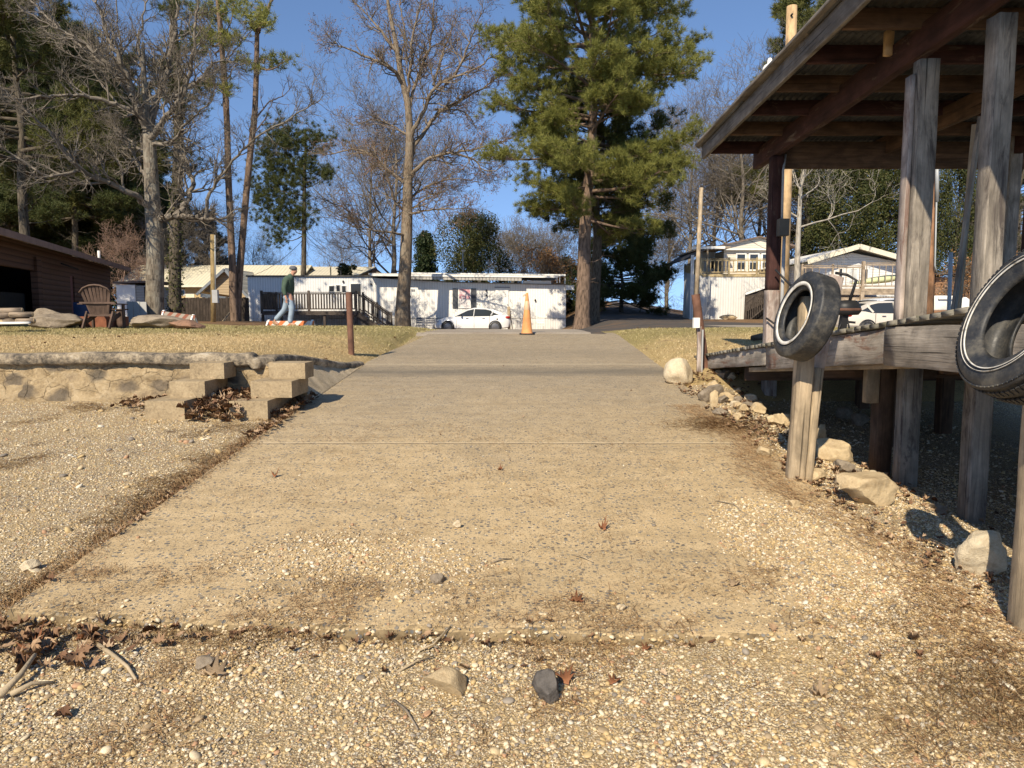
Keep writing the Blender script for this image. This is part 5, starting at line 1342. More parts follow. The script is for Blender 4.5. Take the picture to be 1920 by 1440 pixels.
# ---- generic bare trees (built at the origin, then copied)
def bare(name, label, H, r, seed, bark, maxl=4, kids=6, group=None, loc=(0,0,0), spread=.55, leaves=None, lsz=.05, twig=.008, low=.28, nl=20, up=.12):
    rr = random.Random(seed); T = thing(name, label, 'tree', loc, group); tr, sg, tips = [], [], []
    tp = [Vector((rr.gauss(0,.06)*i, rr.gauss(0,.06)*i, H*.85*i/6)) for i in range(7)]; tp[0].z = -.4
    smp, ln = limb(tr, tp, r, r*.2, 4, 0, rr)
    for k in range(nl):
        f = lerp(low, 1, (k+rr.random())/nl); i = min(len(smp)-1, int(f*len(smp))); p, dd, r_, t_ = smp[i]
        a = k*2.4+rr.gauss(0,.4); nd = Vector((math.cos(a), math.sin(a), rr.uniform(.35, 1.0))).normalized()
        grow(sg, p, nd, H*spread*(1.15-.65*f)*rr.uniform(.6, 1.0), r_*.42, 1, maxl, rr, up, tips, kids, rmin=twig, wig=.28)
    wood_mesh('trunk', tr, bark, T); wood_mesh('branches', sg, bark, T)
    if leaves and tips:
        C = np.array([tuple(t_[0]) for t_ in tips]); C = np.concatenate([C+rng.normal(0, .15, C.shape) for _ in range(2)]); a, b = quads(C, lsz); mesh_np('leaves', a, [b], None, leaves, T, world=False)
    return T
GB = 'bare trees beyond the trailer and houses'
bA = bare('bare_tree', 'wide pale bare tree behind the trailer, left of the tall seed-ball tree', 17, .26, 41, B_twig, 4, 6, GB, pbase(700, 66))
bB = bare('bare_tree', 'bare tree behind the two big pines, right of the road', 16, .26, 42, B_twig, 4, 6, GB, pbase(1290, 62), spread=.6)
bC = bare('bare_tree', 'small bare tree with many fine twigs above the right trailer roof', 8, .11, 43, B_twig, 4, 6, GB, pbase(985, 62), spread=.62, low=.1)
bd = bare('bare_tree', 'white-barked bare tree just right of the new yellow pole', 13, .20, 44, B_pale, 4, 5, None, pbase(1490, 36), spread=.45, low=.45, nl=12)
def cp(o, px, d, s, lab, rz=0, g=GB): return dup(o, pbase(px, d), rz, s, lab, g)
cp(bA, 738, 60, 1.1, 'thick bare tree right behind the tall seed-ball tree', 2)
cp(bB, 1385, 58, 1.15, 'bare tree behind the upstairs house on the right', 2.5)
cp(bA, 1335, 72, 1.15, 'bare tree far behind the slim pale utility pole', 1)
cp(bB, 1420, 70, 1.2, 'bare tree above the gable of the upstairs house', 4)
cp(bA, 1250, 78, .95, 'bare tree beyond the road, left of the upstairs house', 3)
cp(bC, 940, 66, 1.1, 'tangled small bare tree above the middle of the trailer roof', 2)
cp(bC, 1035, 58, .95, 'tangled small bare tree left of the tall full pine', 4)
cp(bC, 1250, 66, .8, 'low bare tree at the top of the road', 3)
cp(bA, 400, 75, .68, 'pinkish bare tree behind the cream metal roof, by the yellow pole', 5)
cp(bB, 480, 80, .62, 'bare tree behind the cream metal roof, left of the slim lone pine', 1)
cp(bA, 640, 85, .6, 'small bare tree behind the cream roof, right of the slim lone pine', 2)
cp(bC, 350, 64, 1.1, 'twiggy bare tree behind the left fence', 1)
cp(bB, 1560, 60, .95, 'bare tree behind the white gabled house', 3)
cp(bA, 1640, 64, .9, 'bare tree right behind the gable of the white house', 1)
cp(bB, 1810, 70, .75, 'reddish bare tree right of the brown pole', 5)
cp(bC, 1830, 50, 1.0, 'twiggy bare tree at the right edge beyond the dock', 2)
cp(bA, 1500, 75, 1.0, 'bare tree far behind the white-barked tree', 4)
# beech sapling with brown leaves, brown shrub
bare('beech_tree', 'small tree holding orange-brown dead leaves left of the big pines', 5.6, .1, 51, B_twig, 4, 5, None, pbase(1022, 56), spread=.6, low=.15, leaves=L_brn, lsz=.08)
bare('shrub', 'bare reddish brown shrub behind the brown cabin roof', 6.6, .08, 52, m_bark('reddish_twigs', (.26,.17,.12)), 4, 5, None, pbase(232, 50), spread=.55, low=.05, nl=22)
bare('shrub', 'shrub with dry brown leaves at the right edge beyond the dock', 3.2, .05, 53, B_twig, 4, 5, None, pbase(1835, 30), spread=.6, low=.05, leaves=L_brn, lsz=.06, nl=14)

# ---- leafy evergreens: clumped leaf masses round real limbs
def leafy(name, label, loc, H, W, n, mat, seed, size=.09, z0=0, shape='round', bark=B_dark, group=None, ncl=26, cat='tree', branches=True):
    rr = random.Random(seed); T = thing(name, label, cat, loc, group); tr, sg = [], []
    limb(tr, [Vector((0,0,-.3)), Vector((0,0,H*.4)), Vector((rr.gauss(0,.2),0,H*.85))], max(.06, H*.018), .04, 4, .02, rr)
    cl = []
    for k in range(ncl):
        t_ = (k+.5)/ncl; z = lerp(z0, H, t_)
        wr = W*.5*(math.sqrt(max(0, 1-(2*t_-1)**2))*.9+.15 if shape == 'round' else (1.05-t_)*.95 if shape == 'cone' else .9*(1-.5*t_**3))
        a = k*2.4+rr.random(); rad = wr*rr.uniform(.35, 1); c = Vector((math.cos(a)*rad, math.sin(a)*rad, z+rr.gauss(0, .2))); cs = rr.uniform(.5, 1.0)*W*.17
        cl.append((c, cs)); limb(sg, [Vector((0,0,z*.8)), Vector((0,0,z*.8)).lerp(c, .6)+Vector((0,0,.1)), c], .05, .015, 3, .03, rr)
    idx = rng.integers(0, len(cl), n); C = np.array([tuple(c[0]) for c in cl])[idx]; S_ = np.array([c[1] for c in cl])[idx][:, None]
    dirs = rng.standard_normal((n, 3)); dirs /= np.linalg.norm(dirs, axis=1, keepdims=True)
    P_ = C+dirs*S_*rng.uniform(.45, 1.25, (n, 1)); P_[:, 2] = P_[:, 2]
    wood_mesh('trunk', tr, bark, T); wood_mesh('branches', sg, bark, T)
    a, b = quads(P_, size); mesh_np('crown', a, [b], None, mat, T, world=False); return T
leafy('cedar_tree', 'dark conical cedar behind the trailer, right of the tall seed-ball tree', pbase(800, 58), 7.2, 4.0, 26000, L_ced, 61, .10, .3, 'cone', ncl=60)
leafy('ivy_tree', 'rounded ivy-covered tree behind the white trailer', pbase(888, 55), 8.3, 5.6, 40000, L_ivy, 62, .075, .6, 'round', ncl=70)
GI = 'evergreen thicket trees behind the white gabled house'
iv = leafy('ivy_tree', 'broad ivy-covered tree behind the white gabled house, left part', pbase(1560, 52), 11.5, 7.0, 46000, L_ivy, 63, .085, .5, 'col', group=GI, ncl=54)
dup(iv, pbase(1655, 54), 2, 1.05, 'ivy-covered tree behind the white gabled house, seen left of the middle post', GI)
dup(iv, pbase(1785, 48), 4, (.62,.62,.92), 'narrow ivy column of leaves right of the brown pole', GI)
dup(iv, pbase(1480, 66), 1, .7, 'distant ivy-covered tree behind the white-barked tree', GI)
leafy('bush', 'low dark evergreen bush at the end of the trailer by the pines', pbase(1062, 58), 4.0, 4.5, 10000, L_ced, 64, .11, .2, 'round', cat='bush')
leafy('bush', 'green creeper bush on the rear roofline left of the bare tree', pbase(650, 57), 4.7, 1.6, 3000, L_ivy, 65, .09, 3.3, 'round', cat='bush')
bu = leafy('bush', 'dark bush in the gap between the cabin end and the small shed', pbase(205, 62), 5.5, 7, 14000, L_ced, 66, .12, .1, 'round', cat='bush')
dup(bu, pbase(120, 72), 2, 1.2, 'dark bush low in the wood behind the middle of the cabin roof'); dup(bu, pbase(30, 70), 4, 1.2, 'dark bush low in the wood at the left edge')
# ---- pines in the left wood
GL = 'pines of the dark wood behind the brown cabin'
pw = pine('pine_tree', 19, .26, 4.0, lambda t: lerp(4.9, 1.6, t)*(.8 if t < .1 else 1), 71, nb=84, tuft=17, tsize=.38, needle=.019, sub=14, mat=L_pined, bark=B_dark, label='dark wood pine nearest to the big pale-barked tree', group=GL, loc=pbase(232, 70), stubs=14); pw.scale = (1.3,)*3
pw2 = pine('pine_tree', 21, .30, 7.5, lambda t: lerp(5.0, 1.5, t), 72, nb=80, tuft=17, tsize=.40, needle=.02, sub=14, mat=L_pined, bark=B_dark, label='tall dark pine at the far left edge of the wood', group=GL, loc=pbase(28, 60), stubs=16); pw2.scale = (1.25,)*3
for i, (px, dd, s, src, lab) in enumerate([(90, 50, 1.0, pw, 'second dark pine from the left edge of the wood'), (150, 46, .85, pw2, 'dark pine in the middle of the left wood with bare lower stubs'), (180, 60, 1.0, pw, 'dark pine behind the middle of the left wood'),
      (118, 62, 1.05, pw2, 'dark pine deep behind the brown cabin roof'), (268, 64, .9, pw, 'dark pine glimpsed just left of the big pale trunk'), (205, 70, .95, pw2, 'distant dark pine in the gap left of the reddish shrub'), (5, 78, 1.2, pw2, 'very distant dark pine at the left edge behind the others'), (140, 82, 1.1, pw, 'very distant dark pine between the wood trunks'), (250, 90, .9, pw, 'very distant dark pine low behind the reddish shrub'), (-40, 60, 1.1, pw, 'dark pine whose crown enters at the left picture edge'), (60, 70, 1.0, pw2, 'distant dark pine far behind the cabin'),
      (310, 80, .62, pw, 'distant small pine seen between the two big left trunks'), (395, 72, .55, pw, 'distant small pine behind the yellow pole'), (20, 58, .8, pw, 'dark pine low behind the cabin roof at the left edge')]):
    dup(src, pbase(px, dd*1.3), i*1.3, s*1.3, lab, GL)
nl_ = pine('pine_tree', 17, .28, 6.5, lambda t: lerp(4.8, 2.0, t), 73, nb=60, tuft=18, tsize=.34, needle=.014, sub=14, mat=L_olive, bark=B_dark, label='tall olive pine whose sunlit crown fills the upper left corner', loc=pbase(60, 33), stubs=6)
dup(nl_, pbase(1505, 60), 2, 1.45, 'tall olive pine whose top shows beside the yellow pole above the roof')
dup(pw, pbase(1900, 55), 2, .8, 'pine at the right picture edge beyond the dock')
dup(pw, pbase(70, 62), 2.2, 1.25, 'low-branched dark pine filling the wood just above the cabin roof'); dup(pw, pbase(150, 66), 4.2, 1.3, 'low-branched dark pine left of the reddish shrub')
dup(nl_, pbase(150, 64), 3, 1.4, 'tall olive pine behind the spreading limbs of the big pale-barked tree'); dup(nl_, pbase(245, 78), 1, 1.4, 'tall pine rising behind the top of the big pale-barked tree')
# ================================================= materials for buildings
def m_panel(name, c, period=.2, axis='X', amt=.12, dirt=.25, rough=.6, bump=.4, coord='Object', stain=(.35,.30,.22)):
    t = NT(name); v = t.coord(coord); wv = t.n('ShaderNodeTexWave'); wv.wave_type = 'BANDS'; wv.bands_direction = axis; wv.inputs['Scale'].default_value = 1/period/3.183*1.0; wv.inputs['Distortion'].default_value = .05
    t.l(v, wv.inputs['Vector']); n = t.noise(v, 1.6, 8, .7)
    sv = t.coord(coord, (3, 3, .35)); n2 = t.noise(sv, 1.5, 8, .75)
    cc = t.ramp(wv.outputs['Fac'], [(.0, sc3(c, 1-amt*2)), (.25, c), (1, c)]); cc = t.mix(t.ramp(n2, [(.5, 0), (.72, dirt)]), cc, stain); cc = t.mix(t.ramp(n, [(.45, 0), (.7, dirt*.5)]), cc, sc3(c, .7))
    t.bump(wv.outputs['Fac'], bump, .02); return t.fin(cc, rough)
M_trail = m_panel('white_ribbed_metal', (.82,.79,.72), .16, amt=.08, dirt=.15)
M_skirt = m_panel('white_ribbed_skirting', (.70,.68,.63), .16, dirt=.4)
M_lap = m_panel('cream_lap_siding', (.68,.62,.52), .13, 'Z', .15, .15)
M_lapw = m_panel('white_lap_siding', (.74,.73,.69), .14, 'Z', .12, .15)
M_troof = m_panel('cream_metal_roof', (.64,.58,.42), .3, 'X', .12, .15, .5)
M_cabin = m_panel('brown_log_siding', (.12,.062,.040), .16, 'Z', .25, .4, .8, .8, stain=(.05,.03,.02))
M_cabroof = m_plain('brown_shingle', (.17,.125,.10), .9, .35, 3, .3)
M_ywall = m_plain('tan_wall', (.46,.34,.17), .85, .15, 3, .1)
M_cream = m_plain('cream_trim', (.72,.66,.50), .7, .12, 4, .05)
M_fencew = m_wood('dark_fence_board', (.055,.042,.032), .5, 1.5, None, grain=10)
M_dk = m_wood('dark_grey_deck_wood', (.085,.068,.055), .5, 1.5, None, grain=14)
M_dkt = m_wood('tan_deck_wood', (.42,.33,.23), .6, 1.3, None, grain=14)
M_rail = m_wood('yellow_rail_wood', (.50,.39,.21), .7, 1.2, None, grain=12)
t = NT('window_glass'); t.b.inputs['Base Color'].default_value = (.03,.035,.04,1); t.b.inputs['Roughness'].default_value = .08; t.b.inputs['Specular IOR Level'].default_value = .6; M_glass = t.m
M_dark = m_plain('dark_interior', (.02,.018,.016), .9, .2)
M_shut = m_plain('dark_shutter', (.07,.075,.085), .6, .1)
M_blackr = m_plain('tar_roof', (.08,.075,.07), .9, .3)
M_maroon = m_plain('maroon_door', (.16,.05,.045), .6, .15)
def win(parent, x0, x1, y, z0, z1, frame=M_whitep, name='window', fw=.045, mull=0, pane=M_glass, dy=-1):
    b = MB(); yy0, yy1 = (y-.05, y+.02)
    b.box(x0, x0+fw, yy0, yy1, z0, z1); b.box(x1-fw, x1, yy0, yy1, z0, z1); b.box(x0+fw, x1-fw, yy0, yy1, z1-fw, z1); b.box(x0+fw, x1-fw, yy0, yy1, z0, z0+fw)
    if mull: b.box(x0+fw, x1-fw, yy0+.008, yy1, (z0+z1)/2-.02, (z0+z1)/2+.02)
    f = b.build(name, frame, parent)
    b = MB(); b.box(x0+fw, x1-fw, y-.022, y-.012, z0+fw, z1-fw); b.build('pane', pane, f); return f
def railing(parent, p0, p1, z, hh, mat, npost=3, step=.14, bal=.035, postw=.09, name='railing', balmat=None, bottom=.12):
    p0, p1 = Vector(p0), Vector(p1); L = (p1-p0).length; slope = (p1.z-p0.z)
    b = MB(); up = Vector((0,0,1))
    b.beam(p0+up*hh, p1+up*hh, .09, .04); b.beam(p0+up*(hh-.09), p1+up*(hh-.09), .035, .07); b.beam(p0+up*bottom, p1+up*bottom, .035, .07)
    n = int(L/step)
    for i in range(n+1):
        q = p0.lerp(p1, (i+.5)/(n+1)); b.beam(q+up*bottom, q+up*(hh-.05), bal, bal)
    b.build(name, mat, parent)
    for i in range(npost):
        q = p0.lerp(p1, i/(npost-1) if npost > 1 else 0); b = MB(); b.beam(q-up*.15, q+up*(hh+.1), postw, postw); b.build('rail_post', mat, parent)

# ================================================= long white mobile home
D = 46.0
gz = .55
def PX(px, z=2, d=D): return xat(px, d, z)
def PZ(py, d=D): return at(960, py, d).z
xl, xr_ = PX(466), PX(1061); xm = PX(836)
T = thing('mobile_home', 'long low white ribbed-metal mobile home across the end of the ramp', 'mobile home', ((xl+xr_)/2, D+2, gz))
zt1, zt2 = PZ(519), PZ(534)
xm1 = PX(700)
b = MB(); b.box(xl, xm1, D, D+4.2, PZ(596.5), zt1); b.build('wall', m_panel('shade_toned_ribbed_metal', (.70,.69,.66), .16), T)  # left section: duller copy of the white metal, shade put into its colour
# right hand body, its top sloping slightly
b = MB(); zs = [PZ(521), PZ(534)]
b.prism([(xm1, PZ(596)), (xr_, PZ(596)), (xr_, zs[1]), (PX(820), PZ(528)), (xm1, zs[0])], (0, D+2.12, 0), (1,0,0), (0,0,1), (0,-1,0), 4.2); b.build('wall', M_trail, T)
b = MB(); b.box(xl, xr_, D-.03, D+4.1, gz-.3, PZ(597)); b.build('skirting', M_skirt, T)
b = MB(); b.box(xl-.05, PX(740), D-.12, D+4.3, zt1+.005, zt1+.09); b.build('roof_edge', M_blackr, T)
b = MB(); b.beam((PX(740), D-.09, PZ(522.5)), (PX(836), D-.09, PZ(528.5)), .1, .05); b.beam((PX(836), D-.09, PZ(529)), (xr_+.1, D-.09, PZ(534)), .1, .05); b.build('roof_edge', m_plain('stained_edge', (.25,.22,.18), .8, .5, 5), T)
# patio roof built over the trailer
b = MB(); b.beam((PX(696), D+1.8, PZ(514.5)), (PX(1046), D+1.8, PZ(519)), 5.0, .10); b.build('roof_panel', m_panel('ribbed_patio_roof', (.52,.50,.46), .15, 'X'), T)
b = MB(); b.beam((PX(768), D+1.0, PZ(511)), (PX(1062), D+1.0, PZ(514.5)), .12, .12); b.build('gutter_pipe', M_whitep, T)
b = MB(); b.beam((PX(700), D-.74, PZ(517)), (PX(1044), D-.74, PZ(520.5)), .06, .10); b.build('fascia', M_whitep, T)
b = MB(); b.beam((PX(775), D-.70, PZ(521)), (PX(978), D-.70, PZ(524)), .03, .24); b.build('ribbed_valance', m_panel('grey_ribbed_valance', (.42,.40,.36), .22, 'X', .25), T)
b = MB(); b.beam((PX(770), D+4.2, PZ(508.5)), (PX(1060), D+4.2, PZ(512)), 2.0, .06); b.build('rear_roof', M_blackr, T)
for px in (793, 1043, 1048, 1061):
    b = MB(); zb_ = PZ(531) if px > 900 else PZ(526); b.box(PX(px)-.03, PX(px)+.03, D-.6 if px < 1050 else D+.9, D-.54 if px < 1050 else D+.96, zb_, PZ(519.5)); b.build('roof_post', M_whitep, T)
for px in (899, 961): b = MB(); b.box(PX(px)-.1, PX(px)+.1, D-.1, D, PZ(530.5), PZ(525.5)); b.build('bracket', M_cream, T)
b = MB(); b.box(PX(981), PX(1033), D-.05, D+.0, PZ(533), PZ(526.5)); b.build('sign_board', M_whitep, T)
b = MB(); b.box(xr_-.05, xr_+.5, D-.2, D-.1, PZ(544), PZ(535)); b.build('eave_end', M_whitep, T)
# openings
for a, c_, z0, z1 in ((617,629,548,535),(630.5,640,548,533.5),(641,651,550,535)): win(T, PX(a), PX(c_), D, PZ(z0), PZ(z1), mull=0)
win(T, PX(657.5), PX(679), D, PZ(553), PZ(531), name='window')
b = MB(); b.box(PX(658), PX(679), D-.04, D+.0, PZ(590), PZ(554)); dr = b.build('door', M_whitep, T)
wf = win(T, PX(860), PX(883), D, PZ(578), PZ(540), pane=m_plain('white_blind', (.72,.66,.62), .6, .06, 9), mull=1)
t = NT('faded_red_poster'); v = t.coord('Object'); n = t.noise(v, 3.2, 6, .7); sz = t.n('ShaderNodeSeparateXYZ'); t.l(v, sz.inputs[0]); c = t.ramp(n, [(.42, (.68,.60,.58)), (.5, (.55,.22,.24)), (.6, (.66,.40,.42))]); M_post = t.fin(c, .6)
b = MB(); b.box(PX(861.5), PX(881.5), D-.045, D-.025, PZ(560), PZ(541.5)); b.build('poster', M_post, wf)
for a, c_ in ((849, 858.5), (883.5, 893)): 
    b = MB(); b.box(PX(a), PX(c_), D-.045, D, PZ(578), PZ(541)); s_ = b.build('shutter', M_shut, T)
b = MB(); b.box(PX(929), PX(953.5), D-.035, D, PZ(591), PZ(540)); d_ = b.build('door', M_whitep, T)
b = MB(); b.box(PX(927.5), PX(956), D-.06, D, PZ(539.7), PZ(538)); b.build('door_lintel', m_plain('grey_metal', (.3,.3,.3)), T)
b = MB(); b.lathe([(0,-.02),(.03,-.02),(.03,.02),(0,.02)], Matrix.Translation((PX(951.5), D-.06, PZ(571)))@Matrix.Rotation(R(90),4,'X'), 10); b.build('handle', M_galv, d_)
for px, py in ((912, 545), (912.5, 554), (1003.5, 563), (697, 533), (769, 555), (645, 528)):
    b = MB(); q = (PX(px), D-.07, PZ(py)); b.lathe([(0,-.07),(.05,-.06),(.06,.0),(.04,.06),(0,.08)], Matrix.Translation(q), 10); b.build('wall_lamp', M_black, T)
b = MB(); b.box(PX(771), PX(778), D-.05, D, PZ(545), PZ(542)); b.build('vent', M_greyp, T)
b = MB(); b.box(PX(832), PX(843), D-.28, D-.01, PZ(594), PZ(528)); 
b = MB(); b.tube([(PX(864), D+2.5, PZ(516)), (PX(863.5), D+2.5, PZ(466))], .035, 6); b.build('antenna_mast', M_galv, T); b = MB(); b.lathe([(0,-.08),(.12,-.03),(.16,.06)], Matrix.Translation((PX(865), D+2.5, PZ(464))), 10); b.build('antenna', M_galv, T)
b = MB(); b.tube([(PX(611), D+2.9, PZ(498)), (PX(620.5), D+2.9, PZ(498))], .03, 5); b.tube([(PX(620.5), D+2.9, PZ(522)), (PX(620.5), D+2.9, PZ(502))], .04, 6)
b.build('vent_pipe', M_black, T)
# ---- wooden deck with stairs in front of the trailer
DK = thing('wooden_deck', 'dark grey wooden deck with slatted railing and stairs on the trailer front', 'deck', (PX(580), 44, .6))
yd0, yd1 = 43.2, 45.9; zf = PZ(583, yd0); xa, xb = xat(491, yd0, 2), xat(668, yd0, 2)
b = MB()
for i in range(18): b.box(xa, xb, yd0+i*.15, yd0+i*.15+.135, zf-.04, zf)
b.build('floor', M_dk, DK); b = MB(); b.box(xa, xb, yd0-.045, yd0-.003, zf-.24, zf-.03); b.build('rim_board', M_dk, DK)
hh = PZ(548, yd0)-zf
railing(DK, (xa, yd0, zf), (xb, yd0, zf), zf, hh, M_dk, 3, .17, .075, .12)
railing(DK, (xa, yd0, zf), (xa, yd1, zf), zf, hh, M_dk, 2, .2, .05, .11)
for px in (492, 527, 608, 667):
    b = MB(); x = xat(px, yd0, 1.2); b.box(x-.07, x+.07, yd0+.05, yd0+.19, gz-.4, zf-.24); b.build('post', M_dk, DK)
# stairs going down to the right
xs_, ze = xb, .62; xe = xat(727, yd0, 1)
railing(DK, (xs_+.15, yd0+.1, zf), (xe, yd0+.1, ze), 0, hh*.95, M_dk, 3, .30, .05, .10)
railing(DK, (xs_+.15, yd0+1.3, zf), (xe, yd0+1.3, ze), 0, hh*.95, M_dk, 3, .30, .05, .10)
b = MB()
for i in range(7):
    f = (i+.5)/7; x = lerp(xs_, xe, f); z = lerp(zf, ze, f)-.1; b.box(x-.16, x+.16, yd0+.12, yd0+1.28, z-.04, z)
b.build('steps', M_dk, DK)
b = MB(); b.beam((xs_, yd0+.06, zf-.15), (xe, yd0+.06, ze-.15), .05, .28); b.build('stringer', M_dk, DK)
b = MB(); b.prism([(xb-.05, gz-.3), (xb+.7, gz-.3), (xb+.7, PZ(597, yd0)), (xb-.05, zf-.3)], (0, yd0+.4, 0), (1,0,0), (0,0,1), (0,-1,0), .04); b.build('side_panel', m_plain('grey_ply', (.22,.19,.16)), DK)

# ================================================= giant traffic cone, barricades
cn = at(988, 617, 17.2); zc = top(cn.x, 17.2)
T = thing('traffic_cone', 'tall faded orange traffic cone with pale collar at the ramp top', 'traffic cone', (cn.x, 17.2, zc))
M_or = m_plain('faded_orange_plastic', (.70,.31,.11), .6, .3, 4, .05); M_orp = m_plain('peeling_reflective_collar', (.70,.42,.25), .5, .2, 8, .05)
Mt = Matrix.Translation((cn.x, 17.2, zc)); Hc = .98
def cr(z): return lerp(.135, .028, z/Hc)
b = MB(); b.lathe([(cr(.03)+.012,.025),(cr(.05),.05),(cr(.4),.4),(cr(.58),.58)], Mt, 28); b.lathe([(cr(.78),.78),(cr(.95),.95),(cr(Hc),Hc),(cr(Hc)-.008,Hc),(cr(Hc)-.01,.9)], Mt, 28); b.build('cone_body', M_or, T, smooth=True)
b = MB(); b.lathe([(cr(.58)+.002,.575),(cr(.58)+.005,.58),(cr(.78)+.005,.78),(cr(.78),.785)], Mt, 28); b.build('collar', M_orp, T, smooth=True)
b = MB(); b.timber((cn.x-.175, 17.2, zc+.012), (cn.x+.175, 17.2, zc+.012), .35, .026, rough=.002, n=4); b.build('base', M_black, T)
b = MB(); q = Vector((cn.x-.03, 17.17, zc+.93)); b.tube([q, q+Vector((-.04,-.01,.0)), q+Vector((-.05,-.01,-.04))], .012, 6); b.build('loop', M_or, T, smooth=True)
t = NT('barricade_stripes'); tc = t.coord('Object'); sx = t.n('ShaderNodeSeparateXYZ'); t.l(tc, sx.inputs[0])
s_ = t.math('FRACT', t.math('MULTIPLY', t.math('SUBTRACT', sx.outputs[0], sx.outputs[2]), 3.1)); c = t.mix(t.math('GREATER_THAN', s_, .5), (.66,.63,.57), (.62,.18,.06)); M_str = t.fin(c, .5)
t = NT('faded_barricade_stripes'); tc = t.coord('Object'); sx = t.n('ShaderNodeSeparateXYZ'); t.l(tc, sx.inputs[0])
s_ = t.math('FRACT', t.math('MULTIPLY', t.math('SUBTRACT', sx.outputs[0], sx.outputs[2]), 4.2)); c = t.mix(t.math('GREATER_THAN', s_, .5), (.36,.31,.25), (.28,.11,.07)); M_strf = t.fin(c, .8)
def barricade(x0, x1, y, z, tilt, mat, label, hb=.2, legh=.3):
    T = thing('barricade', label, 'barricade', ((x0+x1)/2, y, z), 'striped road barricades')
    b = MB(); b.beam((x0, y, z+legh), (x1, y, z+legh-tilt), .03, hb); b.build('striped_board', mat, T)
    for x in (x0+.06, x1-.06):
        b = MB(); zz = z+legh-(tilt if x > x0+.5 else 0); b.beam((x, y+.03, zz+hb*.6), (x-.04, y-.16, z), .045, .05); b.beam((x, y+.03, zz+hb*.6), (x+.02, y+.26, z), .045, .05); b.build('leg', M_whitep, T)
bq = pbase(545, 21.5); barricade(xat(500,21.5,1.4), xat(589,21.5,1.4), 21.5, h(bq.x, 21.5), .0, M_str, 'orange and white striped barricade low on the lawn behind the person', .16, .12)
bq = pbase(335, 19.6); barricade(xat(303,19.6,1.5), xat(366,19.6,1.5), 19.6, h(bq.x, 19.6), .12, M_strf, 'faded striped barricade tilted on the slab rock', .14, .34)

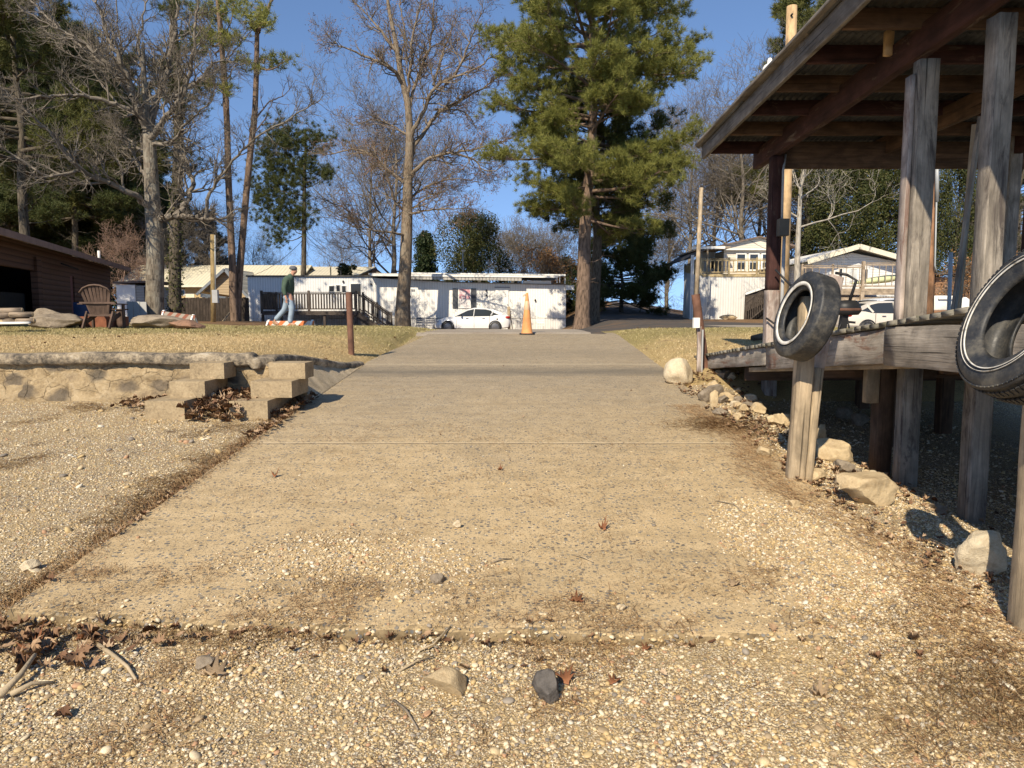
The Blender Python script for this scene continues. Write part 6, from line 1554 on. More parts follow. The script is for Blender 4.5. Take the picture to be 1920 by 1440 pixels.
# ================================================= sedan builder
def car(name, label, loc, rz, paint, tail=True, Lc=4.55):
    T = thing(name, label, 'car', loc, 'parked cars', rz)
    # stations: x from nose (-) to tail (+), (halfwidth, z bottom, z belt/hood)
    st = [(-2.26,.55,.32,.52),(-2.20,.72,.24,.62),(-2.0,.82,.20,.73),(-1.6,.88,.19,.84),(-1.1,.90,.19,.93),(-.75,.90,.19,.97),(0,.91,.19,.98),(.9,.91,.19,1.0),(1.45,.90,.19,1.03),(1.85,.87,.22,1.05),(2.12,.80,.26,1.02),(2.24,.70,.34,.94),(2.28,.6,.42,.75)]
    b = MB(); prev = None
    for (x, hw, z0, z1) in st:
        sec = [(0,z0),(hw*.75,z0),(hw*.96,z0+.05),(hw,z0+(z1-z0)*.35),(hw*.995,z0+(z1-z0)*.62),(hw*.95,z1-.08),(hw*.86,z1-.015),(hw*.5,z1+.02),(0,z1+.03)]
        full = [(x, y, z) for y, z in sec]+[(x, -y, z) for y, z in reversed(sec[1:-1])]
        cur = list(range(len(b.v), len(b.v)+len(full))); b.v += full
        if prev:
            n = len(cur)
            for i in range(n): b.f.append((prev[i], prev[(i+1)%n], cur[(i+1)%n], cur[i])); b.uv.append([(0,0)]*4)
        else: b.f.append(tuple(cur)); b.uv.append([(0,0)]*len(cur))
        prev = cur
    b.f.append(tuple(reversed(prev))); b.uv.append([(0,0)]*len(prev))
    body = b.build('body', paint, T, world=False, angle=40)
    # greenhouse: glass volume plus painted roof and pillars
    g = [(-.98,.96,.80),(-.30,1.33,.62),(.15,1.43,.60),(.8,1.41,.59),(1.2,1.32,.60),(1.78,1.06,.72)]
    b = MB(); prev = None
    for (x, zr, wr) in g:
        zb = .95; wb = .84 
        full = [(x, wb if zr > 1.1 else wr, zb), (x, wr+.02, zr-.05), (x, wr-.08, zr), (x, -wr+.08, zr), (x, -wr-.02, zr-.05), (x, -wb if zr > 1.1 else -wr, zb)]
        cur = list(range(len(b.v), len(b.v)+6)); b.v += full
        if prev:
            for i in range(5): b.f.append((prev[i], prev[i+1], cur[i+1], cur[i])); b.uv.append([(0,0)]*4)
        prev = cur
    b.build('windows', M_glass, T, world=False, angle=30)
    b = MB(); prev = None
    for (x, zr, wr) in g[1:5]:
        full = [(x, wr+.028, zr-.055), (x, wr-.07, zr+.012), (x, 0, zr+.03), (x, -wr+.07, zr+.012), (x, -wr-.028, zr-.055)]
        cur = list(range(len(b.v), len(b.v)+5)); b.v += full
        if prev:
            for i in range(4): b.f.append((prev[i], prev[i+1], cur[i+1], cur[i])); b.uv.append([(0,0)]*4)
        prev = cur
    rf = b.build('roof', paint, T, world=False, angle=60)
    b = MB()
    for s in (-1, 1):
        b.beam((-.98, s*.80, .97), (-.30, s*.64, 1.30), .05, .07); b.beam((.12, s*.865, .96), (.17, s*.635, 1.38), .03, .09); b.beam((1.18, s*.63, 1.29), (1.80, s*.76, 1.05), .05, .16); b.beam((1.12, s*.85, .98), (1.3, s*.66, 1.27), .03, .07)
    b.build('pillars', paint, T, world=False)
    M_tl = M_redl
    for s in (-1, 1):
        for x in (-1.42, 1.38):
            b = MB(); Mw = Matrix.Translation((x, s*.80, .32))@Matrix.Rotation(R(90), 4, 'X'); b.lathe([(.0,-.1),(.20,-.1),(.22,-.11),(.31,-.11),(.33,-.08),(.33,.08),(.31,.11),(.22,.11),(.20,.1),(0,.1)], Mw, 28); w_ = b.build('wheel', M_rub, T, smooth=True, world=False)
            b = MB(); b.lathe([(0,s*-.125),(.19,s*-.118),(.215,s*-.112)], Mw, 20); b.build('hubcap', M_hub, w_, world=False)
            b = MB(); b.lathe([(.33,s*-.118),(.385,s*-.116),(.385,.02),(.33,.02)], Mw, 28); b.build('wheel_arch', M_black, T, smooth=True, world=False)
        b = MB(); b.lathe([(0,-.07),(.09,-.06),(.11,0),(.08,.06),(0,.07)], Matrix.Translation((-2.02, s*.70, .64))@Matrix.Diagonal((1.6,1,.8,1)), 14); b.build('headlight', m_hl, T, smooth=True, world=False)
        b = MB(); b.lathe([(0,-.08),(.11,-.07),(.13,0),(.1,.07),(0,.08)], Matrix.Translation((2.08, s*.70, .88))@Matrix.Diagonal((1.5,1,1,1)), 14); b.build('tail_light', M_redl, T, smooth=True, world=False)
        b = MB(); b.lathe([(0,-.06),(.07,-.05),(.08,0),(.05,.06),(0,.07)], Matrix.Translation((-.62, s*1.0, 1.0))@Matrix.Diagonal((.8,1.4,1,1)), 12); b.build('wing_mirror', M_black, T, smooth=True, world=False)
        for x in (-.35, .62): b = MB(); b.box(x, x+.16, s*.915-.012, s*.915+.012, .82, .845); b.build('door_handle', M_hub, T, world=False)
        b = MB()
        for x in (-.92, .13, 1.05): b.box(x, x+.012, s*.907-.008, s*.907+.008, .3, .95)
        b.build('door_gaps', M_black, T, world=False)
    return T
M_redl = m_plain('red_lens', (.35,.015,.01), .2, .1); m_hl = m_plain('clear_lens', (.45,.46,.46), .15, .1); M_hub = m_plain('wheel_grey', (.16,.16,.165), .4, .1, 5, 0, .6)
def paint(name, c): 
    t = NT(name); t.fin(c, .3, 0, .5); t.b.inputs['Coat Weight'].default_value = .5; t.b.inputs['Coat Roughness'].default_value = .06; return t.m
cx = xat(886, 43.5, 1.2); wc = car('parked_car', 'white sedan parked side-on before the white trailer', (cx, 43.5, h(cx, 43.5)+.02), 0, paint('white_car_paint', (.78,.77,.74)))
b = MB(); b.lathe([(0,-.01),(.045,-.01),(.045,.01),(0,.01)], Matrix.Translation((1.5,-.9,.78))@Matrix.Rotation(R(90),4,'X'), 12); b.build('fuel_hole', M_black, wc, world=False)
c2 = at(1662, 600, 30); car('parked_car', 'beige sedan behind the deck, its rear with red light toward the ramp', (c2.x, 30, h(c2.x, 30)-.08), R(180+6), paint('beige_car_paint', (.66,.60,.50)))
c3 = at(1600, 600, 35); car('parked_car', 'white car behind the beige sedan, only its roof visible', (c3.x+.6, 33, h(c3.x, 33)+.1), R(180+20), paint('cool_white_paint', (.7,.72,.73)))
c4 = at(1860, 600, 26); car('parked_car', 'pale green-glassed car low behind the deck, right of the brown pole', (c4.x-.4, 24, h(c4.x, 24)-.12), R(190), paint('silver_paint', (.5,.52,.52)))

# wooden post & hoop & folding chairs by the car
p = pbase(955, 43); T = thing('wooden_post', 'short weathered timber post right behind the white sedan', 'post', p)
b = MB(); b.timber((p.x, 43, p.z-.1), (p.x-.04, 43, at(955,575,43).z), .17, .14, up=(0,1,0)); b.build('post', M_wtan, T)
b = MB(); b.timber((p.x+.22, 43.2, p.z-.1), (p.x+.02, 43.1, at(955,578,43).z), .06, .14, up=(0,1,0)); b.build('brace', M_wgrey, T)
q = at(963, 588, 43.1); b = MB(); b.tube([q+Vector((math.cos(a)*.2, .03*math.sin(a), math.sin(a)*.2)) for a in [i*math.pi/8 for i in range(17)]], .02, 6, caps=False); tag(b.build('hose_coil', M_galv, smooth=True), 'grey hose coil hanging on the timber post by the sedan', 'hose')
def fchair(px, d, label, mat, rz=0, s=1):
    p = pbase(px, d); T = thing('folding_chair', label, 'chair', p, 'chairs by the trailer', rz); 
    b = MB(); b.box(-.24*s,.24*s,-.22,.22,.40,.43); b.build('seat', mat, T, world=False)
    b = MB(); 
    for k in range(3): b.box(-.24*s,.24*s,.20,.22,.55+k*.11,.62+k*.11)
    b.build('backrest', mat, T, world=False)
    for sx in (-1, 1):
        for y0, y1, zt in ((-.22,-.20,.42),(.22,.20,.86)): b = MB(); b.box(sx*.24*s-.015, sx*.24*s+.015, y0-.015, y0+.015, 0, zt); b.build('leg', mat, T, world=False)
        b = MB(); b.box(sx*.26*s-.02, sx*.26*s+.02, -.24, .2, .60, .62); b.build('armrest', mat, T, world=False)
M_chg = m_plain('grey_tubing', (.22,.22,.23), .5)
fchair(788, 42.6, 'left of two grey folding chairs at the front bumper of the white sedan', M_chg)
fchair(806, 42.6, 'right of two grey folding chairs at the front bumper of the white sedan', M_chg)
fchair(1013, 44.3, 'white patio chair against the trailer, right of the cone', M_whitep, 0)

# ================================================= cream-roofed house, fence, shed, rear roof
Dh = 60
T = thing('house', 'tan house with long cream metal roof and gabled porch behind the fence', 'house', (xat(340, Dh, 2), Dh+4, .7))
hx0, hx1 = xat(225, Dh, 3), xat(465, Dh, 3); ze = PZ(536, Dh); zr = at(960, 498, Dh+4).z
b = MB(); b.box(hx0+.3, hx1+4, Dh, Dh+8, .2, ze); b.build('wall', M_ywall, T)
b = MB(); b.beam(((hx0+hx1)/2+2, Dh-.6, ze), ((hx0+hx1)/2+2, Dh+4, zr), hx1-hx0+4.5, .08); b.beam(((hx0+hx1)/2+2, Dh+8.6, ze), ((hx0+hx1)/2+2, Dh+4, zr), hx1-hx0+4.5, .08); b.build('roof', M_troof, T)
b = MB(); b.box(hx0-.1, hx1+4.2, Dh-.68, Dh-.60, ze-.12, ze+.05); b.build('fascia', M_cream, T)
win(T, xat(336,Dh,2), xat(349,Dh,2), Dh, PZ(554,Dh), PZ(543,Dh)); b = MB(); b.box(xat(349.5,Dh,2), xat(366,Dh,2), Dh-.04, Dh, PZ(558,Dh), PZ(550,Dh)); b.build('panel', M_cream, T)
# porch gable
gx0, gx1, gxm = xat(378, 56, 2), xat(466, 56, 2), xat(424, 56, 3); zg0 = PZ(545, 56); zg1 = PZ(502, 56)
b = MB(); b.prism([(gx0+.1, zg0-.05), (gx1-.1, zg0-.6), (gxm, zg1-.06)], (0, 56.4, 0), (1,0,0), (0,0,1), (0,-1,0), .1); b.build('porch_gable', m_panel('tan_gable', (.40,.30,.18), .2, 'Z'), T)
b = MB(); b.beam((gx0-.3, 58, zg0-.1), (gxm, 58, zg1), 4.6, .07, up=(0,0,1)); 
b = MB()
def slope(b, x0, z0, x1, z1, y0, y1, th):
    b.face([(x0,y0,z0),(x1,y0,z1),(x1,y1,z1),(x0,y1,z0)]); b.face([(x0,y0,z0-th),(x0,y1,z0-th),(x1,y1,z1-th),(x1,y0,z1-th)]); b.face([(x0,y0,z0-th),(x1,y0,z1-th),(x1,y0,z1),(x0,y0,z0)]); b.face([(x0,y1,z0),(x1,y1,z1),(x1,y1,z1-th),(x0,y1,z0-th)]); b.face([(x0,y0,z0),(x0,y1,z0),(x0,y1,z0-th),(x0,y0,z0-th)]); b.face([(x1,y0,z1-th),(x1,y1,z1-th),(x1,y1,z1),(x1,y0,z1)])
slope(b, gx0-.3, zg0-.2, gxm, zg1, 55.9, 62, .08); b.build('porch_roof', M_troof, T)
b = MB(); slope(b, gxm, zg1, gx1+.3, zg0-.75, 55.9, 62, .08); b.build('porch_roof', M_troof, T)
b = MB(); b.beam((gx0-.3, 55.86, zg0-.32), (gxm, 55.86, zg1-.12), .05, .2, up=(0,0,1)); b.beam((gxm, 55.86, zg1-.12), (gx1+.3, 55.86, zg0-.87), .05, .2); b.build('barge_board', m_plain('slate_trim', (.18,.2,.22)), T)
b = MB(); b.beam((gx0, 56, zg0-.35), (gx1, 56, zg0-.85), .2, .3); b.build('porch_beam', m_plain('slate_beam', (.12,.14,.16)), T)
# second cream roof right
T = thing('house', 'low house with cream metal roof and brown gable end behind the trailer', 'house', (xat(570, 62, 3), 65, .7))
rx0, rx1 = xat(455, 62, 4), xat(676, 62, 4)
b = MB(); b.box(rx0, rx1, 62, 70, .4, 3.2); b.build('wall', M_ywall, T)
zt_ = at(960, 500, 66).z; zl = at(960, 521, 61.4).z
b = MB(); b.face([(rx0-.5, 61.4, zl),(rx1-.6, 61.4, zl),(rx1+.6, 66, zt_),(rx0-.5, 66, zt_)]); b.face([(rx1+.6, 66, zt_),(rx1-.6, 61.4, zl),(rx1-.6,61.4,zl-.1),(rx1+.6,66,zt_-.1)]); b.face([(rx0-.5,61.4,zl-.1),(rx1-.6,61.4,zl-.1),(rx1-.6,61.4,zl),(rx0-.5,61.4,zl)]); b.face([(rx0-.5, 66, zt_),(rx1+.6, 66, zt_),(rx1+.6, 70.6, zl),(rx0-.5, 70.6, zl)]); b.build('roof', M_troof, T)
b = MB(); b.face([(rx1+.4, 61.6, zl-.1),(rx1+.55, 66, zt_-.1),(rx1+1.6, 70.4, zl-.1)]); b.face([(rx1+1.6, 70.4, zl-.1),(rx1+.55, 66, zt_-.1),(rx1+.4, 61.6, zl-.1)]); b.build('gable', M_wbrown, T)
b = MB(); x = xat(620.5, 61, 4); b.box(x-.04, x+.04, 61, 61.08, zl-.6, at(960,501,61).z); b.build('vent_pipe', M_black, T)
# shed, grey boards, fence
T = thing('shed', 'small white metal shed with dark open door, left of the big pale trunk', 'shed', (xat(255, 40, 2), 41, 1.2))
b = MB(); b.box(xat(220,40,2), xat(255,40,2), 40, 43, 1.0, PZ(534,40)); b.build('wall', M_whitep, T)
b = MB(); b.box(xat(255,40,2)+.003, xat(286,40,2), 40.05, 43, 1.0, PZ(536,40)); b.build('wall', m_panel('grey_siding', (.35,.34,.31), .15, 'Z'), T)
b = MB(); b.box(xat(272,40,2), xat(286,40,2), 39.99, 40.04, 1.0, PZ(538,40)); b.build('doorway', M_dark, T)
b = MB(); b.beam((xat(218,40,2), 41.5, PZ(530,40)), (xat(292,40,2), 41.5, PZ(528,40)), 3.4, .1); b.build('roof', M_cabroof, T)
T = thing('board_panel', 'pale grey upright board panel standing beside the slab rock', 'panel', (xat(254,25,1.8), 25, 1.3))
b = MB()
for k in range(3): b.box(xat(238,25,1.8)+k*.23, xat(238,25,1.8)+k*.23+.215, 25, 25.04, 1.3, PZ(565+k*.5,25))
b.build('boards', m_plain('pale_grey_board', (.42,.42,.40), .8, .1), T)
T = thing('fence', 'dark board fence behind the left trees', 'fence', (xat(400, 36, 2), 36, 1.2))
b = MB(); x = xat(325, 36, 2); 
while x < xat(466, 36, 2):
    b.box(x, x+.135, 36, 36.03, .9, PZ(558,36)+rnd.uniform(-.03,.03)); x += .145
b.build('boards', M_fencew, T)
for px in (330, 370, 412, 455):
    b = MB(); x = xat(px, 36, 2); b.box(x-.05, x+.05, 36.035, 36.13, .9, PZ(560,36)); b.build('post', M_fencew, T)
b = MB(); b.beam((xat(405,34.5,2), 34.6, 1.0), (xat(428,34.5,2), 35.4, PZ(573,35)), .05, .07); b.build('brace', M_wtan, T)

# ================================================= brown cabin at the left
d0 = Vector((-16.7, 30.2, 0)); dv = Vector((-.324, 1, 0)).normalized(); nv = Vector((dv.y, -dv.x, 0))  # faces the ramp
T = thing('cabin', 'long dark brown log-sided cabin at the left edge', 'cabin', d0)
gz_ = 1.15; hz = 3.62
Pn = d0-dv*14
def wallbox(b, s0, s1, off, th, z0, z1):
    a = Pn+dv*s0+nv*(off-th/2); c_ = Pn+dv*s1+nv*(off-th/2); b.beam((a.x,a.y,(z0+z1)/2), (c_.x,c_.y,(z0+z1)/2), th, z1-z0)
b = MB(); wallbox(b, 4.35, 7.85, 0, .14, gz_, hz); wallbox(b, 8.35, 14, 0, .14, gz_, hz); wallbox(b, 7.85, 8.35, 0, .14, 2.95, hz); wallbox(b, 0, 4.35, 0, .14, 2.9, hz)
for k in range(1): pass
w_ = b.build('wall', M_cabin, T)
b = MB(); e0 = Pn+dv*14; e1 = e0-nv*6; b.beam((e0.x,e0.y,(gz_+hz)/2), (e1.x,e1.y,(gz_+hz)/2), .14, hz-gz_); b.build('end_wall', M_cabin, T)
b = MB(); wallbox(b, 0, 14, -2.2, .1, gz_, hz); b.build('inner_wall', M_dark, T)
b = MB(); wallbox(b, 7.9, 8.3, -.04, .05, gz_, 2.95); b.build('door', M_maroon, T)
b = MB(); q0 = Pn+dv*4.2+nv*.02; b.box(q0.x-.1, q0.x+.1, q0.y-.1, q0.y+.1, gz_, 3.3); b.build('post', M_cabin, T)
b = MB(); q0 = Pn+dv*3.2-nv*.6; b.obox((q0.x, q0.y, 1.75), dv, nv, (0,0,1), 1.6, .7, 1.0); b.build('bench', M_dark, T)
ra = Pn-dv*1+nv*.65; rb = Pn+dv*14.7+nv*.65; rc = rb-nv*3.6; rdd = ra-nv*3.6
b = MB(); zA, zB_ = hz+.0, hz+1.0
b.face([(ra.x,ra.y,zA),(rb.x,rb.y,zA),(rc.x,rc.y,zB_),(rdd.x,rdd.y,zB_)]); b.face([(ra.x,ra.y,zA-.12),(rdd.x,rdd.y,zB_-.12),(rc.x,rc.y,zB_-.12),(rb.x,rb.y,zA-.12)]); b.face([(rb.x,rb.y,zA-.12),(rc.x,rc.y,zB_-.12),(rc.x,rc.y,zB_),(rb.x,rb.y,zA)])
re, rf_ = rb-nv*7.3, ra-nv*7.3; b.face([(rc.x,rc.y,zB_),(re.x,re.y,zA),(rf_.x,rf_.y,zA),(rdd.x,rdd.y,zB_)])
b.build('roof', M_cabroof, T)
b = MB(); b.beam((ra.x,ra.y,zA-.08), (rb.x,rb.y,zA-.08), .05, .17); b.build('fascia', m_plain('faded_fascia', (.24,.16,.13), .8), T)
b = MB(); q = rb-dv*3.2-nv*.5; b.tube([(q.x,q.y,zA), (q.x,q.y,zA+.45)], .05, 8); b.build('vent_pipe', M_whitep, T)
b = MB(); q = Pn+dv*6.0+nv*.35; b.tube([(q.x-.5*dv.x,q.y-.5*dv.y,3.2), (q.x+1.4*dv.x,q.y+1.4*dv.y,3.14)], .03, 6); b.build('light_tube', M_dark, T)
# blue and dark clutter by the cabin wall
bl = at(160, 600, 21); b = MB(); b.timber((bl.x, 21, 1.35), (bl.x, 21, 2.0), .45, .4, up=(0,1,0), n=4); tag(b.build('barrel', m_plain('dark_blue_plastic', (.03,.05,.11), .5)), 'dark blue tub standing by the cabin wall behind the chair', 'tub')

# ================================================= adirondack chair, fire ring, rocks, logs
pc = pbase(188, 17.4); M_adr = m_wood('dark_brown_plastic_wood', (.115,.075,.055), .7, 1.5, None, bump=.2)
T = thing('adirondack_chair', 'dark brown fan-backed garden chair seen from behind on the left lawn', 'chair', pc, rz=R(6))
Wc = .62
n = 8
for k in range(n):
    f = (k+.5)/n*2-1; b = MB(); x0 = f*.20; x1 = f*.36; zt = 1.05-.17*f*f; b.beam((x0, .02, .32), (x1, -.16, zt), .065, .018, up=(0,1,0)); b.build('back_slat', M_adr, T, world=False)
b = MB(); b.tube([(-.36,-.165,.86), (-.27,-.175,.97), (-.13,-.185,1.03), (0,-.19,1.045), (.13,-.185,1.03), (.27,-.175,.97), (.36,-.165,.86)], .022, 6); b.build('back_rim', M_adr, T, world=False)
b = MB(); b.box(-.40,.40,-.10,-.06,.60,.645); b.build('back_rail', M_adr, T, world=False)
b = MB(); b.box(-.33,.33,.0,.03,.30,.36); b.build('back_rail', M_adr, T, world=False)
b = MB()
for k in range(5): b.box(-.27,.27,.06+k*.1,.15+k*.1,.34,.36)
b.build('seat', M_adr, T, world=False)
for s in (-1, 1):
    b = MB(); b.box(s*.38-.06, s*.38+.06, -.12, .55, .585, .61); b.build('armrest', M_adr, T, world=False)
    b = MB(); b.beam((s*.30, -.22, 0), (s*.30, .05, .40), .035, .10); b.build('leg', M_adr, T, world=False)
    b = MB(); b.box(s*.36-.02, s*.36+.02, .42, .52, 0, .59); b.build('leg', M_adr, T, world=False)
    b = MB(); b.beam((s*.27, -.05, .18), (s*.27, .5, .36), .03, .10); b.build('side_rail', M_adr, T, world=False)
pf = pbase(196, 18.6); T = thing('fire_ring', 'rusty square steel fire ring behind the garden chair', 'fire ring', pf)
b = MB(); 
for (x0, x1, y0, y1) in ((-.42,.42,-.4,-.37),(-.42,.42,.37,.4),(-.42,-.39,-.37,.37),(.39,.42,-.37,.37)): b.box(pf.x+x0, pf.x+x1, pf.y+y0, pf.y+y1, pf.z, pf.z+.27)
b.build('ring', m_plain('orange_rust', (.22,.085,.045), .85, .5, 5), T)
pq = pbase(228, 18.4); T = thing('stump', 'dark upright stump post beside the fire ring', 'stump', pq); b = MB(); b.timber((pq.x, pq.y, pq.z), (pq.x, pq.y, pq.z+.44), .15, .15, up=(0,1,0), n=4, rough=.02); b.build('stump', M_adr, T); b = MB(); b.box(pq.x-.16, pq.x+.13, pq.y-.12, pq.y+.12, pq.z+.44, pq.z+.47); b.build('seat_board', M_adr, T)
GS2 = 'slab rocks along the left lawn edge'
def lrock(px0, px1, py0, d, mat, seed, label, depth=.8, tilt=(0,0), **k):
    p = pbase((px0+px1)/2, d); x0, x1 = xat(px0, d, 1.5), xat(px1, d, 1.5); zt = at(960, py0, d).z
    rock_mesh('rock', (x1-x0, depth, (zt-p.z)*1.15), mat, seed, None, (p.x, p.y, p.z-(zt-p.z)*.12), 0, 9, .68, label, 'rock', GS2, tilt, **k)
lrock(230, 350, 590, 17.6, M_rgrey, 41, 'long grey-brown slab rock right of the garden chair', .9, (0, .04))
lrock(318, 382, 596, 17.3, m_rred if 'm_rred' in globals() else stone('reddish_stone', (.28,.16,.10), (.13,.09,.06)), 42, 'reddish pointed rock at the right end of the slab rocks', .7, (.1, .08))
lrock(62, 160, 588, 17.8, M_rgrey, 43, 'long low grey rock left of the garden chair', .9)
lrock(56, 124, 577, 18.2, M_rgrey, 44, 'flat brown rock lying on the low grey rock', .9, (0, .06))
def logs():
    M_lb = m_bark('firewood_bark', (.22,.17,.12)); M_end = m_plain('cut_wood_end', (.50,.36,.20), .9, .3, 9)
    i = 0
    labs = ['firewood log lying at the lower left of the stack', 'firewood log in the bottom row, second from left', 'firewood log in the bottom row, middle', 'firewood log at the bottom right of the stack', 'firewood log in the upper row, left', 'firewood log in the upper row, middle', 'firewood log with pale end on top of the stack', 'short firewood log at the right end of the stack']
    for (px, py, L, r, a) in ((6,603,.5,.07,.3),(20,604,.4,.065,1.2),(34,603,.5,.06,.2),(48,602,.35,.06,.1),(10,592,.42,.06,.9),(24,591,.5,.06,.15),(20,583,.45,.07,.2),(40,590,.42,.06,.3)):
        q = at(px, py, 15.6+rnd.uniform(-.1,.1)); dv2 = Vector((math.cos(a), math.sin(a), .02)); T = thing('firewood_log', labs[i], 'log', q, 'firewood stack at the left edge'); i += 1
        b = MB(); b.tube([q-dv2*L/2, q, q+dv2*L/2], r, 10); b.build('bark', M_lb, T, smooth=True)
        b = MB(); b.tube([q-dv2*(L/2+.008), q-dv2*(L/2-.01)], r*.92, 10); b.build('cut_end', M_end, T); b = MB(); b.tube([q+dv2*(L/2-.01), q+dv2*(L/2+.008)], r*.92, 10); b.build('cut_end', M_end, T)
logs()
q0 = at(8, 607, 15.3); b = MB(); b.timber((q0.x-.3, 15.3, q0.z+.01), (xat(53,15.3,1.5), 15.35, q0.z+.02), .09, .05); tag(b.build('plank', M_whitep), 'white painted plank lying in front of the firewood', 'plank')

# ================================================= upstairs house on the right
D = 45; T = thing('house', 'two-level pale house with white skirting and yellow deck railing right of the road', 'house', (xat(1380, D, 2), D+3, 1.0))
X0, X1 = xat(1313, D, 3), xat(1470, D, 3); zdk = PZ(514, D); zbt = .9
b = MB(); b.box(X0, xat(1395,D,2), D, D+.12, zbt, zdk-.1); b.prism([(xat(1395,D,2), zbt), (xat(1396,D,2), PZ(548,D)), (X1, PZ(530,D)), (X1, zdk-.1), (xat(1395,D,2), zdk-.1)], (0, D+.06, 0), (1,0,0), (0,0,1), (0,-1,0), .12); b.build('skirting', M_skirt, T)
xl2 = xat(1283, 51, 3); b = MB(); b.beam((X0+.0, D+.06, (zbt+zdk)/2-.05), (xl2, 51, (1.9+zdk)/2), .1, zdk-zbt-.1); b.build('side_skirting', M_skirt, T)
b = MB(); b.face([(X0, D, zdk), (X1, D, zdk), (X1, D+8, zdk), (xl2, 51, zdk)]); b.face([(X0, D, zdk-.05), (xl2, 51, zdk-.05), (X1, D+8, zdk-.05), (X1, D, zdk-.05)]); b.build('deck_floor', M_dkt, T)
b = MB(); b.box(X0-.05, X1, D-.05, D-.005, zdk-.16, zdk+.02); b.build('deck_rim', M_rail, T)
railing(T, (X0, D-.02, zdk), (X1, D-.02, zdk), zdk, .92, M_rail, 4, .24, .05, .10)
railing(T, (X0-.05, D+.2, zdk), (xl2, 51, zdk), zdk, .92, M_rail, 3, .24, .05, .10)
# house body above
Dw = 47.5; W0, W1 = xat(1356, Dw, 4), xat(1475, Dw, 4)
b = MB(); b.box(W0, W1, Dw, Dw+9, zdk, PZ(470, Dw)); b.build('wall', M_lap, T)
zpk = PZ(446, Dw); xpk = xat(1418, Dw, 4)
b = MB(); b.prism([(W0, PZ(470,Dw)), (W1, PZ(470,Dw)), (W1, PZ(468,Dw)), (xpk+1.6, zpk-.1), (xpk-.2, zpk-.02), (W0-.3, PZ(461,Dw))], (0, Dw-.1, 0), (1,0,0), (0,0,1), (0,-1,0), .3); b.build('gable', M_lap, T)
b = MB(); b.box(W0-.1, W1, Dw-.3, Dw-.26, PZ(469.5,Dw), PZ(467.5,Dw)); b.build('trim', M_whitep, T)
b = MB(); slope(b, W0-.7, PZ(463,Dw), xpk, zpk+.08, Dw-.5, Dw+9, .1); b.build('roof', M_cabroof, T); b = MB(); slope(b, xpk, zpk+.08, W1+.5, PZ(462,Dw), Dw-.5, Dw+9, .1); b.build('roof', M_cabroof, T)
for (a, c_) in ((1378,1398),(1402,1422),(1425.5,1444)):
    win(T, xat(a,Dw,4), xat(c_,Dw,4), Dw-.02, PZ(508,Dw), PZ(474.5,Dw), mull=1, fw=.09)
# porch roof on the left
b = MB(); slope(b, xat(1272,50,5), PZ(489,50), xat(1308,50,5), PZ(466,50), 46.0, 54, .1); b.build('porch_roof', M_blackr, T)
b = MB(); b.beam((xat(1296,46,4), 46.0, PZ(465,46)), (xat(1358,46,4), 46.0, PZ(464,46)), .1, .16); b.build('porch_fascia', M_whitep, T)
b = MB(); b.box(xat(1310,47,4), W0, 46.1, 53, PZ(467,47), PZ(464.5,47)); b.build('porch_ceiling', M_dkt, T)
b = MB(); b.box(xat(1312,49,4), W0-.02, 49.5, 49.6, zdk, PZ(468,49)); b.build('inner_wall', M_lapw, T)
win(T, xat(1330,49.4,4), xat(1345,49.4,4), 49.44, PZ(505,49.4), PZ(482,49.4), name='window')
b = MB(); b.box(xat(1326,46,4)-.05, xat(1326,46,4)+.05, 46, 46.1, zdk, PZ(466,46)); b.build('porch_post', M_wtan, T)
for px in (1296, 1298.5): b = MB(); x = xat(px, 44.6, 3); b.box(x-.05, x+.05, 44.6, 44.7, 1.2, PZ(478,44.6)); b.build('downpipe', M_whitep, T)
# electric riser in front
b = MB(); x = xat(1328, 44.5, 2); b.box(x-.05, x+.05, 44.45, 44.55, .9, PZ(518,44.5)); b.box(x, x+.3, 44.4, 44.5, PZ(577,44.5), PZ(563,44.5)); b.build('meter_riser', M_greyp, T)
# stairs at right, dark lattice railing
railing(T, (xat(1397,43.6,1.4), 43.6, .95), (xat(1475,43.6,3), 43.6, PZ(546,43.6)), 0, 1.35, M_dk, 3, .17, .05, .1)
b = MB(); b.beam((xat(1396,43.6,2.5), 43.5, PZ(551,43.5)), (xat(1475,43.6,3), 43.5, PZ(524,43.5)), .07, .13); b.build('handrail', M_whitep, T)
b = MB(); b.prism([(xat(1396,44,1.4), .8), (xat(1480,44,1.4), .8), (xat(1480,44,3), PZ(548,44)), (xat(1396,44,1.4), PZ(585,44))], (0, 44, 0), (1,0,0), (0,0,1), (0,-1,0), .05); b.build('stair_side', M_dark, T); b = MB(); b.prism([(xat(1394,44.8,1.4), .9), (xat(1480,44.8,1.4), .9), (xat(1480,44.8,3), PZ(512,44.8)), (xat(1394,44.8,1.4), PZ(550,44.8))], (0, 45.3, 0), (1,0,0), (0,0,1), (0,-1,0), .05); b.build('stair_wall', M_dk, T)
rock_mesh('rock', (1.1,.6,.35), M_rtan, 81, None, (xat(1365,43.9,1.2), 43.9, h(11,43.9)-.05), label='low tan rock at the foot of the white skirting', cat='rock')

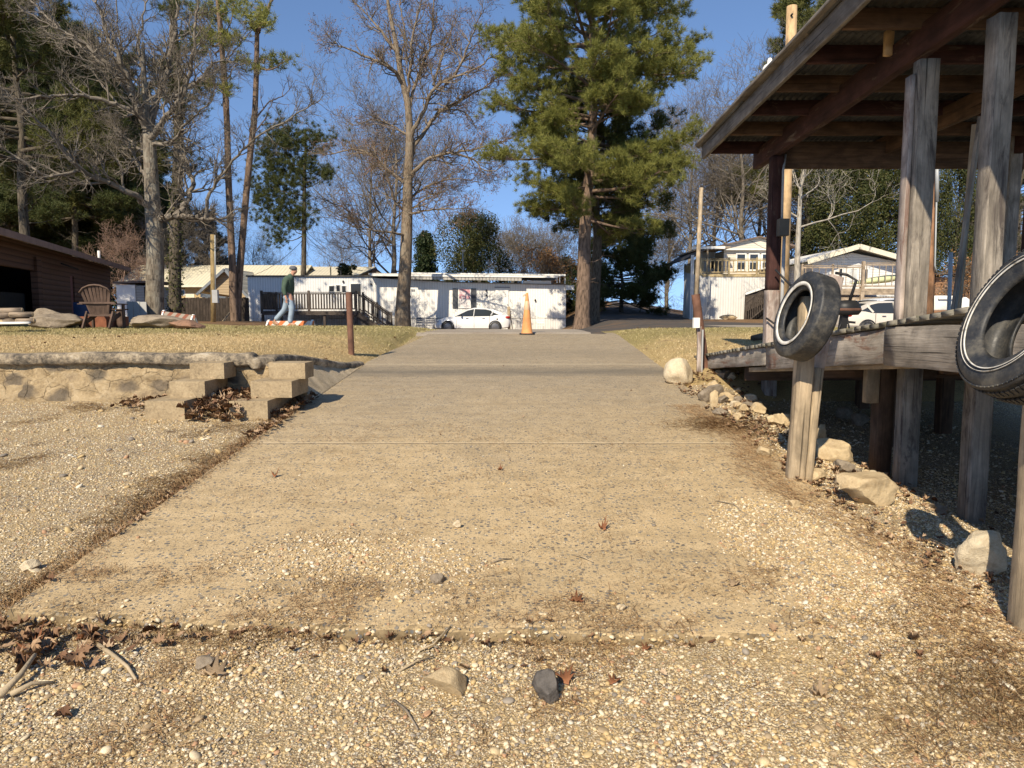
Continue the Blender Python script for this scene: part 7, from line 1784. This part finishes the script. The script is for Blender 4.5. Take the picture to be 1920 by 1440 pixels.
# ================================================= white gabled house behind the deck
D = 40; T = thing('house', 'white gabled house with front deck behind the boathouse', 'house', (xat(1600, D, 2), D+4, 1.0))
A0, A1 = xat(1516, D, 3.5), xat(1700, D, 3.5); xp = xat(1603, D, 5); zpk = PZ(461, D); zev = PZ(488, D)
b = MB(); b.box(A0+.3, A1-.2, D+.3, D+8, 1.0, zev-.1); b.prism([(A0+.3, zev-.1), (A1-.2, zev-.1), (xp, zpk-.35)], (0, D+.4, 0), (1,0,0), (0,0,1), (0,-1,0), .2); b.build('wall', M_lapw, T)
b = MB(); slope(b, A0-.3, zev-.05, xp, zpk, D-.5, D+8, .06); b.build('roof', M_whitep, T); b = MB(); slope(b, xp, zpk, A1+.3, zev-.1, D-.5, D+8, .06); b.build('roof', M_whitep, T)
b = MB(); b.beam((A0-.3, D-.52, zev-.12), (xp, D-.52, zpk-.07), .05, .26); b.beam((xp, D-.52, zpk-.07), (A1+.3, D-.52, zev-.17), .05, .26); b.build('barge_board', M_cream, T)
win(T, xat(1574,D,3), xat(1583,D,3), D+.28, PZ(540,D), PZ(502,D)); win(T, xat(1595,D,3), xat(1611,D,3), D+.28, PZ(535,D), PZ(503,D), pane=m_plain('light_curtain', (.55,.56,.54)))
win(T, xat(1620,D,3), xat(1631,D,3), D+.28, PZ(530,D), PZ(503,D))
T = thing('wooden_deck', 'raised tan deck with thin-barred railing before the white gabled house', 'deck', (xat(1600, 37.5, 2), 38.5, 1.0))
Dd = 37.5; zf = PZ(541, Dd); K0, K1, Km = xat(1503,Dd,3), xat(1690,Dd,3), xat(1617,Dd,3)
b = MB(); b.box(K0, K1, Dd+.06, 40.2, zf-.05, zf); b.build('floor', M_dkt, T); b = MB(); b.box(K0, K1, Dd, Dd+.05, zf-.32, zf-.0); b.build('rim_board', M_dkt, T); b = MB(); b.box(K0, K1, Dd+.1, Dd+.2, zf-.75, zf-.45); b.build('lower_beam', M_dkt, T)
railing(T, (K0, Dd, zf), (Km, Dd, zf), zf, 1.16, M_dkt, 3, .36, .03, .09); railing(T, (Km, Dd, zf), (K1, Dd, zf), zf, 1.3, M_dkt, 2, .36, .03, .14)
for x in (K0+.1, Km, K1-.1): b = MB(); b.box(x-.09, x+.09, Dd-.05, Dd+.13, .8, zf+.1); b.build('post', M_dkt, T)
b = MB()
for k in range(60):
    x = lerp(K0, K1-.3, k/59); b.beam((x, Dd+.2, .9), (x+.35, Dd+.2, zf-.4), .02, .03); b.beam((x+.35, Dd+.23, .9), (x, Dd+.23, zf-.4), .02, .03)
b.build('lattice', M_dk, T)
ky = MB(); k0 = at(1615, 524, 38.3); ky.lathe([(.02,-1.7),(.14,-1.2),(.26,-.4),(.28,.2),(.2,1.1),(.02,1.8)], Matrix.Translation((k0.x+1.1, 38.3, k0.z))@Matrix.Rotation(R(83),4,'Y')@Matrix.Diagonal((.7,1,1,1)), 16); tag(ky.build('kayak', m_plain('pale_yellow_plastic', (.60,.62,.34), .5, .1), smooth=True), 'pale yellow-green kayak lying on the deck of the white gabled house', 'kayak')
# things right of the brown pole
T = thing('shed', 'low dark red-brown building with black roof at the far right', 'shed', (xat(1800, 44, 2), 45, 1)); b = MB(); b.box(xat(1752,44,2), xat(1850,44,2), 44, 48, 1, PZ(520,44)); b.build('wall', M_wbrown, T); b = MB(); b.beam((xat(1745,44,3), 46, PZ(514,44)), (xat(1860,44,3), 46, PZ(506,44)), 5, .15); b.build('roof', M_blackr, T)
T = thing('trailer_box', 'white flat-sided box with a lid, low beyond the deck at right', 'box', (xat(1780, 30, 2), 30, 1.3)); b = MB(); b.timber((xat(1754,30,2), 30.5, PZ(568,30)), (xat(1800,30,2), 30.5, PZ(568,30)), 1, .6, n=3); b.build('box', M_whitep, T); b = MB(); b.box(xat(1757,30,2), xat(1795,30,2), 29.9, 31.1, PZ(561,30), PZ(557,30)); b.build('lid', M_whitep, T)
cw = at(1808, 578, 16.5); T = thing('traffic_cone', 'small white dome-topped marker standing beyond the deck edge', 'marker', (cw.x, 16.5, h(cw.x, 16.5))); b = MB(); b.lathe([(.17,0),(.11,.35),(.09,.42),(.03,.47),(0,.47)], Matrix.Translation((cw.x, 16.5, cw.z-.22)), 16); b.build('shell', M_whitep, T, smooth=True); b = MB(); b.lathe([(.15,-.3),(.15,0)], Matrix.Translation((cw.x, 16.5, cw.z-.22)), 12); b.build('pedestal', M_greyp, T)

# ================================================= wires
def wire(a, b_, sag, label, r=.012):
    pts = [a.lerp(b_, i/12)+Vector((0,0,-sag*4*(i/12)*(1-i/12))) for i in range(13)]; b = MB(); b.tube(pts, r, 4, caps=False); tag(b.build('power_line', M_black), label, 'wire', 'overhead wires')
wire(at(572, 378, 52), at(760, 462, 47), .8, 'overhead wire falling right from the slim lone pine to the tall seed-ball tree', .018)
wire(at(572, 440, 52), at(680, 508, 58), .5, 'thin wire from the lone pine down to the cream roof', .016)
wire(at(566, 452, 52), at(455, 520, 56), .5, 'thin wire from the lone pine down to the left cream roof', .016)
wire(at(572, 432, 52), at(668, 492, 60), .4, 'second thin wire right of the lone pine', .014)
wire(at(1315, 360, 33), at(1445, 470, 44), .4, 'wire from the slim pale pole to the upstairs house', .012)

# ================================================= the walking person
PD = 20.6; pp = pbase(540, PD); M_skin = m_plain('skin', (.50,.27,.18), .6, .1); M_hood = m_plain('green_fleece', (.070,.105,.072), .95, .25, 8, .3); M_jean = m_plain('light_denim', (.30,.37,.44), .9, .25, 6, .3); M_bean = m_plain('grey_knit', (.13,.13,.135), .95, .2, 20, .3); M_boot = m_plain('tan_boot', (.36,.22,.12), .8, .25)
T = thing('person', 'person in green hoodie, pale jeans and grey beanie walking right, head down', 'person', pp)
def skin(name, chains, mat, sub=2):
    """chains: list of lists of (key,(x,y,z),r). shared keys join"""
    keys, vs, rs, es = {}, [], [], []
    for ch in chains:
        prev = None
        for k, p, r in ch:
            if k not in keys: keys[k] = len(vs); vs.append(p); rs.append(r)
            if prev is not None and prev != keys[k]: es.append((prev, keys[k]))
            prev = keys[k]
    me = bpy.data.meshes.new(name); me.from_pydata(vs, es, []); o = bpy.data.objects.new(name, me); col.objects.link(o)
    md = o.modifiers.new('s', 'SKIN'); md.use_smooth_shade = True
    for i, r in enumerate(rs):
        rr_ = r if hasattr(r, '__len__') else (r, r); me.skin_vertices[0].data[i].radius = rr_
    me.skin_vertices[0].data[0].use_root = True
    m2 = o.modifiers.new('u', 'SUBSURF'); m2.levels = sub; m2.render_levels = sub
    dg = bpy.context.evaluated_depsgraph_get(); nm = bpy.data.meshes.new_from_object(o.evaluated_get(dg)); bpy.data.objects.remove(o)
    for p in nm.polygons: p.use_smooth = True
    nm.materials.append(mat); o2 = bpy.data.objects.new(name, nm); col.objects.link(o2); o2.parent = T; return o2
# x forward (to the right), y negative toward the camera
hip = (0,0,.90); neck = (.13,0,1.40)
fl = (.10,-.10,.86); kl = (.17,-.11,.50); al = (.10,-.11,.10); tl = (.24,-.12,.045)       # near leg, planted
fr = (-.02,.10,.86); kr = (-.10,.10,.48); ar = (-.42,.10,.16); tr_ = (-.30,.10,.045)       # far leg trailing
nb_ = (.02,-.20,1.33); el_ = (-.01,-.25,1.06); wr_ = (.04,-.25,.83)
nb2 = (.06,.20,1.33); el2 = (.08,.25,1.06); wr2 = (.05,.24,.84)
skin('body', [[('h',hip,.09),('c',(.04,0,1.15),.085),('n',neck,.06),('nk',(.17,0,1.47),.05),('hd',(.215,0,1.55),(.085,.08)),('ht',(.23,0,1.64),(.085,.078))],
  [('hd',(.215,0,1.55),.085),('no',(.295,0,1.545),.018)],
  [('h',hip,.12),('fl',fl,.085),('kl',kl,.06),('al',al,.04),('tl',tl,.035)], [('h',hip,.12),('fr',fr,.085),('kr',kr,.06),('ar',ar,.04),('tr',tr_,.035)],
  [('c',(.04,0,1.15),.085),('sl',(.05,-.16,1.33),.045),('el',el_,.042),('wl',wr_,.027),('pl',(.06,-.25,.77),(.034,.016)),('f1',(.075,-.25,.70),.009),('f1b',(.08,-.245,.665),.008)],
  [('pl',(.06,-.25,.77),.02),('f2',(.058,-.25,.695),.009),('f2b',(.066,-.247,.655),.008)], [('pl',(.06,-.25,.77),.02),('f3',(.042,-.25,.70),.009),('f3b',(.05,-.247,.665),.008)], [('pl',(.06,-.25,.77),.02),('f4',(.027,-.25,.71),.008),('f4b',(.036,-.247,.68),.007)], [('wl',wr_,.027),('th',(.085,-.245,.775),.011),('thb',(.098,-.24,.74),.009)],
  [('c',(.04,0,1.15),.085),('sr',(.08,.16,1.33),.045),('er',el2,.042),('wr',wr2,.027),('pr',(.07,.24,.78),(.034,.016)),('g1',(.09,.24,.71),.009)], [('pr',(.07,.24,.78),.02),('g2',(.07,.24,.70),.009)], [('pr',(.07,.24,.78),.02),('g3',(.052,.24,.71),.009)], [('wr',wr2,.027),('gt',(.095,.235,.78),.011)]], M_skin)
skin('hoodie', [[('h',(0,0,.92),(.165,.15)),('w',(.0,0,1.02),(.17,.165)),('c',(.03,0,1.22),(.175,.20)),('s',(.07,0,1.37),(.13,.16)),('n',(.13,0,1.44),(.085,.09)),('k',(.10,0,1.50),(.07,.08))],
  [('s',(.07,0,1.37),.12),('a',(.045,-.19,1.33),.085),('b',(-.01,-.25,1.07),.07),('d',(.03,-.25,.86),.05)], [('s',(.07,0,1.37),.12),('a2',(.08,.19,1.33),.085),('b2',(.08,.25,1.07),.07),('d2',(.05,.245,.87),.05)]], M_hood)
skin('jeans', [[('h',(0,0,.92),(.145,.15)),('q',(.02,0,.84),(.12,.13)),('fl',(.09,-.10,.78),.105),('kl',(.165,-.11,.50),.085),('al',(.105,-.11,.20),.075),('bl',(.10,-.11,.09),.078)], [('q',(.02,0,.84),.12),('fr',(-.03,.10,.78),.105),('kr',(-.11,.10,.48),.082),('ar',(-.33,.10,.25),.072),('br',(-.40,.10,.18),.072)]], M_jean)
skin('boot', [[('a',(.09,-.11,.07),(.055,.05)),('b',(.16,-.11,.05),(.05,.045)),('c',(.27,-.115,.04),(.045,.03))]], M_boot); skin('boot', [[('a',(-.45,.10,.17),(.055,.05)),('b',(-.43,.10,.10),(.05,.045)),('c',(-.34,.10,.045),(.045,.03))]], M_boot)
skin('beanie', [[('a',(.185,0,1.585),(.125,.12)),('b',(.20,0,1.65),(.13,.125)),('c',(.20,0,1.72),(.09,.085))]], M_bean)
